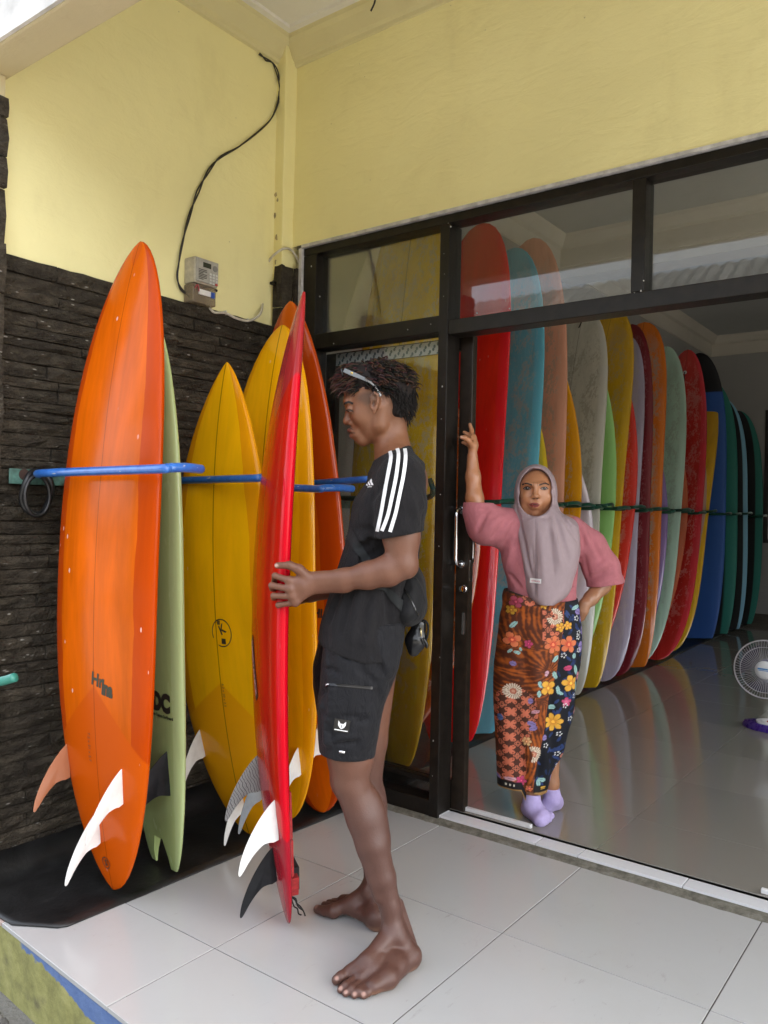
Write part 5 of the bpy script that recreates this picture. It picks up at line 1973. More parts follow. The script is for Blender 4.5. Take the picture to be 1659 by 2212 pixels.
ribbon_px(F, 'mouth_line', ((754.5, 935.2), (761, 934.6), (767.5, 935.4)), 1.6, _b, mat('mouth shade', (0.035, 0.012, 0.010), 0.6), body, 0.0006, 5)

# ------------------------------------------------------------------ t-shirt
L = lambda x, y, v=0.0: F(x, y, v)
T_ = Sdf((-0.22, -0.36, 0.80), (0.22, 0.36, 1.50), 0.0042)
rows = []
for (y, f_, b_, vh) in ((1002, 822, 896, 0.085), (1018, 806, 909, 0.140), (1036, 795, 914, 0.172), (1055, 782, 916, 0.188), (1083, 763, 916, 0.190), (1121, 757, 914, 0.182), (1150, 753, 911, 0.176),
                        (1190, 742, 906, 0.176), (1227, 731, 902, 0.178), (1265, 719, 897, 0.182), (1298, 707, 889, 0.188), (1340, 694, 878, 0.194), (1372, 689, 872, 0.198), (1425, 690, 868, 0.20)):
    rows.append((L(800, y)[2], L(f_, y)[0], L(b_, y)[0], vh))
T_.table(rows, 0.012, 2.5)
T_.cone(L(851, 984), L(856, 1012), 0.058, 0.085, 0.02, flat=((0, 1, 0), 1.25))
for sg, vv in ((-1, -0.185), (1, 0.175)):
    T_.cone(L(861, 1012, 0.07 * sg), L(867, 1034, vv * 0.93), 0.060, 0.062, 0.03)
    T_.chain([(L(867, 1036, vv), 0.060), (L(866, 1090, vv - .012 * -sg), 0.066), (L(861, 1150, vv + 0.022 * sg), 0.063), (L(857, 1200, vv + 0.025 * sg), 0.062)], 0.02)
    a = L(866, 1090, vv)
    p = L(860, 1157, vv + 0.025 * sg)
    ax = p - a
    ax = ax / np.linalg.norm(ax)
    # hem plane of the sleeve, only around the sleeve
    sl, X, Y, Z = T_.win(p - 0.10, p + 0.10)
    n_ = np.array([0.18, 0.0, -1.0])
    n_ /= np.linalg.norm(n_)
    pl = (X - p[0]) * n_[0] + (Y - p[1]) * n_[1] + (Z - p[2]) * n_[2]
    side = (0.150 - sg * Y)
    T_.a[sl] = np.maximum(T_.a[sl], np.minimum(pl, -side)).astype(np.float32)
    T_.cone(L(864, 1128, vv + 0.02 * sg), L(857, 1215, vv + 0.025 * sg), 0.050, 0.058, 0.003, sub=True)
# neck opening
T_.cone(L(846, 965), L(852, 1000), 0.052, 0.053, 0.004, sub=True)
T_.cut(L(848, 978), (-0.42, 0, 1.0))
# hem: lower at the back
hp = [(L(693, 1369, -.19), L(748, 1394, -.19)), ]
T_.cut(L(745, 1393, 0.0), (-0.28, 0, -1.0))
T_.cut(L(809, 1407, 0.0), (-0.02, 0, -1.0))
T_.table([(r[0], r[1] + 0.012, r[2] - 0.012, r[3] - 0.012) for r in rows[-2:]] + [(L(800, 1440)[2], L(702, 1440)[0], L(858, 1440)[0], 0.19)], 0.002, 2.5, sub=True)
# folds
for (a, b_, wd, amp) in (((770, 1230), (735, 1370), .010, .006), ((815, 1265), (790, 1390), .010, -.006), ((830, 1250), (850, 1395), .009, .006), ((850, 1250), (868, 1360), .008, -.005),
                         ((790, 1240), (758, 1385), .012, -.006), ((745, 1245), (712, 1350), .010, .004), ((812, 1160), (772, 1190), .009, .006), ((825, 1172), (778, 1165), .008, -.005), ((820, 1150), (768, 1140), .009, .005), ((826, 1185), (790, 1205), .008, .005),
                         ((880, 1060), (905, 1130), .010, -.004), ((835, 1040), (800, 1080), .012, .004), ((905, 1180), (915, 1240), .009, .004), ((725, 1290), (700, 1355), .010, -.004)):
    T_.crease(F, a, b_, wd * 1.0, amp * 2.3)
T_.ripple(0.0016, 34, 3, (1, 1, 0.6))
pts, quads = T_.mesh()
shirt, shirt_b = fig_obj(F, 't_shirt', pts, quads, M['shirt'], man, None, 1)
for ln in (((842, 974), (845, 990), (838, 1030), (830, 1075), (824, 1110), (816, 1148)), ((858, 970), (861, 986), (856, 1030), (847, 1075), (838, 1115), (826, 1147)),
           ((874, 970), (876, 990), (871, 1030), (862, 1075), (854, 1112), (843, 1149))):
    ribbon_px(F, 'stripe', ln, 7.6, shirt_b, M['white_print'], shirt, 0.0022)
lg = join2(([(-9, -8), (-5, -8), (-9.5, -1.5), (-12, -5.5)], [(0, 1, 2, 3)]), ([(-3, -8), (2, -8), (-4, 5), (-7, 0)], [(0, 1, 2, 3)]), ([(4, -8), (10, -8), (4, 12), (-1.5, 5)], [(0, 1, 2, 3)]), move2(text2('adidas', 5.2, 0.12), -1.0, -11.5))
fdecal(F, 'chest_logo', lg, 800, 1043, 0.0010, shirt_b, M['white_print'], shirt, 0.05)
ribbon_px(F, 'hem_seam', ((700, 1364), (748, 1386), (809, 1398), (864, 1403)), 1.1, shirt_b, M['bagcloth'], shirt, 0.0012)
ribbon_px(F, 'sleeve_seam', ((816, 1136), (850, 1143), (905, 1157)), 1.0, shirt_b, M['bagcloth'], shirt, 0.0012)

# ------------------------------------------------------------------ shorts
P_ = Sdf((-0.22, -0.25, 0.50), (0.22, 0.30, 0.96), 0.0042)
near = [(1340, 715, 872, .10), (1376, 700, 872, .105), (1435, 694, 862, .108), (1480, 692, 845, .106), (1517, 686, 832, .104), (1562, 687, 822, .100), (1613, 690, 812, .095), (1640, 692, 810, .093)]
far = [(1340, 705, 865, .10), (1376, 690, 860, .105), (1435, 676, 850, .105), (1480, 676, 835, .100), (1517, 682, 825, .100), (1562, 690, 815, .095), (1613, 700, 810, .09), (1640, 704, 808, .09)]
for tb, vc in ((near, -0.088), (far, 0.095)):
    P_.table([(L(760, y, vc)[2], L(a, y, vc)[0], L(b_, y, vc)[0], vh, vc) for y, a, b_, vh in tb], 0.02, 2.4)
P_.cone(L(790, 1375, -0.08), L(790, 1375, 0.08), 0.085, 0.085, 0.03)
P_.cut(L(750, 1624, -0.09), (-0.06, 0, -1))
P_.cone(L(752, 1600, -0.095), L(750, 1660, -0.10), 0.060, 0.064, 0.003, sub=True, flat=((0, 1, 0), 1.15))
P_.cone(L(772, 1590, 0.10), L(772, 1660, 0.10), 0.062, 0.066, 0.003, sub=True)
# cargo pocket: upper flap and lower bellows
for (x0_, x1_, y0_, y1_, dv, rr) in ((704, 802, 1490, 1538, -0.178, 0.013), (698, 798, 1556, 1600, -0.168, 0.016)):
    for yy in np.linspace(y0_, y1_, 4):
        P_.cone(L(x0_ + 12, yy, dv), L(x1_ - 14, yy, dv + 0.004), rr, rr, 0.008)
P_.groove(L(700, 1547, -0.195), L(800, 1549, -0.19), 0.006, 0.008)
for (a, b_, wd, amp) in (((700, 1440), (735, 1455), .007, .006), ((740, 1410), (752, 1425), .007, .008), ((765, 1408), (785, 1440), .007, .006), ((790, 1410), (812, 1430), .007, -.006), ((808, 1412), (845, 1480), .009, .007),
                         ((770, 1440), (815, 1480), .008, .005), ((826, 1420), (838, 1470), .008, -.006), ((812, 1490), (826, 1512), .008, .006), ((690, 1500), (708, 1490), .008, .007), ((688, 1530), (700, 1520), .008, -.006),
                         ((702, 1560), (720, 1590), .006, .006), ((712, 1600), (770, 1588), .007, -.006), ((770, 1560), (796, 1552), .006, .005), ((700, 1575), (726, 1600), .006, .005), ((720, 1606), (780, 1603), .006, .005), ((705, 1400), (712, 1470), .01, -.005)):
    P_.crease(F, a, b_, wd * 1.0, amp * 1.9)
P_.ripple(0.0018, 46, 8)
pts, quads = P_.mesh()
shorts, shorts_b = fig_obj(F, 'shorts', pts, quads, M['shorts'], man, None, 1)
zipm = mat('zip', (0.06, 0.06, 0.065), 0.3, metal=0.4)
ribbon_px(F, 'zipper', ((704, 1480), (730, 1480), (770, 1483), (804, 1486)), 6.0, shorts_b, M['black_gloss'], shorts, 0.003)
ribbon_px(F, 'zip_teeth', ((726, 1480.5), (770, 1483.2), (800, 1486)), 1.7, shorts_b, zipm, shorts, 0.0045)
ribbon_px(F, 'zip_pull', ((708, 1479.5), (713, 1480)), 3.2, shorts_b, M['white_plastic'], shorts, 0.006)
pch = fdecal(F, 'patch', rect2(33, 27, 4, 4), 738.5, 1567.5, 0.00128, shorts_b, M['black_gloss'], shorts, -0.13, 0.003)
fox = join2(([(-9, 11), (-3, 4), (0, 5), (-1, -1), (0, -9), (-6, -4), (-9, 2)], [(0, 1, 2, 3, 4, 5, 6)]), ([(9, 11), (9, 2), (6, -4), (0, -9), (1, -1), (0, 5), (3, 4)], [(0, 1, 2, 3, 4, 5, 6)]), rect2(31, 2.4, 6, 1, 0, -11.5))
fdecal(F, 'animal_head_logo', fox, 738.8, 1566.5, 0.00115, shorts_b, M['white_print'], shorts, -0.13, 0.0045)
ftube(F, 'cord_lock', [F(733, 1623, -0.185), F(745, 1625, -0.186)], 0.0045, M['chrome'], shorts, 8, 0)

# ------------------------------------------------------------------ hair
Hh = Sdf((-0.15, -0.13, 1.42), (0.18, 0.13, 1.76), 0.0042)
Hh.ell(F(823, 829), (0.095, 0.084, 0.067), 0.02)
Hh.ell(F(776, 822), (0.048, 0.066, 0.038), 0.03)
Hh.ell(F(857, 864), (0.050, 0.078, 0.060), 0.03)
Hh.ell(F(856, 894), (0.030, 0.064, 0.024), 0.02)
q0, q1 = F(738, 846), F(806, 856)
sl, X, Y, Z = Hh.win(Hh.lo, Hh.lo + Hh.n * Hh.h)
wl = q0[2] + (X - q0[0]) / (q1[0] - q0[0]) * (q1[2] - q0[2])
Hh.a = np.maximum(Hh.a, np.minimum(wl - Z, F(829, 870)[0] - X) + 0 * Y).astype(np.float32)
Hh.ripple(0.003, 90, 5)
pts, quads = Hh.mesh()
tn = paint(pts, (0.012, 0.008, 0.007))
tn += rng.uniform(-0.003, 0.006, (len(pts), 1))
hair, hair_b = fig_obj(F, 'hair', pts, quads, M['hairm'], man, tn, 0)
lk, lc = MB(), []
rr = random.Random(11)
cen = F(822, 850)


def lock(p, d0, d1, ln, r0, col, curl=0.0):
    """one tapered tuft from p, starting along d0 and bending to d1"""
    n = 6
    P, pos = [], np.array(p, float)
    ph = rr.uniform(0, 6.28)
    side = np.cross(d0, [0, 0, 1.0]) + 1e-4
    side = side / np.linalg.norm(side)
    for i in range(n):
        t_ = i / (n - 1)
        P.append(F.world(pos))
        d = np.array(d0) * (1 - t_) + np.array(d1) * t_
        d = d / (np.linalg.norm(d) + 1e-6)
        pos = pos + d * ln / n + side * math.sin(ph + t_ * 5) * curl
    k0 = len(lk.v)
    lk.tube(P, [r0 * (1 - 0.85 * (i / (n - 1)) ** 1.5) for i in range(n)], 5, caps=False)
    m_ = len(lk.v) - k0
    for j in range(m_):
        t_ = (j // 5) / (n - 1)
        lc.append([c * (0.6 + 1.1 * t_ * t_) for c in col])


def on_hair(p):
    """outermost hair point from the head centre towards p"""
    o = F.world(cen)
    d = (F.world(p) - o).normalized()
    r = hair_b.ray_cast(o + d * 0.3, -d)
    return (F.loc(r[0]), F.loc(F.O + r[1])) if r[0] is not None else (None, None)


BR, BK = (0.046, 0.022, 0.015), (0.010, 0.008, 0.007)
for i in range(2300):
    th_, ph_ = rr.uniform(-0.5, math.pi + 0.75), rr.uniform(-1.45, 1.45)
    q = cen + 0.15 * np.array([-math.cos(th_) * math.cos(ph_), math.sin(ph_), math.sin(th_) * math.cos(ph_)])
    p, n_ = on_hair(q)
    if p is None:
        continue
    du, dw = p[0] - cen[0], p[2] - cen[2]
    front, back = du < -0.045, du > 0.035
    br = rr.random() < (0.5 if dw > 0.015 else 0.10)
    col = BR if br else BK
    col = tuple(c * rr.uniform(0.6, 1.5) for c in col)
    if front and dw > -0.01:
        d0 = n_ * 0.5 + np.array([-0.9, rr.uniform(-.4, .4), 0.15])
        d1 = np.array([-0.55, rr.uniform(-.5, .5), -0.95])
        lock(p - n_ * 0.006, d0, d1, rr.uniform(0.035, 0.06), rr.uniform(0.0018, 0.0032), col, 0.0026)
    elif back and dw < 0.02:
        d0 = n_ * 0.45 + np.array([0.15, rr.uniform(-.4, .4), -0.9])
        d1 = n_ * 0.25 + np.array([0.05, rr.uniform(-.5, .5), -0.9])
        lock(p - n_ * 0.007, d0, d1, rr.uniform(0.030, 0.048), rr.uniform(0.002, 0.0036), tuple(c * 0.9 for c in BK), 0.0028)
    else:
        a = rr.uniform(-0.9, 0.9)
        d0 = n_ * 0.35 + np.array([rr.uniform(-0.3, 0.9), math.sin(a), 0.15])
        d1 = n_ * rr.uniform(-0.3, 0.1) + np.array([rr.uniform(0.0, 0.9), math.sin(a) * 1.3, -0.6])
        lock(p - n_ * 0.006, d0, d1, rr.uniform(0.026, 0.046), rr.uniform(0.0019, 0.0034), col, 0.0038)
for i in range(300):       # fringe thrown forward over the brow
    v = rr.uniform(-0.062, 0.062)
    p = F(rr.uniform(742, 785), rr.uniform(818, 847), v)
    d0 = np.array([-1.0, rr.uniform(-.45, .45), rr.uniform(0.0, 0.9)])
    d1 = np.array([rr.uniform(-0.8, 0.15), rr.uniform(-.6, .6), rr.uniform(-1.4, -0.2)])
    lock(p, d0, d1, rr.uniform(0.035, 0.068), rr.uniform(0.0016, 0.0030), tuple(c * rr.uniform(0.6, 1.4) for c in BR), 0.0018)
for i in range(16):        # flyaway at the back
    p = F(rr.uniform(876, 888), rr.uniform(815, 840), rr.uniform(-0.05, 0.05))
    lock(p, np.array([0.9, rr.uniform(-.4, .4), 0.2]), np.array([0.8, rr.uniform(-.4, .4), 0.3]), rr.uniform(0.015, 0.026), 0.0035, BR)
lo = lk.obj('locks', M['hairm'], hair, True, fix=False)
lo.data.attributes.new('tint', 'FLOAT_COLOR', 'POINT').data.foreach_set('color', np.concatenate([np.array(lc), np.ones((len(lc), 1))], 1).astype('f').ravel())

# ------------------------------------------------------------------ sunglasses pushed up into the hair
sg_ = thing('sunglasses', 'grey sunglasses pushed up on the hair of the young man', 'sunglasses', F.world(F(760, 805, -0.08)))
smoke = mat('smoke acetate', (0.10, 0.105, 0.115), 0.12, 0.15, 30, coat=0.6)
silver = mat('silver temple', (0.50, 0.51, 0.53), 0.25, 0.05, 30, metal=0.6)
for sgn in (-1, 1):
    v = 0.088 * sgn if sgn < 0 else 0.080
    ptsw = [F(743, 799.5, v), F(760, 807, v), F(781, 816, v), F(801, 826, v), F(812, 837, v), F(822.5, 856, v * 0.95)]
    P = smooth_path([F.world(p) for p in ptsw], 5)
    b = MB()
    hs = np.interp(np.linspace(0, 1, len(P)), [0, 0.2, 0.5, 0.75, 1], [0.0056, 0.0062, 0.0042, 0.0032, 0.0042])
    for i, p in enumerate(P):
        t_ = (P[min(i + 1, len(P) - 1)] - P[max(i - 1, 0)]).normalized()
        n_ = t_.cross(F.E2).normalized()
        for (a, c) in ((1, -1), (1, 1), (-1, 1), (-1, -1)):
            b.v.append(p + n_ * (hs[i] * a) + F.E2 * (0.0018 * c))
    for i in range(len(P) - 1):
        for k in range(4):
            b.f.append((4 * i + k, 4 * i + (k + 1) % 4, 4 * i + 4 + (k + 1) % 4, 4 * i + 4 + k))
    b.f += [(3, 2, 1, 0), tuple(range(4 * len(P) - 4, 4 * len(P)))]
    b.obj('temple', smoke if sgn < 0 else silver, sg_)
    if sgn < 0:
        tip_ = MB().tube([p + F.E2 * -0.0022 for p in P[12:]], [0.0016] * len(P[12:]), 6).obj('temple_core', silver, sg_)
        MB().lathe([(0.0032, 0), (0.0032, .0012), (0.0016, .0014), (0.0016, 0.0004)], F.world(F(760, 806.5, v)) - F.E2 * 0.002, -F.E2, 14).obj('gold_ring', mat('gold', (0.7, 0.45, 0.1), 0.25, metal=1.0), sg_)
    # rim and lens
    c = F(741.5, 806, 0.036 * sgn)
    ring = [F.world((c[0] - 0.004 * math.sin(a) - .002, c[1] + 0.033 * math.cos(a), c[2] + 0.021 * math.sin(a) - 0.002)) for a in np.linspace(0, 2 * math.pi, 26)[:-1]]
    MB().tube(ring, 0.003, 7, closed=True).obj('rim', M['black_gloss'], sg_, True)
    lens = MB()
    lens.prism(ring, F.E1 * -0.0012)
    lens.obj('lens', mat('dark lens', (0.012, 0.013, 0.014), 0.06), sg_)
MB().tube(smooth_path([F.world(F(739.5, 803, -0.008)), F.world(F(738.5, 800.5, 0)), F.world(F(739.5, 803, 0.008))], 4), 0.0028, 7).obj('bridge', M['black_gloss'], sg_)

# ------------------------------------------------------------------ sling bag and pouch
bag = thing('sling_bag', 'dark grey sling bag worn low on the back of the young man', 'bag', F.world(F(895, 1290)))
B_ = Sdf((-0.02, -0.22, 0.92), (0.22, 0.22, 1.22), 0.0042)
B_.ell(F(884, 1272, -0.01), (0.050, 0.155, 0.088), 0.02, rot=0.15)
B_.ell(F(880, 1312, -0.04), (0.050, 0.135, 0.050), 0.03, rot=-0.5)
B_.groove(F(872, 1232, -0.17), F(905, 1335, -0.13), 0.007, 0.006)
B_.groove(F(858, 1262, -0.17), F(893, 1345, -0.13), 0.007, -0.006)
B_.groove(F(890, 1225, -0.16), F(920, 1310, -0.1), 0.007, -0.005)
B_.ripple(0.0022, 60, 9)
pts, quads = B_.mesh()
_, bag_b = fig_obj(F, 'pocket_body', pts, quads, M['bagcloth'], bag, None, 1)
strapm = cloth_mat('grey webbing', (0.018, 0.0195, 0.0205), 0.7, 900, 0.2)
ribbon_px(F, 'strap', ((738, 1118), (760, 1158), (778, 1190), (803, 1228)), 19, shirt_b, strapm, bag, 0.004)
ribbon_px(F, 'strap', ((812, 1262), (838, 1276), (866, 1310), (884, 1340)), 15, shirt_b, strapm, bag, 0.006)
ribbon_px(F, 'zipper', ((866, 1262), (886, 1292), (902, 1330)), 2.4, bag_b, M['black_gloss'], bag, 0.002)
pou = thing('pouch', 'small black pouch with keys hanging below the sling bag', 'pouch', F.world(F(900, 1385, -0.03)))
K_ = Sdf((0.06, -0.12, 0.80), (0.22, 0.06, 1.0), 0.0036)
K_.chain([(F(906, 1350, -0.03), 0.020), (F(898, 1385, -0.03), 0.030), (F(894, 1405, -0.03), 0.018)], 0.01, flat=((0, 1, 0), 0.7))
pts, quads = K_.mesh()
fig_obj(F, 'shell', pts, quads, M['black_gloss'], pou, None, 1)
ftube(F, 'loop', [F(905, 1352, -0.035), F(916, 1340, -0.04), F(925, 1352, -0.04), F(922, 1378, -0.04), F(914, 1392, -0.04)], 0.003, M['bagcloth'], pou)
ftube(F, 'key', [F(908.5, 1356, -0.06), F(910, 1375, -0.062)], 0.0028, mat('brass', (0.62, 0.52, 0.28), 0.25, metal=1.0), pou, 6, 0)
ftube(F, 'key', [F(914, 1378, -0.06), F(922, 1392, -0.058), F(921, 1400, -0.056)], [0.004, 0.005, 0.003], M['black_gloss'], pou, 6, 3)
# ================================================================== THE WOMAN
G = Fig(3.30, 1160)
wom = thing('person', 'woman in mauve headscarf, pink blouse and flowered sarong leaning in the doorway', 'person', G.O)
VW = 0.0
Q = Sdf((-0.36, -0.24, 0.0), (0.36, 0.26, 1.72), 0.0034)
# head with its face
Q.ell(G(1157, 1060, 0.025), (0.069, 0.082, 0.085), 0.02)
Q.ell(G(1157, 1070, 0.012), (0.0635, 0.071, 0.087), 0.02)
for sg in (-1, 1):
    Q.ell(G(1157 + 18.5 * sg, 1076, -0.030), (0.021, 0.020, 0.021), 0.02)
    Q.ell(G(1157 + 22 * sg, 1094, -0.008), (0.018, 0.022, 0.022), 0.02)
Q.ell(G(1157, 1108, -0.030), (0.020, 0.018, 0.016), 0.02)
Q.cone(G(1137, 1044.5, -0.052), G(1152, 1047, -0.062), 0.008, 0.0085, 0.010)
Q.cone(G(1177, 1044.5, -0.052), G(1162, 1047, -0.062), 0.008, 0.0085, 0.010)
for sg in (-1, 1):
    Q.ell(G(1157 + 18 * sg, 1055, -0.068), (0.015, 0.0075, 0.0085), 0.008, sub=True)
Q.cone(G(1157, 1048, -0.060), G(1157, 1068, -0.070), 0.0075, 0.0105, 0.010)
Q.ell(G(1157, 1071.5, -0.076), (0.0115, 0.012, 0.0095), 0.005)
for sg in (-1, 1):
    Q.ell(G(1157 + 6.5 * sg, 1073, -0.068), (0.008, 0.010, 0.0075), 0.005)
    Q.ell(G(1157 + 3.6 * sg, 1076.5, -0.078), (0.0036, 0.004, 0.0028), 0.002, sub=True)
Q.ell(G(1156, 1090, -0.050), (0.024, 0.018, 0.019), 0.014)
Q.ell(G(1155.5, 1095, -0.060), (0.014, 0.008, 0.006), 0.008)
# neck, torso, legs (mostly under cloth)
Q.cone(G(1157, 1085, 0.04), G(1165, 1130, 0.04), 0.05, 0.055, 0.02)
Q.cone(G(1168, 1150, 0.03), G(1172, 1260, 0.03), 0.085, 0.085, 0.02)
Q.cone(G(1120, 1128, 0.02), G(1225, 1135, 0.03), 0.045, 0.045, 0.03)
Q.cone(G(1170, 1270, 0.03), G(1170, 1330, 0.03), 0.11, 0.11, 0.03)
# raised arm, hand round the door stile
elw = G(1032, 1112, -0.02)
Q.chain([(G(1116, 1128, 0.02), 0.046), (G(1070, 1128, 0.0), 0.043), (elw, 0.038), (G(1025, 1075, -0.012), 0.0345), (G(1022, 1030, 0.0), 0.029), (G(1020.5, 988, 0.008), 0.0215)], 0.015)
hw_ = G(1020.5, 984, 0.008)
Q.chain([(hw_, 0.021), (G(1022, 962, 0.012), 0.025), (G(1021, 948, 0.018), 0.022)], 0.01, flat=((1, 0, 0), 0.8))
for (x0_, y0_, x1_, y1_, x2_, y2_, r) in ((1021, 948, 1019, 930, 1015, 917, 0.0092), (1019, 953, 1012, 940, 1003, 934, 0.0092), (1017, 958, 1008, 949, 1000, 945, 0.0088), (1016, 964, 1007, 958, 1000, 956, 0.008)):
    Q.chain([(G(x0_, y0_, 0.026), r * 1.1), (G(x1_, y1_, 0.045), r), (G(x2_, y2_, 0.052), r * 0.85)], 0.004)
Q.chain([(G(1022, 966, 0.0), 0.014), (G(1013, 952, -0.028), 0.0112), (G(1004, 946, -0.043), 0.0095), (G(996.5, 944.5, -0.045), 0.0078)], 0.006)
# arm on the hip
Q.chain([(G(1235, 1140, 0.02), 0.046), (G(1283, 1195, 0.055), 0.041), (G(1312, 1240, 0.07), 0.038), (G(1300, 1266, 0.05), 0.034), (G(1277, 1292, 0.02), 0.0285), (G(1263, 1306, 0.0), 0.0235)], 0.015)
Q.chain([(G(1263, 1306, 0.0), 0.023), (G(1257, 1318, 0.0), 0.026), (G(1253, 1332, 0.01), 0.022)], 0.01, flat=((0.6, 0.8, 0), 0.75))
for k in range(4):
    Q.chain([(G(1254, 1326 + 2.5 * k, 0.0 + 0.012 * k), 0.010), (G(1246, 1336 + 3 * k, 0.03 + 0.014 * k), 0.0085), (G(1238, 1340 + 3 * k, 0.06 + 0.014 * k), 0.0075)], 0.004)
Q.chain([(G(1261, 1314, 0.02), 0.012), (G(1262, 1324, 0.05), 0.010), (G(1258, 1330, 0.075), 0.008)], 0.004)
# ankles
gl = G.fl
Q.cone(G(1172, 1330, 0.0), G(1150, 1640, 0.01), 0.08, 0.046, 0.02)
Q.chain([(G(1150, 1640, 0.01), 0.046), (G(1149, 1700, 0.0), 0.031), (gl(1149, 1740, 0.07), 0.030)], 0.02)
Q.chain([(G(1185, 1640, 0.07), 0.046), (G(1190, 1690, 0.07), 0.031), (gl(1192, 1728, 0.07), 0.030)], 0.02)
pts, quads = Q.mesh()
tn = paint(pts, (0.33, 0.155, 0.080))
fa = np.clip((pts[:, 2] - 1.22) / 0.03, 0, 1)[:, None]
tn[:] = tn * (1 - fa) + np.array((0.43, 0.19, 0.092)) * fa
dab(tn, pts, G(996.5, 944, -0.05), 0.008, (0.5, 0.32, 0.25), 0.7)
wskin = tint_mat('woman skin', 0.33, 0.12, 260, 0.6, 0.06, 0.08)
wb, _b = fig_obj(G, 'body', pts, quads, wskin, wom, tn, 1)
bm_ = mat('woman eyebrow', (0.020, 0.012, 0.009), 0.8)
lash = mat('lash line', (0.012, 0.008, 0.007), 0.6)


def almond(w, h, n=9):
    up = [(-w + 2 * w * i / n, h * math.sin(math.pi * i / n) ** 0.8) for i in range(n + 1)]
    dn = [(w - 2 * w * i / n, -h * 0.8 * math.sin(math.pi * i / n) ** 0.9) for i in range(1, n)]
    vs = up + dn
    return vs + [(0, 0)], [(i, (i + 1) % len(vs), len(vs)) for i in range(len(vs))]


disc = ([(math.cos(a), math.sin(a)) for a in np.linspace(0, 2 * math.pi, 15)[:-1]] + [(0, 0)], [(i, (i + 1) % 14, 14) for i in range(14)])
for sg in (-1, 1):
    ex = 1157 + 18.2 * sg
    ey = fdecal(G, 'eye', almond(7.6, 3.3), ex, 1055.4, 0.00188, _b, M['eye_white'], wb, 0.05 * sg, 0.0012)
    fdecal(G, 'iris', move2(disc, 0, 0, 0, 3.3, 3.2), ex + 0.6, 1055.2, 0.00188, _b, M['iris'], wb, 0, 0.0018)
    fdecal(G, 'glint', move2(disc, 0, 0, 0, 0.75, 0.75), ex + 1.9, 1054.0, 0.00188, _b, M['white_print'], wb, 0, 0.0024)
    ribbon_px(G, 'eyelid_line', ((ex - 8.4, 1056.2 - 0.5 * sg), (ex - 4, 1052.8), (ex + 1, 1052.0), (ex + 5, 1053.2), (ex + 8.4, 1056.2 + 0.5 * sg)), 1.7, _b, lash, wb, 0.0022, 5)
    ribbon_px(G, 'lower_lid', ((ex - 7, 1057.2), (ex, 1058.6), (ex + 7, 1057.2)), 0.9, _b, mat('lid shade', (0.11, 0.045, 0.028), 0.6), wb, 0.0016, 5)
    ribbon_px(G, 'eyebrow', ((1157 + 7.5 * sg, 1048.0), (1157 + 13 * sg, 1045.8), (1157 + 21 * sg, 1044.2), (1157 + 28.5 * sg, 1047.6)), 2.7, _b, bm_, wb, 0.0014, 5)
    ribbon_px(G, 'frown_line', ((1157 + 4 * sg, 1043), (1157 + 4.6 * sg, 1050)), 1.0, _b, mat('crease', (0.20, 0.085, 0.042), 0.5), wb, 0.0006, 4)
    fdecal(G, 'nostril', move2(disc, 0, 0, 0, 2.0, 1.1), 1157 + 4.0 * sg, 1077.2, 0.00188, _b, mat('nostril', (0.05, 0.018, 0.012), 0.7), wb, 0, 0.0008)
lipm = mat('red lip', (0.20, 0.028, 0.024), 0.5, 0.1, 60, spec=0.3)
up_ = ([(-11, -1.0), (-6, 2.2), (-2, 3.3), (0, 2.7), (2, 3.3), (6, 2.2), (11, -1.0), (6, -0.4), (0, 0.2), (-6, -0.4)], [(0, 1, 9), (1, 2, 8, 9), (2, 3, 8), (3, 4, 8), (4, 5, 7, 8), (5, 6, 7)])
lo_ = ([(-10.5, -1.2), (-6, -1.6), (0, -1.8), (6, -1.6), (10.5, -1.2), (6, -5.2), (0, -6.8), (-6, -5.2)], [(0, 1, 7), (1, 2, 6, 7), (2, 3, 5, 6), (3, 4, 5)])
lp_ = fdecal(G, 'lips', join2(up_, lo_), 1155.5, 1089.2, 0.00188, _b, lipm, wb, 0.0, 0.0016)
fdecal(G, 'mouth_gap_shade', ([(-9, -0.9), (0, -0.1), (9, -0.9), (6, -2.0), (0, -2.3), (-6, -2.0)], [(0, 1, 4, 5), (1, 2, 3, 4)]), 1155.5, 1089.2, 0.00188, _b, mat('mouth_gap_shade', (0.07, 0.025, 0.02), 0.5, spec=0.2), wb, 0.0, 0.0022)  # dark strip paints the shade of the mouth gap between the lips

# ------------------------------------------------------------------ blouse
blm = cloth_mat('dusty pink cloth', (0.42, 0.148, 0.17), 0.85, 700, 0.35)
W_ = Sdf((-0.38, -0.22, 0.78), (0.40, 0.24, 1.30), 0.0045)
W_.table([(G(1160, y)[2], G(a, y)[0], G(b_, y)[0], vh, 0.03) for y, a, b_, vh in ((1112, 1135, 1195, .06), (1122, 1114, 1236, .085), (1140, 1106, 1249, .10), (1165, 1102, 1253, .108), (1200, 1095, 1254, .112), (1235, 1097, 1251, .112), (1268, 1100, 1248, .11), (1290, 1100, 1247, .112), (1310, 1102, 1246, .11))], 0.02, 2.3)
W_.chain([(G(1122, 1134, 0.02), 0.062), (G(1085, 1138, 0.005), 0.074), (G(1052, 1133, -0.01), 0.082), (G(1033, 1102, -0.016), 0.058), (G(1026, 1070, -0.012), 0.046)], 0.025)
W_.cone(G(1095, 1170, 0.01), G(1105, 1220, 0.02), 0.035, 0.02, 0.05)
W_.chain([(G(1236, 1145, 0.02), 0.058), (G(1272, 1180, 0.05), 0.068), (G(1300, 1226, 0.062), 0.072), (G(1308, 1268, 0.055), 0.070), (G(1308, 1300, 0.05), 0.066)], 0.02)
W_.cone(G(1288, 1225, 0.05), G(1325, 1258, 0.065), 0.05, 0.036, 0.03)
p = G(1307, 1263, 0.055)
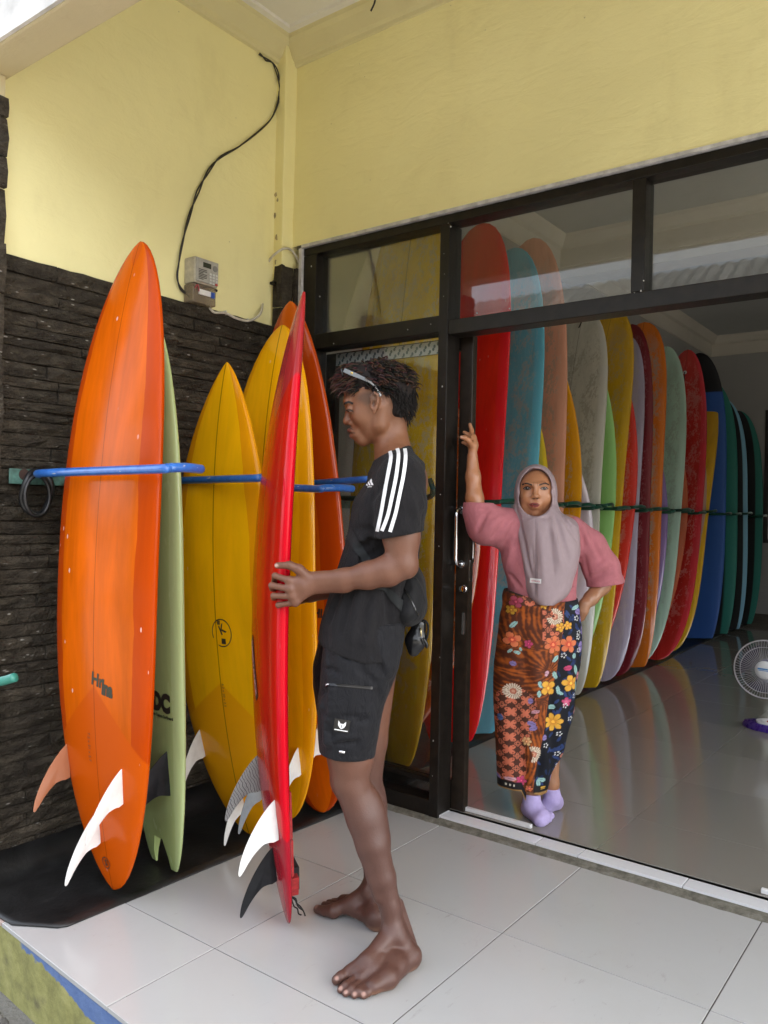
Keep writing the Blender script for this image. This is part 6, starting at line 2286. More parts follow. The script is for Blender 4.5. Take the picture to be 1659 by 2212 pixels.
sl, X, Y, Z = W_.win((G(1258, 1300)[0], -0.2, p[2] - 0.16), (0.40, 0.24, p[2] + 0.1))
n_ = np.array([0.15, 0, -1.0]); n_ /= np.linalg.norm(n_)
W_.a[sl] = np.maximum(W_.a[sl], (X - p[0]) * n_[0] + (Y - p[1]) * n_[1] + (Z - p[2]) * n_[2] + 0 * Y).astype(np.float32)
W_.cone(G(1305, 1250, 0.058), G(1304, 1300, 0.052), 0.056, 0.062, 0.003, sub=True)
W_.cut(G(1027, 1078, -0.012), (-0.15, 0, 1.0) if False else (0, 0, 99)) if False else None
sl, X, Y, Z = W_.win((-0.38, -0.2, 1.15), (G(1060, 1100)[0], 0.2, 1.30))
pz = G(1027, 1079)[2]
W_.a[sl] = np.maximum(W_.a[sl], Z - pz + 0 * X + 0 * Y).astype(np.float32)
W_.cone(G(1028, 1092, -0.014), G(1025, 1060, -0.012), 0.038, 0.042, 0.003, sub=True)
W_.cut(G(1172, 1296, 0), (-0.10, 0, -1.0))
for (a, b_, wd, amp) in (((1100, 1118), (1060, 1165), .010, .007), ((1080, 1115), (1045, 1150), .009, -.007), ((1112, 1130), (1080, 1195), .010, .007), ((1114, 1150), (1098, 1215), .010, -.006), ((1050, 1110), (1030, 1150), .009, .006), ((1060, 1105), (1034, 1100), .009, .006),
                         ((1250, 1128), (1262, 1180), .008, .006), ((1258, 1130), (1282, 1190), .009, -.006), ((1268, 1145), (1300, 1210), .009, .006), ((1325, 1225), (1275, 1250), .009, .008), ((1335, 1245), (1285, 1262), .008, -.007), ((1315, 1210), (1280, 1235), .009, -.005), ((1262, 1200), (1272, 1250), .009, .006),
                         ((1102, 1240), (1125, 1270), .009, .005), ((1245, 1268), (1190, 1284), .008, .005), ((1248, 1280), (1180, 1291), .007, -.005), ((1250, 1200), (1256, 1215), .007, .007)):
    W_.crease(G, a, b_, wd, amp * 2.2)
W_.ripple(0.0018, 40, 4)
pts, quads = W_.mesh()
blouse, blouse_b = fig_obj(G, 'blouse', pts, quads, blm, wom, None, 1)

# ------------------------------------------------------------------ headscarf
hjm = cloth_mat('mauve satin', (0.34, 0.262, 0.28), 0.48, 900, 0.14, 0.07, 0.1)
J = Sdf((-0.16, -0.22, 0.84), (0.26, 0.22, 1.52), 0.0042)
J.ell(G(1157, 1058, 0.030), (0.0845, 0.100, 0.1050), 0.01)
J.cone(G(1157, 1075, 0.02), G(1158, 1112, 0.02), 0.0835, 0.095, 0.02, flat=((0, 1, 0), 1.02))
J.table([(G(1160, y)[2], G(a, y)[0], G(b_, y)[0], vh, vc) for y, a, b_, vh, vc in ((1094, 1113, 1202, .095, .015), (1108, 1109, 1212, .11, .012), (1119, 1110, 1238, .12, .012), (1132, 1111, 1248, .13, .012), (1155, 1114, 1250, .135, .01), (1190, 1118, 1251, .138, .01), (1225, 1121, 1244, .138, .008),
          (1250, 1125, 1235, .136, .006), (1266, 1126, 1231, .134, .004), (1279, 1129, 1224, .132, .002), (1289, 1133, 1214, .130, .0), (1296, 1140, 1203, .128, .0), (1301, 1150, 1190, .128, .0))], 0.02, 2.5)
# face opening, drawn to a point on the forehead
J.cone(G(1157, 1052, -0.20), G(1157, 1052, -0.005), 0.058, 0.063, 0.004, sub=True, flat=((0, 0, 1), 1.17))
J.cone(G(1157, 1078, -0.20), G(1157, 1078, -0.005), 0.0645, 0.064, 0.004, sub=True, flat=((0, 0, 1), 1.06))
J.cone(G(1159, 1021, -0.20), G(1159, 1021, -0.03), 0.016, 0.016, 0.008, sub=True)
J.table([(G(1160, y)[2], G(a, y)[0], G(b_, y)[0], .12, .02) for y, a, b_ in ((1150, 1120, 1244), (1225, 1126, 1238), (1268, 1135, 1216), (1284, 1143, 1200), (1310, 1152, 1184))], 0.002, 2.5, sub=True)
for (a, b_, wd, amp) in (((1114, 1085), (1152, 1262), .007, .008), ((1112, 1100), (1140, 1240), .008, -.007), ((1157, 1118), (1159, 1290), .0035, .0035), ((1150, 1180), (1156, 1285), .006, .004), ((1204, 1095), (1246, 1168), .008, .008), ((1206, 1108), (1250, 1145), .008, -.006),
                         ((1198, 1112), (1228, 1212), .009, .008), ((1192, 1118), (1213, 1225), .010, -.006), ((1184, 1120), (1196, 1240), .010, .004), ((1210, 1090), (1222, 1128), .007, .006), ((1129, 1122), (1150, 1116), .006, .005), ((1190, 1118), (1166, 1120), .006, .004),
                         ((1120, 1046), (1122, 1100), .006, .004), ((1195, 1046), (1199, 1098), .006, .005), ((1168, 1150), (1176, 1260), .011, -.004), ((1138, 1018), (1159, 1010), .005, .003), ((1178, 1018), (1160, 1010), .005, .003)):
    J.crease(G, a, b_, wd, amp * 1.7)
J.ripple(0.0012, 30, 6)
pts, quads = J.mesh()
hij, hij_b = fig_obj(G, 'headscarf', pts, quads, hjm, wom, None, 1)
fdecal(G, 'label_tag', rect2(20, 10, 4, 2), 1157.5, 1254.5, 0.00188, hij_b, M['white_print'], hij, -0.03, 0.003)
fdecal(G, 'lettering', text2('umara', 6.0, 0.15), 1157.5, 1254.5, 0.00188, hij_b, M['pink_print'], hij, -0.03, 0.0042)
ribbon_px(G, 'seam', ((1157, 1122), (1157, 1180), (1158, 1292)), 0.9, hij_b, cloth_mat('seam', (0.24, 0.18, 0.195), 0.7), hij, 0.0015)

# ------------------------------------------------------------------ sarong: wrapped cloth with its printed pattern
NU, NV = 300, 300
prof = np.array([(1262, 1098, 1250, .118), (1290, 1093, 1249, .122), (1304, 1092, 1250, .126), (1348, 1085.5, 1260, .132), (1390, 1081, 1262, .134), (1435, 1077, 1258, .132), (1522, 1075, 1244, .122), (1597, 1078, 1223, .108), (1640, 1081, 1210, .098), (1703, 1085, 1189, .088), (1722, 1086, 1185, .086)], float)
yy = np.linspace(1262, 1722, NV)
LL, RR_, VV = (np.interp(yy, prof[:, 0], prof[:, i]) for i in (1, 2, 3))
# theta: 0 = right edge, 90 deg = front
th_ = np.concatenate([np.linspace(-0.25, math.pi + 0.25, NU - 60), np.linspace(math.pi + 0.25, 2 * math.pi - 0.25, 61)[1:-1]])
NU = len(th_)
xb_y = np.array([(1262, 1207), (1306, 1207), (1356, 1203), (1400, 1197), (1445, 1191), (1497, 1177), (1559, 1170), (1609, 1162), (1671, 1152.5), (1722, 1149)], float)
co = np.zeros((NV, NU, 3))
PX = np.zeros((NV, NU))
PY = np.zeros((NV, NU))
Ks = 1751.5 / 3.30
for j, y in enumerate(yy):
    ul, ur, w = G(LL[j], y)[0], G(RR_[j], y)[0], G(1160, y)[2]
    c_, a = (ul + ur) / 2, (ur - ul) / 2
    cs, sn = np.cos(th_), np.sin(th_)
    e = 2 / 2.3
    u = c_ + a * np.sign(cs) * np.abs(cs) ** e
    v = 0.035 - VV[j] * np.sign(sn) * np.abs(sn) ** e
    t_ = (y - 1262) / 460
    fold = 0.010 * np.sin(u * 48 + 3.5 * t_ + 1.2 * np.sin(t_ * 5)) * t_ ** 0.6 + 0.005 * np.sin(u * 90 - 5 * t_ + w * 9) * t_ + 0.003 * np.sin(w * 60 + u * 30) * np.exp(-((t_ - 0.08) / 0.1) ** 2)
    px = 1160 + u * Ks
    xb = np.interp(y, xb_y[:, 0], xb_y[:, 1])
    front = sn > 0
    over = np.where(front, np.clip((xb - px) / 3.0, 0, 1), 0) * 0.008
    cleft = np.where(front, np.exp(-((px - xb - 6) / 9) ** 2), 0) * 0.022 * max(0, t_ - 0.45) * 1.6
    rad = fold + over - cleft
    # hem: left flap hangs lower by the slit, right flap rounds up
    hem = 1702 + 0 * px
    hem = np.where(px < xb, 1701 + 19 * np.clip((px - 1126) / 9, 0, 1), 1706 + 6 * np.sin((px - 1152) * 0.06))
    hem = np.where((px >= 1136) & (px < 1152), np.where(front, 1700, hem), hem)
    hem = np.where(front, hem, 1706)
    top = np.where(px < 1160, 1274 + (px - 1092) * 0.30, 1294 - np.clip((px - 1215) * 0.1, 0, 3))
    yl = np.clip(y, top, hem)
    w_ = np.interp(yl, [1262, 1722], [G(1160, 1262)[2], G(1160, 1722)[2]])
    co[j, :, 0] = u + rad * cs
    co[j, :, 1] = v - rad * sn
    co[j, :, 2] = w_
    PX[j], PY[j] = px, yl
# ---- printed pattern (pigment only)
X_, Y_ = PX, PY


def nz(x, y, f, seed):
    r = np.random.default_rng(seed)
    t = 0
    for i in range(6):
        a, ph = r.uniform(0, 6.28), r.uniform(0, 6.28)
        k = f * (0.6 + 0.4 * i)
        t = t + np.sin(k * (np.cos(a) * x + np.sin(a) * y) + ph + 1.5 * np.sin(0.6 * k * (np.sin(a) * x - np.cos(a) * y) + ph)) / (1 + 0.4 * i)
    return t / 3


XB = np.interp(Y_, xb_y[:, 0], xb_y[:, 1])
dark = X_ > XB
col = np.zeros((NV, NU, 3))
# brown ground with brushed swirls
n1_, n2_ = nz(X_, Y_, 0.03, 1), nz(X_, Y_, 0.16, 2)
arc1 = np.hypot(X_ - 1214, (Y_ - 1318) * 0.9) * 0.62
rad1 = np.arctan2(Y_ - 1440, X_ - 1172) * 21
arc2 = np.hypot(X_ - 1118, (Y_ - 1392) * 1.1) * 0.60
arc3 = (X_ - 1150 + 12 * np.sin(Y_ * 0.03)) * 0.75
k1 = np.clip((1398 - Y_) / 10, 0, 1)
k2 = np.clip((1448 - Y_) / 8, 0, 1)
k3 = np.clip((Y_ - 1500) / 10, 0, 1)
phase = arc1 * k1 + (1 - k1) * (rad1 * k2 + (1 - k2) * (arc3 * k3 + arc2 * (1 - k3)))
st = np.sin(phase + 2.6 * n1_ + 1.2 * n2_) * 0.5 + 0.5
n3_ = nz(X_, Y_, 0.34, 4)
st2 = np.clip(st * 0.8 - 0.16 + 0.55 * n2_ + 0.25 * n1_ + 0.45 * n3_, 0, 1)[..., None]
br = np.array((0.085, 0.022, 0.009)) * (1 - st2) + np.array((0.44, 0.105, 0.016)) * st2
col[:] = br


def setc(m, c):
    m = np.clip(m, 0, 1)[..., None]
    col[:] = col * (1 - m) + np.array(c) * m


def lattice(mask, ox, oy):
    p = 27.0
    gx, gy = ((X_ - ox) / p) % 1 - 0.5, ((Y_ - oy) / p) % 1 - 0.5
    r, a = np.hypot(gx, gy), np.arctan2(gy, gx)
    pet = r < 0.12 + 0.33 * np.abs(np.sin(2 * a)) ** 0.8
    hole = np.hypot(np.abs(gx) - 0.24, np.abs(gy) - 0.24) < 0.055
    g2x, g2y = ((X_ - ox) / p + 0.5) % 1 - 0.5, ((Y_ - oy) / p + 0.5) % 1 - 0.5
    r2 = np.hypot(g2x, g2y)
    rings = (np.abs(r2 - 0.10) < 0.035) | (np.abs(np.hypot(np.abs(g2x) - 0.15, g2y) - 0.07) < 0.028) | (np.abs(np.hypot(g2x, np.abs(g2y) - 0.15) - 0.07) < 0.028)
    setc(mask * 1.0, (0.075, 0.026, 0.016))
    setc(mask * pet, (0.56, 0.155, 0.085))
    setc(mask * pet * hole, (0.26, 0.06, 0.035))
    setc(mask * rings * ~pet, (0.46, 0.14, 0.08))


edge = 1492 - 14 * np.sin((X_ - 1080) * 0.05)
lattice((~dark) & (Y_ > edge) & (X_ < XB - 26 + 6 * np.sin(Y_ * 0.05)) & (X_ > 1080 + 4 * np.sin(Y_ * 0.04)), 1088, 1490)
lattice((~dark) & (X_ > 1158) & (Y_ > 1312) & (Y_ < 1382), 1170, 1325)
lattice((~dark) & (Y_ < 1304) & (X_ > 1118) & (X_ < 1172), 1120, 1290)
# black ground, navy leaf sprays
setc(dark, (0.008, 0.009, 0.014))
rs = np.random.default_rng(5)
for i in range(120):
    y = rs.uniform(1300, 1690)
    x = rs.uniform(np.interp(y, xb_y[:, 0], xb_y[:, 1]) + 3, 1262)
    a = rs.choice([-0.7, 0.7]) + rs.normal() * 0.2 + 1.57
    ca, sa = math.cos(a), math.sin(a)
    du, dv = (X_ - x) * ca + (Y_ - y) * sa, -(X_ - x) * sa + (Y_ - y) * ca
    setc(dark * ((du / 7) ** 2 + (dv / 2.6) ** 2 < 1), tuple(np.array((0.018, 0.035, 0.11)) * rs.uniform(0.6, 1.5)))
fr_ = np.sin(th_)[None, :] > -0.2


def leaf(x, y, l, w, a, c):
    ca, sa = math.cos(a), math.sin(a)
    du, dv = (X_ - x) * ca + (Y_ - y) * sa, -(X_ - x) * sa + (Y_ - y) * ca
    m = (du / l) ** 2 + (dv / w) ** 2 < 1
    setc(m * fr_, c)
    setc(m * fr_ * (np.abs(dv) < w * 0.14), tuple(k * 0.5 for k in c))


def flower(x, y, r, n, c, c2, a0=0.0, sharp=0.7):
    dx, dy = X_ - x, Y_ - y
    d, a = np.hypot(dx, dy), np.arctan2(dy, dx) + a0
    pr = r * (0.40 + 0.60 * np.abs(np.cos(a * n / 2)) ** sharp)
    m = (d < pr) * fr_
    setc(((d < pr * 1.13) & (d >= pr)) * fr_ * 0.75, (0.04, 0.016, 0.01))
    setc(m, c)
    setc(m * (np.abs(np.cos(a * n / 2)) < 0.22), tuple(k * 0.45 for k in c))
    setc(m * np.clip(1.3 - d / (r * 0.42), 0, 1), c2)
    setc(m * (d < r * 0.16), tuple(min(1, k * 1.5) for k in c))


def fan(x, y, r, a0, a1):
    dx, dy = X_ - x, Y_ - y
    d, a = np.hypot(dx, dy), np.arctan2(dy, dx)
    aa = (a - a0) % (2 * math.pi)
    m = (d < r * (0.93 + 0.07 * np.cos(a * 22))) & (aa < a1) & fr_
    setc(m, (0.66, 0.56, 0.44))
    setc(m * (np.cos(a * 22) < -0.5) * (d > r * 0.3), (0.22, 0.12, 0.07))
    setc(m * (d < r * 0.36), (0.42, 0.13, 0.08))
    setc(m * (d < r * 0.2), (0.6, 0.3, 0.2))


CO_, YE, MG, LI, AQ = (0.62, 0.17, 0.07), (0.72, 0.38, 0.05), (0.50, 0.06, 0.15), (0.23, 0.18, 0.40), (0.30, 0.50, 0.48)
for (x, y, l, w, a, c) in ((1187, 1448, 9, 5, 1.0, AQ), (1235, 1439, 12, 5.5, 1.1, AQ), (1239, 1477, 12, 5, 1.5, AQ), (1157, 1467, 8, 4.5, 1.1, AQ), (1185, 1517, 7, 5, 0, AQ), (1228, 1408, 6, 5, 1.5, AQ), (1187, 1413, 9, 4, -0.9, AQ), (1170, 1676, 9, 4.5, 0.2, AQ),
                           (1163, 1684, 8, 4.5, 1.3, AQ), (1104, 1345, 9, 4, -0.9, AQ), (1098, 1401, 6, 2.6, -0.8, AQ), (1110, 1403, 6, 3.4, 0.3, AQ), (1116, 1396, 4, 2.4, 1.0, AQ), (1154, 1487, 7, 3.6, 1.5, AQ), (1196, 1480, 9, 4, 1.4, AQ), (1202, 1487, 6, 3, .5, AQ), (1231, 1307, 9, 4, -.4, AQ), (1244, 1515, 6, 3, 1.3, AQ),
                           (1247, 1391, 7, 12, 0, LI), (1252, 1333, 8, 7, 0, LI), (1251, 1357, 6, 9, 0, LI), (1238, 1317, 8, 6, .5, LI), (1141, 1551, 9, 5, .3, LI), (1145, 1561, 8, 5, -.3, LI), (1103, 1427, 6, 5, .2, LI), (1138, 1503, 5, 6, 0, LI), (1086, 1545, 5, 7, 0, (0.08, 0.14, 0.35)), (1171, 1583, 6, 6, 0, LI), (1200, 1682, 7, 10, 0, LI), (1085, 1682, 6, 9, 0, LI),
                           (1214, 1433, 8, 5, -.2, MG), (1247, 1455, 5, 9, -.2, (0.55, 0.22, 0.26)), (1238, 1529, 5, 9, .3, (0.5, 0.2, 0.22)), (1214, 1630, 5, 6, 0, (0.5, 0.2, 0.15)), (1148, 1525, 8, 4, -.3, (0.55, 0.28, 0.33)), (1169, 1444, 4, 6, .3, (0.6, 0.35, 0.42)), (1105, 1676, 11, 4, -.1, (0.6, 0.35, 0.4)), (1258, 1420, 4, 11, .1, MG)):
    leaf(x, y, l, w, a, c)
fan(1183, 1325, 18, 0.0 - 2.0, 5.0)
fan(1104, 1486, 17.5, 0, 7)
fan(1147, 1617, 18, -2.2, 4.0)
for (x, y, r, n, c, c2, a0) in ((1101.6, 1377, 16, 4, CO_, (0.45, 0.03, 0.03), 0.4), (1181, 1383, 19, 6, CO_, (0.5, 0.04, 0.03), 0.3), (1214.5, 1383, 18, 5, CO_, (0.5, 0.04, 0.03), 0.2), (1221, 1466, 18, 5, YE, (0.55, 0.16, 0.03), 0.5), (1173.6, 1475, 17, 4, YE, (0.6, 0.2, 0.03), 0.7), (1190, 1549.5, 20, 7, YE, (0.62, 0.24, 0.03), 0.1),
                                (1195, 1347, 10, 5, YE, (0.5, 0.15, 0.03), 0), (1213, 1344, 9, 5, YE, (0.5, 0.15, 0.03), 0.5), (1131, 1383, 9, 5, MG, (0.3, 0.02, 0.08), 0), (1214, 1506, 10, 5, MG, (0.6, 0.2, 0.3), 0.3), (1125, 1678, 11, 5, MG, (0.4, 0.03, 0.1), 0), (1109, 1297, 13, 4, (0.36, 0.06, 0.10), (0.2, 0.02, 0.04), 0.5), (1100, 1315, 10, 5, (0.5, 0.28, 0.03), (0.3, 0.08, 0.02), 0),
                                (1133, 1590, 10, 6, (0.66, 0.40, 0.18), (0.5, 0.12, 0.05), 0), (1161, 1301, 8, 5, YE, (0.5, 0.15, 0.03), 0), (1213, 1681, 9, 5, (0.5, 0.2, 0.24), (0.3, 0.05, 0.08), 0), (1141, 1692, 7, 5, CO_, MG, 0)):
    flower(x, y, r, n, c, c2, a0, 0.6)
for (x, y) in ((1234, 1330), (1238, 1360), (1241, 1397), (1205, 1406), (1203, 1576), (1204, 1622), (1212, 1514), (1232, 1495), (1225, 1545), (1238, 1370), (1175, 1600), (1210, 1652)):
    for k in range(5):
        a = k * 1.257
        setc((np.hypot(X_ - x - 4.2 * math.cos(a), Y_ - y - 4.2 * math.sin(a)) < 1.6) * fr_, (0.6, 0.6, 0.6))
hemd = np.where(X_ < XB, 1701 + 19 * np.clip((X_ - 1126) / 9, 0, 1), 1708)
bandm = np.clip((Y_ - hemd + 20) / 2, 0, 1)
setc(bandm, (0.012, 0.011, 0.012))
setc(((Y_ - hemd + 3.4) > 0) * 1.0, (0.30, 0.17, 0.06))
setc((np.abs(Y_ - hemd + 11) < 2.6) * (np.sin(X_ * 0.9) > 0.2) * (np.abs(X_ - 1104) < 9), (0.6, 0.55, 0.45))
setc((np.abs(Y_ - hemd + 12) < 6) * (np.abs(X_ - 1175) < 6) * (np.sin(Y_ * 1.4) > -0.3), (0.62, 0.36, 0.05))
waist = np.where(X_ < 1160, 1274 + (X_ - 1092) * 0.30, 1294)
setc((Y_ - waist < 3.5) * (X_ < 1120), (0.03, 0.02, 0.014))
P3 = co.reshape(-1, 3)
fq = []
for j in range(NV - 1):
    for i in range(NU):
        i2 = (i + 1) % NU
        fq.append((j * NU + i, j * NU + i2, (j + 1) * NU + i2, (j + 1) * NU + i))
skm = tint_mat('printed cotton', 0.7, 0.25, 500, 0.25, 0, 0.05)
sar, _b = fig_obj(G, 'sarong', P3, np.array(fq), skm, wom, col.reshape(-1, 3), 0)

# ------------------------------------------------------------------ socks
K = Sdf((-0.12, -0.28, 0.0), (0.18, 0.22, 0.22), 0.004)
g = G.fl
zf = ZI
K.chain([(G(1149, 1708, 0.0), 0.0345), (g(1149, 1736, zf + 0.062), 0.035)], 0.02)
K.cone(g(1149, 1736, zf + 0.06), g(1144, 1746, zf + 0.030), 0.034, 0.030, 0.02)
K.cone(g(1148, 1742, zf + 0.040), g(1172, 1764, zf + 0.026), 0.036, 0.032, 0.02)
K.cone(g(1144, 1748, zf + 0.026), g(1166, 1772, zf + 0.022), 0.028, 0.026, 0.02)
for (x, y, r) in ((1190, 1762.5, .0155), (1186, 1770, .0135), (1180, 1774, .013), (1174, 1776.5, .0125)):
    K.cone(g(1174, 1766, zf + 0.024), g(x, y, zf + 0.015), 0.020, r, 0.006)
for (a, b_) in (((1176, 1764), (1190, 1771)), ((1170, 1766), (1180, 1777))):
    K.groove(g(*a, zf + 0.045), g(*b_, zf + 0.02), 0.004, 0.003)
K.chain([(G(1191, 1702, 0.07), 0.034), (g(1193, 1724, zf + 0.062), 0.035)], 0.02)
K.cone(g(1193, 1724, zf + 0.06), g(1200, 1732, zf + 0.030), 0.034, 0.031, 0.02)
K.cone(g(1197, 1730, zf + 0.035), g(1181, 1742, zf + 0.026), 0.033, 0.030, 0.02)
K.cut(G(1149, 1713, 0.0), (0, 0, 1.0))
K.ripple(0.001, 120, 2)
pts, quads = K.mesh()
socks, _b = fig_obj(G, 'socks', pts, quads, cloth_mat('lilac cotton', (0.42, 0.35, 0.60), 0.9, 800, 0.25), wom, None, 1)
# ================================================================== SMALL THINGS
# electricity meter on the side wall
XM = XL + 0.075
ma, mb, mc = at_x(424, 553, XM), at_x(474, 566, XM), at_x(474, 666, XM)
y0m, y1m, z1m, z0m = ma.y, mb.y, (ma.z + mb.z) / 2, mc.z + 0.004
zmm = at_x(424, 608, XM).z
mt = thing('electricity_meter', 'grey prepaid electricity meter with keypad on the yellow wall', 'electricity meter', (XL, y0m, z0m))
greyp = mat('grey meter plastic', (0.36, 0.35, 0.32), 0.45, 0.12, 40)
MB().box(XL - 0.001, XM - 0.008, y0m, y1m, zmm, z1m).obj('housing', mat('beige meter plastic', (0.50, 0.46, 0.37), 0.45, 0.15, 40), mt, bevel=0.006)
MB().box(XM - 0.0085, XM, y0m + 0.004, y1m - 0.004, zmm + 0.006, z1m - 0.004).obj('front_plate', greyp, mt, bevel=0.003)
dy, dz = y1m - y0m, z1m - zmm
MB().box(XM, XM + 0.001, y0m + dy * .30, y0m + dy * .64, z1m - dz * .36, z1m - dz * .17).obj('display', mat('lcd', (0.035, 0.04, 0.03), 0.2), mt)
MB().lathe([(0, 0.002), (0.012, 0.002), (0.013, 0)], (XM, y0m + dy * .82, z1m - dz * .30), (1, 0, 0), 18).obj('dial', mat('dial grey', (0.2, 0.2, 0.19), 0.5), mt)
btn = mat('white button', (0.62, 0.62, 0.60), 0.5)
for i in range(4):
    for j in range(3):
        yb_, zb2 = y0m + dy * (.57 + .13 * j), z1m - dz * (.55 + .115 * i)
        MB().box(XM, XM + 0.003, yb_, yb_ + dy * .09, zb2 - dz * .05, zb2 + dz * .025).obj('button', mat('red button', (0.5, 0.05, 0.04), 0.5) if (i, j) == (3, 2) else btn, mt)
lb = MB()
for i in range(7):
    w_ = 0.34 if i not in (2, 6) else 0.2
    lb.box(XM, XM + 0.0008, y0m + dy * .12, y0m + dy * (.12 + w_), z1m - dz * (.47 + .06 * i) - 0.002, z1m - dz * (.47 + .06 * i) + 0.001)
stuff(lb.obj('label_print', M['ink'], mt))
brown = NT('smoked cover')
brown.base((0.24, 0.19, 0.14), 0.2)
brown.p.inputs['Alpha'].default_value = 0.62
MB().box(XL + 0.004, XM - 0.012, y0m - 0.004, y1m - 0.004, z0m, zmm - 0.003).obj('terminal_cover', brown.m, mt, bevel=0.006)
MB().box(XM - 0.0115, XM - 0.004, y0m + dy * .2, y0m + dy * .72, z0m + 0.034, z0m + 0.056).obj('breaker', M['white_plastic'], mt, bevel=0.001)
MB().box(XM - 0.0045, XM, y0m + dy * .68, y0m + dy * .82, z0m + 0.030, z0m + 0.054).obj('breaker_switch', mat('blue switch', (0.03, 0.08, 0.35), 0.4), mt)
MB().tube(smooth_path([(XM - .011, y0m + dy * .05, z0m + .055), (XM - .006, y0m + dy * .12, z0m + .07), (XM - .008, y0m + dy * .22, z0m + .045)], 5), 0.003, 6).obj('wire', mat('red wire', (0.30, 0.04, 0.05), 0.5), mt)
MB().lathe([(0, 0.012), (0.006, 0.010), (0.006, 0)], (XM - .02, y1m - 0.004, zmm - 0.006), (0, 1, 0), 12).obj('seal', M['fin_black'], mt)

# twisted black cable from the cornice down to the meter
cab = [(560, 116), (574, 128), (590, 138), (601, 165), (603, 205), (593, 243), (572, 272), (520, 314), (472, 343), (443, 382), (422, 428), (405, 480), (393, 530), (386, 570), (383, 600), (391, 624), (410, 641)]
P = smooth_path([at_x(x, y, XL + 0.014) for x, y in cab], 14)
tw = MB()
for ph in (0, math.pi):
    q = []
    for i, p in enumerate(P):
        a = i * 0.17 + ph + 0.6 * math.sin(i * 0.05)
        r = 0.0034 + 0.0022 * math.sin(i * 0.06)
        q.append(p + Vector((0.6 * math.cos(a) * r, math.sin(a) * r, math.cos(a) * r * 0.5)))
    tw.tube(q, 0.0034, 6)
o = tw.obj('power_cable', mat('black cable', (0.020, 0.018, 0.016), 0.5, 0.3, 40), None, True)
tag(o, 'twisted black cable curving down the yellow wall to the meter', 'cable')
pts = [at_x(x, y, XL + 0.034) for x, y in ((452, 664), (463, 675), (486, 676), (509, 687), (533, 693), (552, 687), (564, 673))]
pts += [at_y(x, y, cy0 - 0.026) for x, y in ((568, 640), (569, 602), (580, 566), (596, 547))]
pts += [at_x(x, y, cx1 + 0.018) for x, y in ((617, 536), (634, 545), (648, 572))]
o = MB().tube(smooth_path(pts, 7), 0.0058, 8).obj('white_cable', mat('old white cable', (0.56, 0.52, 0.44), 0.5, 0.15, 50), None, True)
tag(o, 'off-white cable looping from the meter over the corner column', 'cable')
cl = MB()
for (x, y) in ((534, 693), (486, 676)):
    p = at_x(x, y, XL + 0.014)
    cl.box(p.x - 0.012, p.x + 0.008, p.y - 0.003, p.y + 0.003, p.z - 0.012, p.z + 0.009)
cl.obj('clip', M['white_plastic'], o)
p = at_x(568, 603, XL + 0.03)
MB().box(p.x - 0.02, p.x + 0.004, cy0 - 0.03, cy0 - 0.006, p.z - 0.006, p.z + 0.006).obj('knot', M['fin_black'], o)
o = MB().tube(smooth_path([at_y(812, -12, YF - 0.11), at_y(809, 6, YF - 0.105), at_y(801, 24, YF - 0.10)], 5), 0.004, 6).obj('cable_stub', mat('black stub', (0.02, 0.018, 0.016), 0.6), None, True)
tag(o, 'short black cable stub sticking out of the cornice', 'cable')

# floor fan at the right edge
fb = at_z(1668, 1578, ZI)
fc = at_y(1653, 1446, fb.y)
fan = thing('standing_fan', 'white and purple floor fan cut off by the right edge', 'fan', (fb.x, fb.y, ZI))
ax = (CO - fc)
ax.z = 0.30
ax.normalize()
ax = (ax + Vector((CR.x, CR.y, 0)) * -0.10).normalized()
fx = ax.cross(Vector((0, 0, 1))).normalized()
fz = fx.cross(ax).normalized()
R0 = 0.168


def fp_(r, a, h):
    return fc + fx * (r * math.cos(a)) + fz * (r * math.sin(a)) + ax * h


wire = mat('white wire', (0.55, 0.54, 0.58), 0.4)
c = MB()
for k in range(64):
    a = 2 * math.pi * k / 64
    c.tube([fp_(0.052, a, 0.045), fp_(0.10, a + 0.03, 0.046), fp_(0.14, a + 0.05, 0.036), fp_(R0 - 0.008, a + 0.06, 0.018), fp_(R0, a + 0.06, 0.0)], 0.0009, 4, caps=False)
for rr_, hh, wd in ((0.132, 0.041, 0.0016), (R0 + 0.001, 0.0, 0.0042)):
    c.tube([fp_(rr_, 2 * math.pi * i / 48, hh) for i in range(48)], wd, 6, closed=True)
c.obj('front_cage', wire, fan)
c = MB()
for k in range(44):
    a = 2 * math.pi * k / 44
    c.tube([fp_(0.045, a, -0.085), fp_(0.11, a, -0.08), fp_(0.152, a, -0.055), fp_(R0, a, 0.0)], 0.0009, 4, caps=False)
c.obj('back_cage', mat('grey wire', (0.14, 0.135, 0.17), 0.4), fan)
MB().lathe([(0.0, 0.056), (0.03, 0.056), (0.047, 0.053), (0.053, 0.046), (0.052, 0.042), (0, 0.041)], fc, ax, 30).obj('badge', mat('white badge', (0.72, 0.73, 0.74), 0.3), fan, angle=40)
bp = mat('blue print', (0.06, 0.22, 0.50), 0.5)
pr_ = MB()
for (u0, u1, v0_, v1_) in ((-0.032, -0.020, 0.000, 0.011), (-0.018, 0.036, 0.001, 0.010), (-0.028, 0.03, -0.006, -0.002)):
    pr_.prism([fc + fx * u + fz * v + ax * 0.0562 for u, v in ((u0, v0_), (u1, v0_ + .002), (u1, v1_ + .002), (u0, v1_))], ax * 0.0006)
pr_.obj('badge_print', bp, fan)
bladem = mat('smoke blade', (0.07, 0.065, 0.09), 0.25, 0.1, 20)
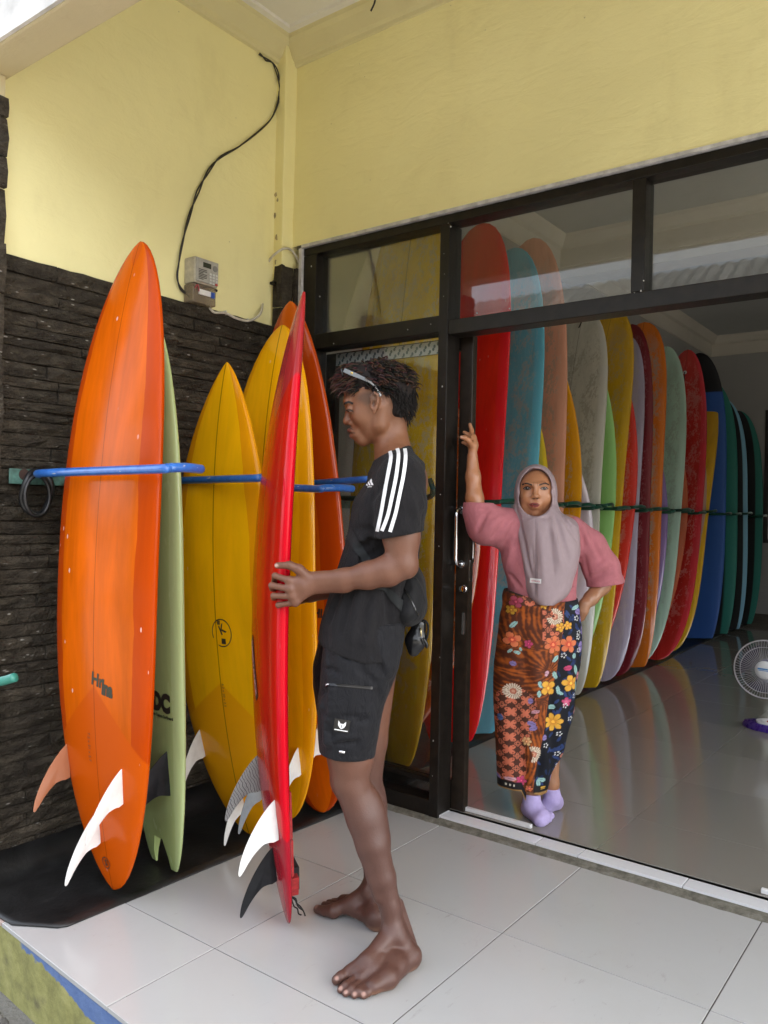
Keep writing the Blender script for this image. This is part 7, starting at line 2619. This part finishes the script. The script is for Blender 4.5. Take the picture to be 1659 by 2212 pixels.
for k in range(3):
    bl_ = MB()
    a0 = 2 * math.pi * k / 3 + 0.5
    for i in range(8):
        r = 0.03 + 0.112 * i / 7
        for j in range(7):
            a = a0 + (j / 6 - 0.5) * (0.8 + 0.9 * i / 7)
            bl_.v.append(fp_(r, a, -0.02 + 0.035 * (j / 6 - 0.5)))
    for i in range(7):
        for j in range(6):
            q = i * 7 + j
            bl_.f.append((q, q + 1, q + 8, q + 7))
    bl_.obj('blade', bladem, fan, True, fix=False)
MB().lathe([(0, -0.17), (0.035, -0.165), (0.048, -0.14), (0.05, -0.09), (0.03, -0.085), (0, -0.085)], fc, ax, 24).obj('motor', mat('purple plastic', (0.055, 0.025, 0.22), 0.3), fan, angle=40)
pole_t = fc - ax * 0.12
MB().tube([(fb.x + 0.01, fb.y + 0.02, ZI + 0.03), pole_t], 0.017, 12).obj('neck', mat('dark grey plastic', (0.02, 0.02, 0.024), 0.35), fan, True)
bs = MB()
n = 40
for (s_, h) in ((1.0, 0.0), (1.0, 0.018), (0.93, 0.034), (0.70, 0.046), (0.3, 0.052)):
    for k in range(n):
        a = 2 * math.pi * k / n
        p = Vector((fb.x, fb.y, ZI + 0.001 + h)) + fx * (0.150 * s_ * math.copysign(abs(math.cos(a)) ** .8, math.cos(a))) + Vector((CF.x, CF.y, 0)) * (0.105 * s_ * math.copysign(abs(math.sin(a)) ** .8, math.sin(a)))
        bs.v.append(p)
for i in range(4):
    for k in range(n):
        bs.f.append((i * n + k, i * n + (k + 1) % n, (i + 1) * n + (k + 1) % n, (i + 1) * n + k))
bs.f.append(tuple(range(4 * n, 5 * n)))
bs.obj('base', mat('purple base plastic', (0.065, 0.030, 0.26), 0.28), fan, True, angle=50)
pn = MB()
o0 = Vector((fb.x, fb.y, ZI + 0.045)) - Vector((CF.x, CF.y, 0)) * 0.045
poly = []
for k in range(24):
    a = 2 * math.pi * k / 24
    poly.append(o0 + fx * (0.105 * math.cos(a)) + Vector((CF.x, CF.y, 0)) * (0.042 * math.sin(a)) + Vector((0, 0, 0.012 * math.sin(a))))
pn.prism(poly, (0, 0, 0.012))
pn.obj('control_panel', mat('white panel', (0.66, 0.66, 0.66), 0.3), fan, bevel=0.002)
for k, cc_ in enumerate(((0.7, 0.7, 0.7), (0.5, 0.04, 0.05), (0.08, 0.35, 0.12), (0.05, 0.15, 0.4))):
    s_ = 1 if fx.dot(CR) > 0 else -1
    p = o0 + fx * (s_ * (-0.065 + 0.026 * k)) + Vector((0, 0, 0.012))
    MB().box(p.x - 0.008, p.x + 0.008, p.y - 0.006, p.y + 0.006, p.z - 0.004, p.z + 0.006).obj('key', mat('key', cc_, 0.35), fan, bevel=0.002)
